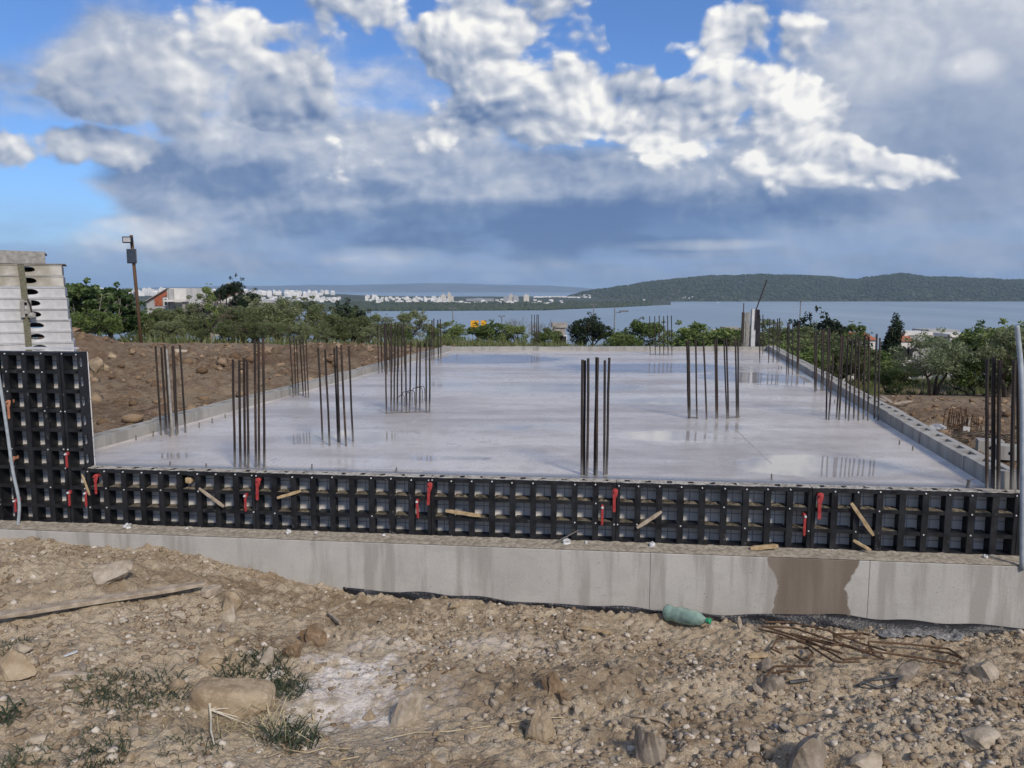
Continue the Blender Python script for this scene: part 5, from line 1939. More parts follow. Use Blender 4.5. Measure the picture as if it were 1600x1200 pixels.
def street_lamp(px, py_top, py_base, y, label, arm=0.0, two=True):
    z0 = float(ter_z(px_x(px, y), y))
    x0 = px_x(px, y)
    e_ = empty('street_lamp', (x0, y, z0))
    tag(e_, label, 'street lamp')
    zt = px_z(py_top, y) - z0
    r_ = 1.25 * y / F
    mb = MB(); mb.tube([(0, 0, -0.3), (0, 0, zt)], [r_, r_ * 0.7], 8); mb.build('pole', M_steelgrey, e_, smooth=True)
    k = y / F
    mb = MB()
    if two:
        mb.box(-5.5 * k, -0.5 * k, -0.15, 0.15, zt, zt + 1.6 * k); mb.box(0.5 * k, 5.5 * k, -0.15, 0.15, zt + 0.2 * k, zt + 1.8 * k)
    else:
        mb.bar((0, 0, zt - 9 * k), (10 * k, 0, zt - 8 * k), 1.2 * k, 1.2 * k); mb.box(8 * k, 21 * k, -0.2, 0.2, zt - 7.5 * k, zt - 5.2 * k)
    mb.build('lamp_head', M_steelgrey, e_)


street_lamp(1252, 471, 560, 70, 'double headed street lamp against the water at right')
street_lamp(961, 480, 545, 62, 'street lamp with one long arm right of the carob tree', two=False)
street_lamp(928, 477, 545, 95, 'thin lamp post behind the dark carob tree')
street_lamp(707, 483, 545, 85, 'thin lamp post left of the yellow boards')
street_lamp(784, 495, 545, 75, 'short dark post right of the yellow boards')

# ================================================================== THE TOWN ACROSS THE BAY
def fn_town(c0, c1):
    def fn(nt, p):
        v = objco(nt)
        x, yv, z = nsep(nt, v)
        g = nt.nodes.new('ShaderNodeNewGeometry')
        nz = nsep(nt, E(nt, g.outputs['Normal']))[2]
        wx = nsmooth(nt, nmath(nt, 'ABSOLUTE', nmath(nt, 'FRACT', (x + yv) / 3.2) - 0.5), 0.20, 0.26, 1.0, 0.0)
        wz = nsmooth(nt, nmath(nt, 'ABSOLUTE', nmath(nt, 'FRACT', z / 3.0) - 0.5), 0.22, 0.28, 1.0, 0.0)
        side = nsmooth(nt, nmath(nt, 'ABSOLUTE', nz), 0.3, 0.6, 1.0, 0.0)
        base = nmix(nt, objrand(nt), c0, c1)
        put(nt, p.inputs['Base Color'], nmix(nt, wx * wz * side * 0.55, base, (0.14, 0.15, 0.17)))
    return fn


M_town = material('town_plaster', fn_town((0.74, 0.71, 0.66), (0.82, 0.81, 0.79)), rough=0.9)
M_tower = material('tower_plaster', fn_town((0.50, 0.46, 0.38), (0.66, 0.61, 0.52)), rough=0.9)
M_towerdark = material('tower_grey', fn_town((0.30, 0.31, 0.33), (0.40, 0.40, 0.41)), rough=0.9)


def block_building(kind):
    mb = MB()
    if kind == 0:
        mb.box(-1, 1, -0.6, 0.6, -0.6, 1)
        mb.box(-0.3, 0.2, -0.3, 0.3, 1, 1.15)
    elif kind == 1:
        mb.box(-1, 0.1, -0.6, 0.6, -0.6, 1)
        mb.box(0.101, 1, -0.5, 0.7, -0.6, 0.72)
        mb.box(-0.8, -0.4, -0.2, 0.3, 1, 1.12)
    elif kind == 2:
        mb.box(-1, 1, -0.6, 0.6, -0.6, 0.8)
        mb.add([(-1.05, -0.66, 0.801), (1.05, -0.66, 0.801), (1.05, 0.66, 0.801), (-1.05, 0.66, 0.801), (-0.8, 0, 1.05), (0.8, 0, 1.05)], [(3, 2, 1, 0), (0, 1, 5, 4), (2, 3, 4, 5), (1, 2, 5), (3, 0, 4)])
    else:
        mb.box(-1, -0.35, -0.6, 0.6, -0.6, 1.0)
        mb.box(-0.349, 0.4, -0.5, 0.6, -0.6, 0.85)
        mb.box(0.401, 1, -0.6, 0.5, -0.6, 0.95)
    return mb


def building_mesh(kind, w_, d_, h_, mat, name='apartment_block'):
    mb = block_building(kind)
    mb.v = [(x * w_, yv * d_, z * h_) for x, yv, z in mb.v]
    return mb.mesh(name, mat)


rt = random.Random(12)
shapes = [building_mesh(k % 4, rt.uniform(5.5, 11), rt.uniform(6, 9), rt.uniform(9, 19), M_town) for k in range(12)]
low_shapes = [building_mesh((2, 0, 3)[k % 3], rt.uniform(4.5, 9), rt.uniform(5, 8), rt.uniform(5, 8), M_town) for k in range(6)]


def put_building(px, y, me_, group, label, sc_=1.0, name='apartment_block'):
    o_ = link(name, me_, None)
    o_.location = (bearing(px) * y, y, float(coast_z(px, y)))
    o_.rotation_euler = (0, 0, rt.uniform(-0.5, 0.5))
    o_.scale = (sc_, sc_, sc_)
    tag(o_, label, 'building', group)
    return o_


G1, G2 = 'dense white blocks on the left of the far town', 'scattered buildings of the far town'
for i in range(215):
    px = rt.uniform(90, 530)
    y = rt.uniform(2650, 3250)
    if px > 480 and rt.random() < (px - 480) / 70:
        continue
    put_building(px, y, rt.choice(shapes), G1, 'white town block ' + next(t for lim, t in ((205, 'seen above the fig trees left of the floodlight pole'), (265, 'seen between floodlight pole and slanted roof house'), (335, 'seen between the slanted roof house and the red roof'), (400, 'seen behind the dark pine'), (440, 'just right of the dark pine'), (485, 'in the middle of the dense white slope'), (600, 'at the right end of the dense white slope')) if px < lim))
for i in range(60):
    px = rt.uniform(575, 700)
    y = rt.uniform(2450, 2950)
    put_building(px, y, rt.choice(low_shapes if rt.random() < 0.65 else shapes), G2, 'pale far town building ' + ('left of the single tall block' if px < 578 else 'between the single tall block and the middle white block' if px < 607 else 'left of the white tower block' if px < 641 else 'right of the white tower block' if px < 672 else 'just left of the cream towers'), 0.85)
for i in range(40):
    px = rt.uniform(700, 890)
    y = rt.uniform(2350, 2800)
    put_building(px, y, rt.choice(low_shapes), G2, 'pale low building of the far town among the shore trees right of the towers', 0.8)
for i in range(70):
    px = rt.uniform(385, 535)
    y = rt.uniform(2350, 2650)
    put_building(px, y, rt.choice(low_shapes), G1, 'low white house in front of the dense blocks on the left of the far town', 1.0, 'town_house')
# houses climbing the left flank of the hill
for i in range(55):
    px = rt.uniform(835, 925)
    y = rt.uniform(3300, 3650)
    o = put_building(px, y, rt.choice(low_shapes), 'houses climbing the hill flank', 'small pale house on the wooded hill flank, ' + ('lower left end' if px < 860 else 'middle part' if px < 895 else 'upper right end'), 0.75, 'hillside_house')
    o.location.z = float(max(hill_z(px, y), coast_z(px, y)))
for i in range(16):
    px = rt.uniform(925, 1140)
    y = rt.uniform(3235, 3290)
    o = put_building(px, y, rt.choice(low_shapes), 'waterfront houses below the hill', 'small pale waterfront building at the foot of the wooded hill', 0.55 if px > 980 else 0.75, 'waterfront_house')
    o.location.z = float(hill_z(px, y))


def tower(px0, px1, py_top, py_bot, y, label, mat, kind=0):
    k = y / F
    w_ = (px1 - px0) * k / 2
    h_ = (py_bot - py_top) * k
    o_ = link('tower_block', building_mesh(kind, w_, w_ * 1.1, h_, mat, 'tower_block'), None)
    px = (px0 + px1) / 2
    o_.location = (bearing(px) * y, y, px_z(py_bot, y))
    tag(o_, label, 'tower')


tower(690.5, 698.5, 461.5, 475, 2600, 'left one of the pair of tall cream towers in the far town', M_tower)
tower(701, 710, 458.5, 475, 2600, 'taller right one of the pair of cream towers in the far town', M_tower, 1)
tower(787, 795, 464, 476, 2600, 'dark grey half of the tower cluster right of the stadium', M_towerdark)
tower(795.2, 802, 461, 476, 2605, 'cream tower in the middle of the cluster right of the stadium', M_tower)
tower(802.2, 810, 463, 476, 2600, 'grey right half of the tower cluster', M_towerdark)
tower(818, 826.5, 461.5, 474, 2650, 'single cream tower left of the wooded hill', M_tower)
tower(730, 772, 467, 473, 2700, 'long grey building behind the stadium arch', M_towerdark, 0)
tower(575, 581, 462, 471, 2900, 'single tall white block on the green rise of the far town', M_town)
tower(638, 644, 464, 473, 2800, 'white tower block left of the cream towers', M_town, 1)
tower(655, 660, 465.5, 473, 2800, 'smaller white block between the white tower and the cream towers', M_town)
tower(604, 609, 465, 472, 2800, 'white block in the middle of the low far town', M_town)

# stadium with its shell roof
y = 2450.0
k = y / F
e = empty('stadium', (px_x(716, y), y, px_z(478, y)))
tag(e, 'pale arched stadium roof on the far shore below the cream towers', 'stadium')
mb = MB()
for s_ in (-1, 1):
    vv, ff = [], []
    nA_ = 14
    for i in range(nA_ + 1):
        t = math.pi * i / nA_
        for j in range(4):
            yy = s_ * (6 + 13 * j)
            hh = 6.5 * k * math.sin(t) * (1 - 0.16 * j)
            vv.append((-27 * k * math.cos(t), yy, hh))
    for i in range(nA_):
        for j in range(3):
            q = i * 4 + j
            ff.append((q, q + 4, q + 5, q + 1))
    mb.add(vv, ff)
mb.build('shell_roof', M_town, e)
mb = MB(); mb.box(-24 * k, 24 * k, -40, 40, -6, 1.2 * k); mb.build('stand', M_towerdark, e)

# white ferry hull and moored boats
M_hull = simple('boat_white', (0.75, 0.75, 0.75), (0.82, 0.82, 0.82), 1, 0.5)
for i, (px, py, L, lb) in enumerate([(949, 474.6, 30, 'white ferry moored below the wooded hill'), (1000, 474.2, 9, 'small white boat below the hill, left one'), (1044, 473.6, 10, 'small white boat below the hill, middle one'), (1122, 473.2, 9, 'small white boat below the hill, right one'), (1590, 470.4, 12, 'white boat far right under the wooded hill'), (1375, 472.2, 5, 'tiny white boat out on the water at right')]):
    p = at_z(px, py, SEA)
    e = empty('moored_boat', p)
    tag(e, lb, 'boat')
    mb = prism([(-L / 2, 0), (L * 0.42, 0), (L / 2, L * 0.1), (-L / 2, L * 0.09)], -L * 0.12, L * 0.12); mb.build('hull', M_hull, e)
    mb = prism([(-L * 0.4, L * 0.1), (L * 0.25, L * 0.1), (L * 0.2, L * 0.19), (-L * 0.38, L * 0.19)], -L * 0.1, L * 0.1); mb.build('cabin', M_hull, e)

# ================================================================== FOREGROUND: STONES, PLANKS, BOTTLE, REBAR, MEMBRANE
def m_rock(name, c0, c1, c2):
    def fn(nt, p):
        v = objco(nt)
        a = nnoise(nt, v, 7.0, 6, 0.6)
        b = nnoise(nt, v, 45.0, 4, 0.6)
        c = nmix(nt, nsmooth(nt, a, 0.38, 0.62), c0, c1)
        c = nmix(nt, nsmooth(nt, b, 0.5, 0.75) * 0.55, c, c2)
        c = nmix(nt, nsmooth(nt, b, 0.25, 0.4, 1.0, 0.0) * 0.4, c, tuple(x * 0.5 for x in c0))
        put(nt, p.inputs['Base Color'], c)
        bump(nt, p, a * 0.5 + b * 0.6, 0.6, 0.008)
    return material(name, fn, rough=0.92, spec=0.2)


M_rock_tan = m_rock('tan_rock', (0.235, 0.175, 0.11), (0.36, 0.285, 0.195), (0.46, 0.39, 0.29))
M_rock_pale = m_rock('pale_rock', (0.27, 0.22, 0.16), (0.39, 0.335, 0.265), (0.50, 0.45, 0.375))
M_rock_brown = m_rock('brown_clod', (0.15, 0.10, 0.06), (0.24, 0.17, 0.11), (0.32, 0.245, 0.17))
M_rock_grey = m_rock('grey_rock', (0.175, 0.142, 0.108), (0.275, 0.232, 0.185), (0.38, 0.335, 0.28))


def rock_mesh(seed, sx, sy, sz, mat, sub=3, cuts=9, rough=0.10, boxy=False):
    rr = np.random.RandomState(seed)
    bm_ = bmesh.new()
    bmesh.ops.create_icosphere(bm_, subdivisions=sub, radius=1.0)
    co = np.array([v.co[:] for v in bm_.verts])
    if boxy:
        q4 = (np.abs(co) ** 5).sum(1) ** 0.2
        co = co / q4[:, None]
    for _ in range(cuts):                      # flat broken faces
        n_ = rr.normal(size=3)
        n_ /= np.linalg.norm(n_)
        d_ = rr.uniform(0.40, 0.74) if not boxy else rr.uniform(0.80, 1.15)
        t = co @ n_ - d_
        co = co - np.clip(t, 0, None)[:, None] * n_ * 0.99
    k = 1 + rough * fbm(co[:, 0] * 2.2 + co[:, 2] * 1.3, co[:, 1] * 2.2 - co[:, 2], 4, seed, 0.6)
    co = co * k[:, None]
    mx = np.abs(co).max(0)
    co = co / mx * np.array([sx, sy, sz]) * 0.5
    for v, c in zip(bm_.verts, co):
        v.co = c
    me_ = bpy.data.meshes.new('rock')
    bm_.to_mesh(me_)
    bm_.free()
    me_.materials.append(mat)
    return me_


def rock(px, py, wpx, hpx, mat, label, seed, rz=None, group=None, sink=0.30, dep=0.75, name='rock', tilt=0.0, cuts=9, rough=0.10, boxy=False):
    """rock whose foot is seen at (px, py); width and height in photo pixels"""
    p = gp(px, py)
    k = (p - CAM).length / F
    W_, H_ = wpx * k, hpx * k * 1.05
    me_ = rock_mesh(seed, W_, W_ * dep, H_ / (1 - sink), mat, 4 if wpx > 48 else 3, cuts, rough, boxy)
    o_ = link(name, me_, None)
    o_.location = (p.x, p.y + W_ * dep * 0.35, p.z + H_ / (1 - sink) * (0.5 - sink))
    o_.rotation_euler = (0, tilt, rnd.uniform(-0.25, 0.25) if rz is None else rz)
    tag(o_, label, 'rock', group)
    return o_


RK = [
    (357, 1112, 112, 30, 'T', 'large brown flat-topped stone in the grass at lower left', 0.06, 0.12),
    (15, 1062, 62, 30, 'T', 'yellowish rounded stone at the left picture edge', 0, 0),
    (160, 912, 66, 24, 'P', 'pale boulder half buried in the left soil mound', 0, 0),
    (355, 957, 36, 26, 'T', 'squat tan stone at the right end of the plank', 0, 0),
    (358, 972, 30, 18, 'P', 'pale stone stacked below the plank end stone', 0, 0),
    (345, 990, 15, 14, 'G', 'small grey stone under the plank end stones', 0, 0),
    (356, 1010, 28, 15, 'T', 'tan wedge stone in the row below the plank end', 0, 0),
    (327, 1042, 36, 20, 'T', 'square tan stone above the grass clump', 0, 0),
    (366, 1034, 18, 12, 'T', 'small tan stone right of the square one', 0, 0),
    (632, 1134, 38, 42, 'P', 'pointed pale slab stone standing at lower centre', 0.25, 0.5),
    (838, 1157, 56, 40, 'T', 'rounded tan boulder right of the string', -0.1, 0.2),
    (1014, 1196, 52, 48, 'G', 'grey upright stone at the bottom centre right', 0, 0),
    (1268, 1215, 72, 46, 'G', 'big brown grey stone cut by the bottom edge', 0, 0),
    (1360, 1205, 48, 22, 'P', 'flat pale stone at the bottom edge right of the big grey one', 0, 0),
    (1420, 1066, 44, 24, 'G', 'pale grey stone above the right gravel heap', 0, 0),
    (1546, 1066, 46, 22, 'P', 'pale broken stone right of the rusty rebar', 0, 0),
    (1548, 1056, 34, 16, 'G', 'grey stone lying behind the pale broken one at right', 0, 0),
    (1540, 1166, 48, 14, 'P', 'long pale flake of stone at lower right', 0.5, 0),
    (648, 931, 40, 16, 'B', 'brown stone leaning on the membrane at the wall foot left of centre', 0, 0),
    (748, 928, 22, 20, 'B', 'upright brown clod at the wall foot', 0, 0.3),
    (614, 927, 26, 14, 'B', 'low brown clod at the wall foot left of the brown stone', 0, 0),
    (715, 930, 18, 9, 'B', 'small flat clod at the wall foot', 0, 0),
    (856, 947, 56, 18, 'T', 'yellow tan stone resting against the wall foot', 0, 0),
    (889, 945, 10, 12, 'P', 'small pale stone beside the yellow tan one', 0, 0),
    (868, 1088, 44, 30, 'B', 'dark brown earth clod left of the gravel', 0, 0),
    (885, 1096, 26, 18, 'B', 'smaller earth clod against the dark one', 0, 0),
    (455, 902, 24, 16, 'B', 'brown clod on the shoulder of the left mound by the wall', 0, 0),
    (492, 1008, 46, 26, 'B', 'big crumbly brown clod left of the lime patch', 0, 0),
    (452, 1028, 32, 22, 'B', 'brown clod below the big crumbly one', 0, 0),
    (414, 1045, 26, 26, 'P', 'pale green grey stone by the grass', 0, 0),
    (1208, 1082, 42, 20, 'G', 'grey stone under the lower rusty stirrup', 0, 0),
    (1198, 1052, 26, 18, 'G', 'round grey stone inside the rusty stirrup', 0, 0),
    (1112, 982, 10, 10, 'P', 'white pebble below the bottle neck', 0, 0),
    (1157, 985, 10, 18, 'P', 'upright pale chip right of the bottle', 0, 0),
    (1378, 1026, 24, 14, 'P', 'pale stone inside the long rusty stirrup', 0, 0),
    (982, 977, 18, 6, 'P', 'flat white stone left of the bottle', 0, 0),
    (877, 1023, 20, 14, 'P', 'white stone pair at centre', 0, 0),
    (911, 1126, 13, 14, 'P', 'white square chip right of the rounded tan boulder', 0, 0),
    (902, 1118, 14, 11, 'P', 'grey white chip beside the square chip', 0, 0),
    (881, 1112, 13, 9, 'P', 'pale chip left of the grey white chip', 0, 0),
    (1069, 1122, 18, 14, 'P', 'pale angular stone right of the twig', 0, 0),
    (1019, 1122, 18, 11, 'P', 'pale stone above the twig', 0, 0),
    (980, 1140, 16, 15, 'G', 'grey stone under the twig', 0, 0),
    (1176, 1178, 22, 11, 'P', 'pale flat stone in the gravel right of centre', 0, 0),
    (1265, 1150, 20, 9, 'G', 'flat grey stone on the heap left slope', 0, 0),
    (1390, 1120, 12, 7, 'P', 'small pale stone on top of the heap', 0, 0),
    (737, 1162, 30, 10, 'P', 'long pale stone below the string', 0.2, 0),
    (690, 1192, 22, 12, 'P', 'pale stone at the bottom edge left of centre', 0, 0),
    (626, 1080, 28, 6, 'T', 'thin flat tan stone above the pointed slab', 0, 0),
    (640, 1052, 12, 11, 'P', 'white stone above the lime patch', 0, 0),
    (527, 999, 10, 10, 'P', 'white chip by the brown clod', 0, 0),
    (767, 981, 11, 8, 'P', 'white stone at centre near the wall', 0, 0),
    (660, 996, 14, 9, 'P', 'white violet stone centre left', 0, 0),
    (487, 1040, 12, 9, 'P', 'pale stone at the edge of the lime patch', 0, 0),
    (780, 1088, 14, 9, 'P', 'pale stone right of the lime patch', 0, 0),
    (179, 977, 12, 10, 'P', 'white stone just under the plank', 0, 0),
    (275, 967, 22, 9, 'P', 'flat pale stone under the right half of the plank', 0, 0),
    (103, 987, 18, 8, 'P', 'pale stone below the left half of the plank', 0, 0),
    (48, 1040, 18, 9, 'P', 'pale pebble of the group beside the yellowish stone, left', 0, 0),
    (30, 1022, 26, 12, 'P', 'pale flat stone above the yellowish stone', 0.4, 0),
    (53, 1163, 28, 12, 'P', 'pale oval stone at lower left', 0, 0),
    (41, 1178, 17, 8, 'P', 'white chip below the oval stone', 0, 0),
    (124, 1182, 20, 9, 'P', 'flat white stone at lower left', 0, 0),
    (206, 1155, 20, 14, 'P', 'round pale stone below the grass clump', 0, 0),
    (105, 1117, 16, 10, 'P', 'white stone left of the grass clump', 0, 0),
    (130, 1085, 14, 10, 'T', 'brown pebble by the wood offcut', 0, 0),
    (270, 1083, 26, 12, 'T', 'tan stone left of the large brown stone', 0, 0),
    (198, 1192, 16, 9, 'T', 'tan pebble at the bottom left', 0, 0),
]
MM = {'T': M_rock_tan, 'P': M_rock_pale, 'B': M_rock_brown, 'G': M_rock_grey}
for i, (px, py, wp, hp_, mk, lb, rz_, tl) in enumerate(RK):
    rock(px, py, wp, hp_, MM[mk], lb, 1000 + i, rz_ if rz_ else None, tilt=tl, sink=0.38 if mk != 'B' else 0.45, cuts=13 if mk != 'B' else 9, rough=(0.5 if mk == 'B' else 0.05 if wp > 100 else 0.14), dep=0.5 if wp > 100 else 0.75, boxy=(wp > 100 or 'square tan' in lb or 'flake' in lb or 'slab stone' in lb))

LM = [(357, 1095, 'the large brown flat-topped stone'), (15, 1050, 'the yellowish stone at the left edge'), (160, 900, 'the pale mound boulder'), (60, 965, 'the left half of the plank'), (230, 945, 'the right half of the plank'), (355, 950, 'the plank end stones'), (327, 1035, 'the square tan stone'),
      (632, 1115, 'the pointed pale slab stone'), (838, 1140, 'the rounded tan boulder'), (1014, 1175, 'the grey upright stone'), (1268, 1190, 'the big bottom edge stone'), (1420, 1055, 'the stone above the gravel heap'), (1546, 1055, 'the pale broken stone'), (1540, 1160, 'the long pale flake'),
      (648, 925, 'the brown stone at the wall foot'), (856, 940, 'the yellow tan wall foot stone'), (868, 1080, 'the dark brown clod'), (492, 1000, 'the crumbly brown clod'), (1208, 1075, 'the grey stone under the stirrup'), (1075, 965, 'the green bottle'), (930, 988, 'the split wood chip'), (560, 1080, 'the lime patch'),
      (730, 1148, 'the stretched string'), (1015, 1130, 'the curved twig'), (215, 1092, 'the flattened grass clump'), (108, 1061, 'the grey wood offcut'), (525, 960, 'the broken stick'), (1290, 1015, 'the rusty rebar heap'), (1440, 1020, 'the open rusty stirrup'), (1440, 995, 'the membrane scrap'), (1375, 1074, 'the looped black pipe'),
      (1180, 1029, 'the oval yellowish chip'), (455, 1160, 'the green grass tuft'), (1400, 1120, 'the heap top'), (767, 980, 'the white centre stone'), (877, 1020, 'the white stone pair'), (53, 1160, 'the pale oval stone'), (700, 1052, 'the thin brown stick'), (1120, 1090, 'the gravel centre'), (1100, 1040, 'the soil between bottle and gravel')]
# about 200 loose stones big enough to pick out
sm = [rock_mesh(2000 + i, 1, rnd.uniform(0.6, 0.95), rnd.uniform(0.4, 0.75), MM['PPTG'[i % 4]], 2, 12) for i in range(10)]
rsS = np.random.RandomState(31)
cnt = 0
while cnt < 210:
    px, py = rsS.uniform(-60, 1660), rsS.uniform(905, 1230)
    dens = 0.25 + 0.9 * math.exp(-((px - 1050) / 260) ** 2 - ((py - 1140) / 70) ** 2) + 0.7 * math.exp(-((px - 1480) / 180) ** 2 - ((py - 1100) / 80) ** 2) + 0.5 * math.exp(-((px - 640) / 170) ** 2 - ((py - 1000) / 40) ** 2)
    if rsS.uniform() > dens:
        continue
    if py < 830 + 0.085 * px + 15:
        continue
    p = gp(px, py)
    if p.y > wall_y(p.x) - 0.05:
        continue
    k = (p - CAM).length / F
    s_ = k * rsS.uniform(7, 15) * (1.0 if rsS.uniform() < 0.85 else 1.5)
    kk_ = rsS.randint(10)
    o = link('loose_stone', sm[kk_], None)
    o.location = (p.x, p.y, p.z + s_ * 0.04)
    o.rotation_euler = (rsS.uniform(-0.3, 0.3), rsS.uniform(-0.3, 0.3), rsS.uniform(0, 6.28))
    o.scale = (s_, s_, s_)
    # nearest landmark names the stone
    lm = min(LM, key=lambda q: math.hypot(q[0] - px, (q[1] - py) * 1.4))
    ddx, ddy = px - lm[0], (py - lm[1]) * 1.4
    rel = ('right of' if ddx > 0 else 'left of') if abs(ddx) > abs(ddy) else ('below' if ddy > 0 else 'above')
    near = 'close ' if math.hypot(ddx, ddy) < 45 else ''
    tag(o, 'small %s loose stone %s%s %s' % (('pale', 'pale', 'tan', 'grey')[kk_ % 4], near, rel, lm[2]), 'stone', 'loose stones on the foreground soil')
    cnt += 1

# gravel: one mass
def gravel(n, rng, smin, smax, mat, name, label, seed, dfun=None):
    r_ = np.random.RandomState(seed)
    x = r_.uniform(-4.2, 4.2, n * 3)
    y = r_.uniform(2.2, 6.2, n * 3)
    yw = ORG.y + (x - ORG.x) * (T.y / T.x) - WALL_OUT
    ok_ = (y < yw - 0.02) & (np.abs(x) < y * 0.72 + 0.5)
    patch = fbm(x * 1.3, y * 1.5, 3, 88) * 2.4 + 0.35
    patch = patch + 0.6 * np.exp(-(((x - 0.8) / 0.9) ** 2 + ((y - 3.15) / 0.4) ** 2)) + 0.5 * np.exp(-(((x - 2.2) / 0.9) ** 2 + ((y - 3.4) / 0.5) ** 2)) - 0.55 * np.exp(-(((x + 0.75) / 0.45) ** 2 + ((y - 3.4) / 0.4) ** 2))
    ok_ &= r_.uniform(size=len(x)) < np.clip(patch, 0.06, 1)
    x, y = x[ok_][:n], y[ok_][:n]
    n = len(x)
    z = fg_z(x, y)
    s = smin + (smax - smin) * r_.uniform(0, 1, n) ** 3.5
    c = ICO[None] * (1 + r_.uniform(-0.35, 0.25, (n, len(ICO), 1))) * (np.stack([s * r_.uniform(0.8, 1.3, n), s * r_.uniform(0.7, 1.1, n), s * r_.uniform(0.45, 0.8, n)], -1))[:, None, :]
    a = r_.uniform(0, 6.28, n)
    ca, sa = np.cos(a)[:, None], np.sin(a)[:, None]
    c = np.stack([c[..., 0] * ca - c[..., 1] * sa, c[..., 0] * sa + c[..., 1] * ca, c[..., 2]], -1)
    c += np.stack([x, y, z + s * 0.12], -1)[:, None, :]
    f = (ICOF[None] + (np.arange(n) * len(ICO))[:, None, None]).reshape(-1, 3)
    o_ = link(name, soup(name, c.reshape(-1, 3), f, mat))
    tag(o_, label, 'gravel', kind='stuff')


def fn_gravel(c0, c1, c2):
    def fn(nt, p):
        r = island(nt)
        n = nnoise(nt, pos(nt), 60.0, 4, 0.6)
        c = nramp(nt, r, [(0.0, c0), (0.55, c1), (0.9, c2), (1.0, tuple(min(0.60, x * 1.08) for x in c2))])
        put(nt, p.inputs['Base Color'], nmix(nt, nsmooth(nt, n, 0.4, 0.7) * 0.4, c, tuple(x * 0.7 for x in c0)))
    return fn


M_gravel = material('gravel', fn_gravel((0.20, 0.155, 0.108), (0.34, 0.28, 0.21), (0.52, 0.465, 0.39)), rough=0.95, spec=0.15)
M_crumb = material('soil_crumbs', fn_gravel((0.165, 0.118, 0.076), (0.255, 0.19, 0.13), (0.34, 0.275, 0.20)), rough=0.98, spec=0.1)
M_clod = material('field_clods', fn_gravel((0.13, 0.085, 0.052), (0.21, 0.145, 0.092), (0.29, 0.215, 0.145)), rough=0.98, spec=0.1)
gravel(12000, None, 0.0025, 0.026, M_gravel, 'gravel', 'fine pale gravel strewn over the brown foreground soil', 71)
gravel(9000, None, 0.003, 0.022, M_crumb, 'soil_crumbs', 'brown soil crumbs strewn over the foreground', 72)

# rubble on the heap at the left field and small stones around the slab
for i, (px, py, wp, hp_, y, lb) in enumerate([(150, 549, 28, 22, 13.0, 'angular pale boulder on the left soil heap behind the black panel'), (163, 552, 20, 14, 13.2, 'second boulder leaning on the pale one on the left heap'), (176, 540, 16, 13, 14.0, 'upright stone right of the boulders on the left heap'),
                                              (277, 538, 30, 9, 19.0, 'flat white stone at the far edge of the left field'), (222, 543, 12, 8, 14.5, 'stone in the rubble right of the left heap'), (205, 546, 14, 8, 14.5, 'brown stone in the rubble right of the left heap'), (116, 512, 18, 12, 15.0, 'stone on top of the left soil heap'), (128, 525, 16, 12, 14.5, 'stone on the flank of the left soil heap')]):
    p = at_y(px, py, y)
    k = y / F
    z_ = float(ter_z(p.x, p.y))
    o = link('rock', rock_mesh(3000 + i, wp * k, wp * k * 0.8, hp_ * k * 1.5, M_rock_tan if i in (0, 1, 2) else M_rock_pale if i == 3 else M_rock_brown, 3, 13), None, (p.x, y, z_ + hp_ * k * 0.2))
    tag(o, lb, 'rock')
rs2 = np.random.RandomState(77)
n = 15000
px = rs2.uniform(-12.5, 12.5, n)
py = rs2.uniform(5.6, 24, n)
ax = px - 0.2 * (py - 5) - 0.2
okk = (((ax < -4.15) | (ax > 4.15)) | (py > 18.2)) & (rs2.uniform(size=n) < np.clip(fbm(px * 0.6, py * 0.6, 3, 41) * 1.6 + 0.5, 0.05, 1))
px, py = px[okk], py[okk]
n = len(px)
s = 0.012 + 0.10 * rs2.uniform(0, 1, n) ** 5
spoilw = np.exp(-(((px + 4.2) / 2.4) ** 2 + ((py - 16.5) / 2.6) ** 2)) + np.exp(-(((px + 8.3) / 1.9) ** 2 + ((py - 14.3) / 1.6) ** 2)) + 0.6 * np.exp(-(((px - 5.8) / 1.3) ** 2 + ((py - 9.5) / 1.5) ** 2))
s = s + spoilw * 0.075 * rs2.uniform(0, 1, n) ** 2.5
c = ICO[None] * (1 + rs2.uniform(-0.5, 0.3, (n, len(ICO), 1))) * (np.stack([s, s * 0.85, s * 0.65], -1))[:, None, :]
c += np.stack([px, py, ter_z(px, py) + s * 0.15], -1)[:, None, :]
f = (ICOF[None] + (np.arange(n) * len(ICO))[:, None, None]).reshape(-1, 3)
o = link('field_rubble', soup('field_rubble', c.reshape(-1, 3), f, M_clod))
tag(o, 'stony rubble strewn over the bare fields beside the slab', 'rubble', kind='stuff')


# ---- timber
def ground_stick(name, pts, w_, h_, mat, label, cat, lift=0.012, seed=0):
    a, b = gp(*pts[0]), gp(*pts[1])
    a.z += lift
    b.z += lift
    return stick_between(name, a, b, w_, h_, mat, label, cat, None, seed)


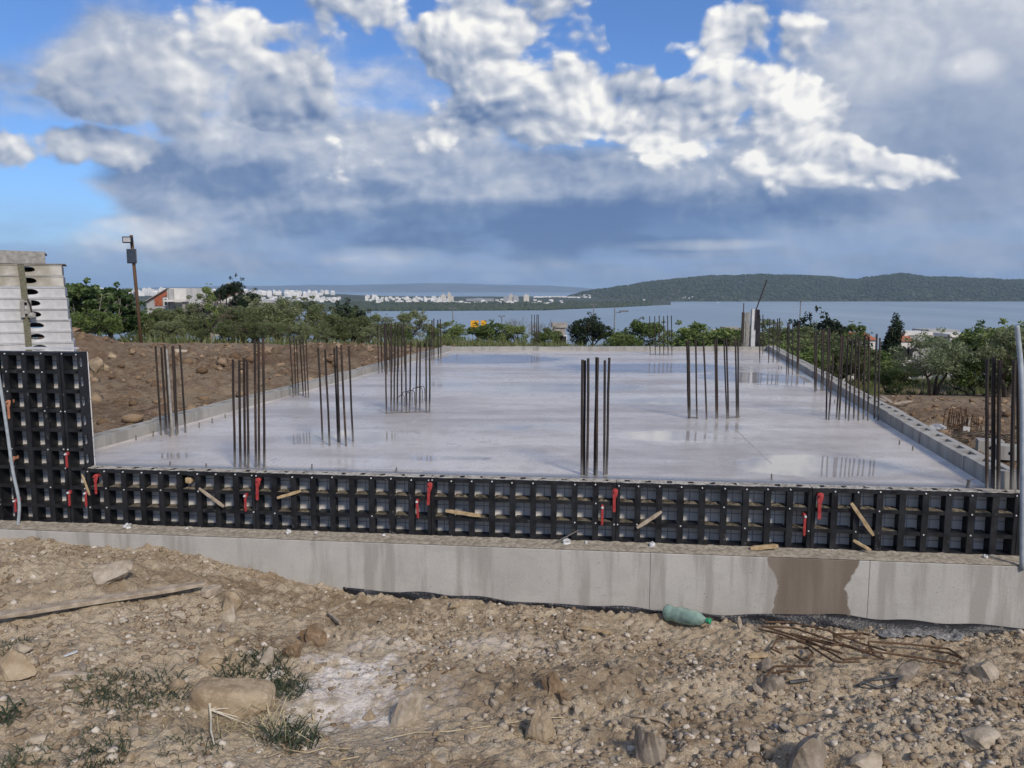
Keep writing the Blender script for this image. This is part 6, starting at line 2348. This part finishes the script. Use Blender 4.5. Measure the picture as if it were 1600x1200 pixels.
ground_stick('plank', ((-30, 980), (322, 925)), 0.085, 0.028, M_greywood, 'long weathered plank lying across the left soil mound', 'plank', 0.05, 21)
ground_stick('plank_block', ((318, 936), (344, 927)), 0.07, 0.06, M_greywood, 'short wood block at the right end of the long plank', 'wood', 0.03, 22)
ground_stick('wood_offcut', ((79, 1062), (137, 1060)), 0.035, 0.03, M_greywood, 'short grey wood offcut lying left of the grass clump', 'wood', 0.012, 23)
ground_stick('broken_stick', ((513, 962), (532, 977)), 0.022, 0.022, M_greywood, 'lower half of the broken pale stick at centre left', 'wood', 0.012, 24)
ground_stick('broken_stick', ((513, 960), (540, 947)), 0.02, 0.018, M_greywood, 'upper half of the broken pale stick at centre left', 'wood', 0.016, 25)
ground_stick('wood_chip', ((909, 984), (956, 992)), 0.04, 0.010, M_wood, 'pale split wood chip left of the bottle', 'wood', 0.012, 26)
ground_stick('wood_chip', ((1168, 1030), (1198, 1028)), 0.05, 0.010, M_wood, 'flat oval yellowish chip left of the rusty stirrups', 'wood', 0.012, 27)
ground_stick('stick', ((100, 1028), (122, 1020)), 0.02, 0.006, M_white, 'small white splinter left of the plank offcut', 'wood', 0.008, 28)
ground_stick('stick', ((690, 1056), (712, 1048)), 0.008, 0.008, M_rust, 'thin brown stick right of the lime patch', 'wood', 0.008, 29)
ground_stick('stick', ((257, 1040), (258, 1019)), 0.010, 0.012, M_greywood, 'short upright stub of wood above the grass', 'wood', 0.01, 30)
pts = [gp(982, 1127), gp(1005, 1126), gp(1028, 1128), gp(1040, 1134), gp(1048, 1143)]
mb = MB(); mb.tube([p + Vector((0, 0, 0.012)) for p in pts], [0.006, 0.007, 0.008, 0.008, 0.006], 7)
tag(mb.build('twig', M_greywood, None, smooth=True), 'curved pale twig lying in the gravel above the grey stone', 'twig')
pts = [gp(600, 1160), gp(650, 1153), gp(700, 1150), gp(745, 1144), gp(790, 1137), gp(840, 1130), gp(880, 1126)]
M_string = simple('jute_string', (0.38, 0.30, 0.18), (0.50, 0.42, 0.28), 40, 0.9)
mb = MB(); mb.tube([p + Vector((0, 0, 0.014 + 0.006 * (i % 2))) for i, p in enumerate(pts)], 0.0028, 5)
tag(mb.build('string', M_string, None), 'thin pale string stretched over the ground at lower centre', 'string')
pts = [gp(420, 1188), gp(450, 1178), gp(480, 1182), gp(510, 1174), gp(548, 1176), gp(560, 1188), gp(530, 1194), gp(500, 1190)]
mb = MB(); mb.tube([p + Vector((0, 0, 0.016)) for p in pts], 0.0026, 5)
tag(mb.build('string', M_string, None), 'looped pale string by the grass at the bottom left', 'string')

# ---- green plastic bottle lying by the wall
def fn_bottle(nt, p):
    n = nnoise(nt, objco(nt), 25.0, 3, 0.5)
    put(nt, p.inputs['Base Color'], nmix(nt, nsmooth(nt, n, 0.3, 0.7), (0.42, 0.66, 0.55), (0.60, 0.80, 0.71)))
    p.inputs['Transmission Weight'].default_value = 0.6
    p.inputs['IOR'].default_value = 1.15
    bump(nt, p, n, 0.4, 0.01)


M_bottle = material('green_plastic', fn_bottle, rough=0.22, spec=0.5)
M_cap = simple('green_cap', (0.02, 0.22, 0.10), (0.03, 0.28, 0.13), 10, 0.4)
pa, pb = gp(1040, 968), gp(1112, 982)
pa.z += 0.05
pb.z += 0.045
e = empty('plastic_bottle', pa)
e.rotation_mode = 'QUATERNION'
e.rotation_quaternion = (pb - pa).to_track_quat('Z', 'Y')
tag(e, 'crumpled translucent green plastic bottle lying by the wall', 'bottle')
L_ = (pb - pa).length
R_ = 0.052
prof = [(0.012, 0.0), (R_ * 0.75, -0.004), (R_, 0.012), (R_, 0.05), (R_ * 0.9, 0.062), (R_, 0.075), (R_ * 1.0, 0.12), (R_ * 0.88, 0.135), (R_, 0.15), (R_, 0.20), (R_ * 0.92, 0.225), (R_ * 0.7, 0.255), (R_ * 0.42, 0.28), (R_ * 0.30, 0.292), (R_ * 0.30, 0.305)]
prof = [(r, z * L_ / 0.335) for r, z in prof]
mb = MB(); mb.lathe(prof, 20)
mb.v = [(x * (1 + 0.07 * math.sin(z * 60 + x * 40)), y_ * (1 + 0.09 * math.sin(z * 47 + 1.3)), z) for x, y_, z in mb.v]
mb.build('body', M_bottle, e, smooth=True)
mb = MB(); mb.lathe([(0.019, prof[-1][1] - 0.004), (0.019, prof[-1][1] + 0.02), (0.016, prof[-1][1] + 0.023)], 14)
mb.build('cap', M_cap, e)


# ---- rusty stirrups
def stirrup(pixels, label, r=0.0062, lift=0.02, mat=None, group='rusty stirrups lying on the soil', closed=False):
    P_ = [gp(*q) for q in pixels]
    for i, p in enumerate(P_):
        p.z += lift + 0.006 * ((i * 7) % 3)
    if closed:
        P_.append(P_[0].copy())
    out = []
    for i in range(len(P_) - 1):
        for k in range(4):
            out.append(P_[i].lerp(P_[i + 1], 0.04 + 0.92 * k / 3))
    mb = MB(); mb.tube(out, r, 7)
    o_ = mb.build('rebar_stirrup', mat or M_rust, None)
    tag(o_, label, 'rebar', group)


stirrup([(1186, 990), (1240, 996), (1330, 1028), (1383, 1044)], 'long rusty bar running through the heap, uppermost', lift=0.05)
stirrup([(1192, 986), (1236, 988), (1290, 1003), (1345, 1021), (1386, 1034)], 'rusty bar at the back of the tangled heap', lift=0.06)
stirrup([(1183, 992), (1222, 1003), (1262, 1022), (1300, 1044), (1312, 1050), (1342, 1049)], 'rusty bar bent back at its lower right end', lift=0.04)
stirrup([(1188, 988), (1260, 1012), (1300, 1036), (1316, 1043), (1356, 1041)], 'rusty bar with hooked end in the middle of the heap', lift=0.045)
stirrup([(1230, 996), (1340, 1024), (1400, 1034), (1505, 1047)], 'long rusty bar reaching to the right of the heap', lift=0.03)
stirrup([(1359, 1026), (1356, 1011), (1420, 1017), (1482, 1022), (1505, 1040)], 'open rusty stirrup with bent corner at the right of the heap', lift=0.03)
stirrup([(1455, 1025), (1480, 1029), (1503, 1040)], 'short rusty hook inside the right stirrup corner', lift=0.03)
stirrup([(1300, 998), (1348, 998), (1358, 1003)], 'short rusty bar above the heap, upper one', lift=0.025)
stirrup([(1300, 1001), (1352, 1004)], 'short rusty bar above the heap, lower one', lift=0.02)
stirrup([(1258, 1010), (1216, 1005), (1205, 1024), (1222, 1030)], 'rusty stirrup corner poking out at the left of the heap', lift=0.03)
stirrup([(1226, 1018), (1262, 1022), (1270, 1030), (1258, 1040), (1240, 1032)], 'small rusty loop in front of the heap', lift=0.025)
stirrup([(1260, 1010), (1300, 1024), (1318, 1022)], 'short rusty bar in the heap centre', lift=0.05)
stirrup([(1256, 1012), (1318, 1034)], 'rusty bar lying crosswise in the heap centre', lift=0.04)
stirrup([(1197, 1064), (1210, 1050), (1272, 1053)], 'rusty hook bar lying in front of the heap', lift=0.025)
stirrup([(1204, 1058), (1236, 1056)], 'short rusty bar under the hook bar', lift=0.02)
M_pipe = simple('black_pipe', (0.02, 0.02, 0.022), (0.09, 0.09, 0.09), 12, 0.5)
stirrup([(1340, 1077), (1362, 1070), (1410, 1066), (1398, 1074), (1372, 1082), (1350, 1080)], 'black looped pipe scrap on the soil before the right gravel heap', r=0.008, mat=M_pipe, group='black scraps')
stirrup([(1232, 1072), (1262, 1070)], 'short black pipe scrap left of the looped one', r=0.010, mat=M_pipe, group='black scraps')


# ---- black drainage membrane at the wall foot
def fn_membrane(nt, p):
    v = pos(nt)
    n = nnoise(nt, v, 18.0, 5, 0.65)
    d = nvoro(nt, v, 60.0)
    put(nt, p.inputs['Base Color'], nmix(nt, nsmooth(nt, n, 0.56, 0.70) * 0.55, (0.014, 0.015, 0.019), (0.24, 0.22, 0.20)))
    bump(nt, p, d, 0.5, 0.006)


M_memb = material('drainage_membrane', fn_membrane, rough=0.5, spec=0.4)
s0_, s1_ = fs(545), fs(1600) + 1.6
ss = np.arange(s0_, s1_, 0.02)
nk = 6
V = np.zeros((nk, len(ss), 3))
for i, s_ in enumerate(ss):
    wp = front(s_, WALL_OUT + 0.006)
    zg = float(fg_base(wp.x, wp.y)) + 0.02
    px_ = 800 + wp.x / (wp.y * math.cos(PITCH) + 2.1 * math.sin(PITCH)) * F
    bulge = 0.05 * math.exp(-((px_ - 1450) / 110) ** 2) + 0.02 * math.exp(-((px_ - 1300) / 60) ** 2)
    top_ = 0.030 + 0.03 * math.exp(-((px_ - 1330) / 150) ** 2) + 0.008 * math.sin(s_ * 5.1) + 0.006 * math.sin(s_ * 13)
    for k in range(nk):
        t = k / (nk - 1)
        out_ = WALL_OUT + 0.006 + (0.004 + bulge * math.sin(t * math.pi) + (0.016 + 0.05 * math.exp(-((px_ - 1420) / 160) ** 2)) * (1 - t) ** 2 + 0.006 * math.sin(s_ * 17 + k))
        q = front(s_, out_)
        V[k, i] = (q.x, q.y, zg - 0.05 + (0.05 + top_) * t + bulge * 0.25 * t)
me = grid_mesh('drainage_membrane', V[:, :, 0], V[:, :, 1], V[:, :, 2], M_memb)
o = link('drainage_membrane', me)
md = o.modifiers.new('thickness', 'SOLIDIFY'); md.thickness = 0.003
tag(o, 'black dimpled drainage membrane curling along the foot of the wall', 'membrane')
# loose speckled scrap in front of it
X, Y = np.meshgrid(np.linspace(0, 1, 60), np.linspace(0, 1, 8))
Vx = np.zeros(X.shape + (3,))
ca, cb, cc, cd = gp(1362, 988), gp(1515, 992), gp(1380, 1001), gp(1500, 1004)
for i in range(X.shape[0]):
    for j in range(X.shape[1]):
        q = ca.lerp(cb, X[i, j]).lerp(cc.lerp(cd, X[i, j]), Y[i, j])
        Vx[i, j] = (q.x, q.y, float(fg_z(q.x, q.y)) + 0.012 + 0.006 * math.sin(X[i, j] * 31) * math.cos(Y[i, j] * 5))
M_speck = simple('speckled_membrane', (0.05, 0.055, 0.065), (0.30, 0.29, 0.28), 70, 0.8, bumps=0.7, co=pos)
o = link('membrane_scrap', grid_mesh('membrane_scrap', Vx[:, :, 0], Vx[:, :, 1], Vx[:, :, 2], M_speck))
md = o.modifiers.new('thickness', 'SOLIDIFY'); md.thickness = 0.004
tag(o, 'dirty speckled grey scrap of membrane lying flat before the wall at right', 'membrane')

# ---- grass and weeds
M_tuft = m_leaf('weed_blades', (0.022, 0.034, 0.018), (0.055, 0.075, 0.036), (0.150, 0.155, 0.085))
M_straw = m_leaf('dry_straw', (0.28, 0.22, 0.11), (0.46, 0.39, 0.22), (0.62, 0.55, 0.36))


def tuft(px, py, rpx, n, hmin, hmax, mat, label, seed, flat=1.0, name='grass_tuft', width=0.003, cat='grass'):
    r_ = np.random.RandomState(seed)
    c0 = gp(px, py)
    k = (c0 - CAM).length / F
    rad = rpx * k
    V_, F_ = [], []
    A_ = r_.uniform(0, 6.28, n)
    D_ = rad * np.sqrt(r_.uniform(size=n))
    X_, Y_ = c0.x + D_ * np.cos(A_), c0.y + D_ * np.sin(A_) * 1.1
    Z_ = fg_z(X_, Y_) - 0.004
    for i in range(n):
        x, y_, z_ = float(X_[i]), float(Y_[i]), float(Z_[i])
        h_ = r_.uniform(hmin, hmax)
        b = r_.uniform(0, 6.28)
        ln = h_ * r_.uniform(0.5, 1.5) * flat
        dx_, dy_ = math.cos(b) * ln, math.sin(b) * ln
        w2 = width * r_.uniform(0.7, 1.3)
        sx_, sy_ = -math.sin(b) * w2, math.cos(b) * w2
        q = len(V_)
        V_ += [(x - sx_, y_ - sy_, z_), (x + sx_, y_ + sy_, z_), (x + dx_ * 0.5 + sx_, y_ + dy_ * 0.5 + sy_, z_ + h_ * 0.75), (x + dx_ * 0.5 - sx_, y_ + dy_ * 0.5 - sy_, z_ + h_ * 0.75), (x + dx_, y_ + dy_, z_ + h_ * (0.9 if flat < 1.5 else 0.5))]
        F_ += [(q, q + 1, q + 2, q + 3), (q + 3, q + 2, q + 4)]
    me_ = bpy.data.meshes.new(name)
    me_.from_pydata([(v[0] - c0.x, v[1] - c0.y, v[2] - c0.z) for v in V_], [], F_)
    me_.materials.append(mat)
    o_ = link(name, me_, None, c0)
    tag(o_, label, cat)


tuft(215, 1092, 60, 520, 0.012, 0.05, M_tuft, 'flattened dark grass clump left of the large brown stone', 1, 2.2, width=0.0018)
tuft(150, 1068, 34, 220, 0.012, 0.04, M_tuft, 'small green grass patch beside the wood offcut', 2, 2.0, width=0.0018)
tuft(395, 1066, 52, 620, 0.015, 0.06, M_tuft, 'dark green weed clump behind the large brown stone', 3, 1.9, width=0.002)
tuft(450, 1080, 30, 300, 0.012, 0.045, M_tuft, 'small dark weed patch at the left of the lime patch', 4, 1.9, width=0.002)
tuft(455, 1158, 40, 170, 0.03, 0.09, M_tuft, 'upright green grass tuft at the bottom left of the lime patch', 5, 1.4, width=0.0028)
tuft(440, 1135, 50, 60, 0.03, 0.12, M_straw, 'dry straw stalks sticking out of the green tuft', 6, 2.2, name='straw_stalks', width=0.0022)
tuft(375, 1140, 40, 60, 0.015, 0.05, M_straw, 'white dry roots and straw in front of the large brown stone', 7, 2.4, name='straw_stalks', width=0.0018)
tuft(170, 1150, 40, 190, 0.01, 0.035, M_tuft, 'short grass patch at the lower left', 8, 2.2, width=0.0016)
tuft(160, 1188, 34, 200, 0.015, 0.045, M_tuft, 'grass patch at the bottom edge at left', 9, 1.8, width=0.0018)
tuft(10, 1126, 26, 50, 0.03, 0.07, M_tuft, 'grass blades at the left picture edge', 10, 2.0, width=0.004)
tuft(40, 1192, 30, 130, 0.015, 0.045, M_tuft, 'grass at the bottom left corner', 11, 1.8, width=0.0018)
tuft(300, 1165, 40, 160, 0.01, 0.03, M_tuft, 'sparse grass below the large brown stone', 12, 2.2, width=0.0016)
tuft(10, 1015, 26, 140, 0.012, 0.04, M_tuft, 'dark weeds above the yellowish stone at the left edge', 13, 2.0, width=0.0018)
tuft(822, 1150, 10, 40, 0.012, 0.03, M_tuft, 'tiny green weed beside the rounded tan boulder', 14, 1.2, width=0.0016)
tuft(265, 1110, 60, 260, 0.006, 0.022, M_straw, 'thin layer of dry brown stalks under the dark grass clump', 15, 3.0, name='straw_stalks', width=0.0013)
pts = [gp(328, 1108), gp(330, 1130), gp(330, 1150), gp(335, 1170)]
mb = MB(); mb.tube([p + Vector((0, 0, 0.03 - 0.004 * i)) for i, p in enumerate(pts)], [0.006, 0.005, 0.0045, 0.003], 6)
for q in ((345, 1112), (358, 1116), (372, 1132), (395, 1145)):
    b = gp(*q); mb.tube([pts[0].lerp(pts[1], 0.5) + Vector((0, 0, 0.03)), b + Vector((0, 0, 0.03))], [0.004, 0.002], 5)
M_root = simple('white_root', (0.50, 0.44, 0.33), (0.64, 0.58, 0.47), 30, 0.8)
tag(mb.build('dry_root', M_root, None), 'forked pale dry root hanging in front of the large brown stone', 'root')

# ---- right field: stirrup bundle, planks, white bag, culvert blocks
def tpt(px, py):
    d = ray(px, py)
    tt_ = np.arange(5.0, 60.0, 0.02)
    bl = CAM.z + d.z * tt_ < ter_z(d.x * tt_, d.y * tt_)
    t = float(tt_[int(np.argmax(bl))])
    p = CAM + d * t
    p.z = float(ter_z(p.x, p.y))
    return p


p = tpt(1497, 672)
kk = (p - CAM).length / F
e = empty('stirrup_bundle', p)
tag(e, 'tangled bundle of rusty stirrups on the soil beyond the right kerb', 'rebar')
rb = random.Random(8)
for i in range(16):
    a = rb.uniform(-0.4, 0.4)
    cx, w2, h2 = rb.uniform(-12, 16) * kk, rb.uniform(12, 20) * kk, rb.uniform(7, 13) * kk
    yy = rb.uniform(-0.2, 0.25)
    zc = h2 + rb.uniform(-1, 6) * kk
    P_ = []
    for (sx_, sz_) in ((-1, -1), (1, -1), (1, 1), (-1, 1), (-1, -1)):
        x, z_ = sx_ * w2 / 2, sz_ * h2
        P_.append((cx + x * math.cos(a) - z_ * math.sin(a) * 0.4, yy + x * 0.3 * math.sin(a * 3), max(0.01, zc + z_ * math.cos(a) + x * math.sin(a))))
    mb = MB(); mb.tube(P_, 0.006, 5, cap=False)
    mb.build('stirrup', M_rust, e)
mb = MB(); mb.box(-16 * kk, -7 * kk, -0.36, -0.35, 3 * kk, 9 * kk); mb.build('paper_tag', M_white, e, rot=(0, 0.15, 0))
for (a, b, lb) in [((1378, 622), (1392, 636), 'short weathered plank leaning on the soil beyond the twelve bars'), ((1396, 636), (1424, 634), 'pale plank lying level on the soil beyond the right kerb'), ((1373, 626), (1382, 634), 'dark board next to the leaning plank beyond the right kerb'), ((1513, 674), (1518, 662), 'short stick by the tangled stirrup bundle')]:
    pa, pb = tpt(*a), tpt(*b)
    pa.z += 0.05; pb.z += 0.09
    stick_between('field_plank', pa, pb, 0.10 if 'stick' not in lb else 0.04, 0.03, M_greywood, lb, 'plank', None, a[0])
p = tpt(1466, 672)
o = link('white_bag', rock_mesh(4001, 0.26, 0.14, 0.10, M_white, 3, 2, 0.3), None, (p.x, p.y, p.z + 0.04))
tag(o, 'crumpled white bag on the soil right outside the kerb', 'bag')
rs3 = np.random.RandomState(6)
mb = MB()
c0 = tpt(1505, 688)
for i in range(90):
    a = Vector((c0.x + rs3.normal(0, 0.45), c0.y + rs3.normal(0, 0.22), 0))
    a.z = float(ter_z(a.x, a.y)) + 0.02
    an = rs3.uniform(-0.5, 0.5)
    L = rs3.uniform(0.12, 0.45)
    b = a + Vector((math.cos(an) * L, math.sin(an) * L * 0.5, 0))
    b.z = float(ter_z(b.x, b.y)) + 0.02 + rs3.uniform(0, 0.04)
    mb.tube([a, a.lerp(b, 0.5) + Vector((0, 0, 0.02)), b], 0.006, 4, cap=False)
o = mb.build('brushwood', M_bark, None)
tag(o, 'scatter of dry twigs and brush outside the right kerb', 'brushwood', kind='stuff')
for (px_, py_, lb) in [(1545, 712, 'pale concrete block with a round hole beyond the corner bars, left one'), (1575, 722, 'pale concrete block with a round hole beyond the corner bars, right one')]:
    p = tpt(px_, py_)
    k_ = (p - CAM).length / F
    W_ = 30 * k_
    hole = [(W_ * 0.5 + 3.0 * k_ * math.cos(t), 9 * k_ + 3.0 * k_ * math.sin(t)) for t in [2 * math.pi * q / 14 for q in range(14)]]
    mb = prism([(0, 0), (W_, 0), (W_, 18 * k_), (0, 18 * k_)], 0, 0.18, [hole])
    o = mb.build('holed_block', M_block, None, loc=(p.x - W_ / 2, p.y, p.z), rot=(0, 0, -0.4))
    tag(o, lb, 'concrete block')

# ================================================================== the air between here and the mountains
hz = bpy.data.materials.new('haze')
hz.use_nodes = True
hn = hz.node_tree
hn.nodes.clear()
pv = hn.nodes.new('ShaderNodeVolumePrincipled')
pv.inputs['Color'].default_value = (0.50, 0.72, 1.0, 1.0)
pv.inputs['Density'].default_value = 6.8e-5
pv.inputs['Anisotropy'].default_value = 0.0
ho = hn.nodes.new('ShaderNodeOutputMaterial')
hn.links.new(pv.outputs[0], ho.inputs['Volume'])
m = MB()
m.box(-32000, 32000, -500, 21500, SEA - 70, 420)
haze = m.build('haze', hz)
tag(haze, 'pale blue haze in the air over the bay', 'haze', kind='stuff')
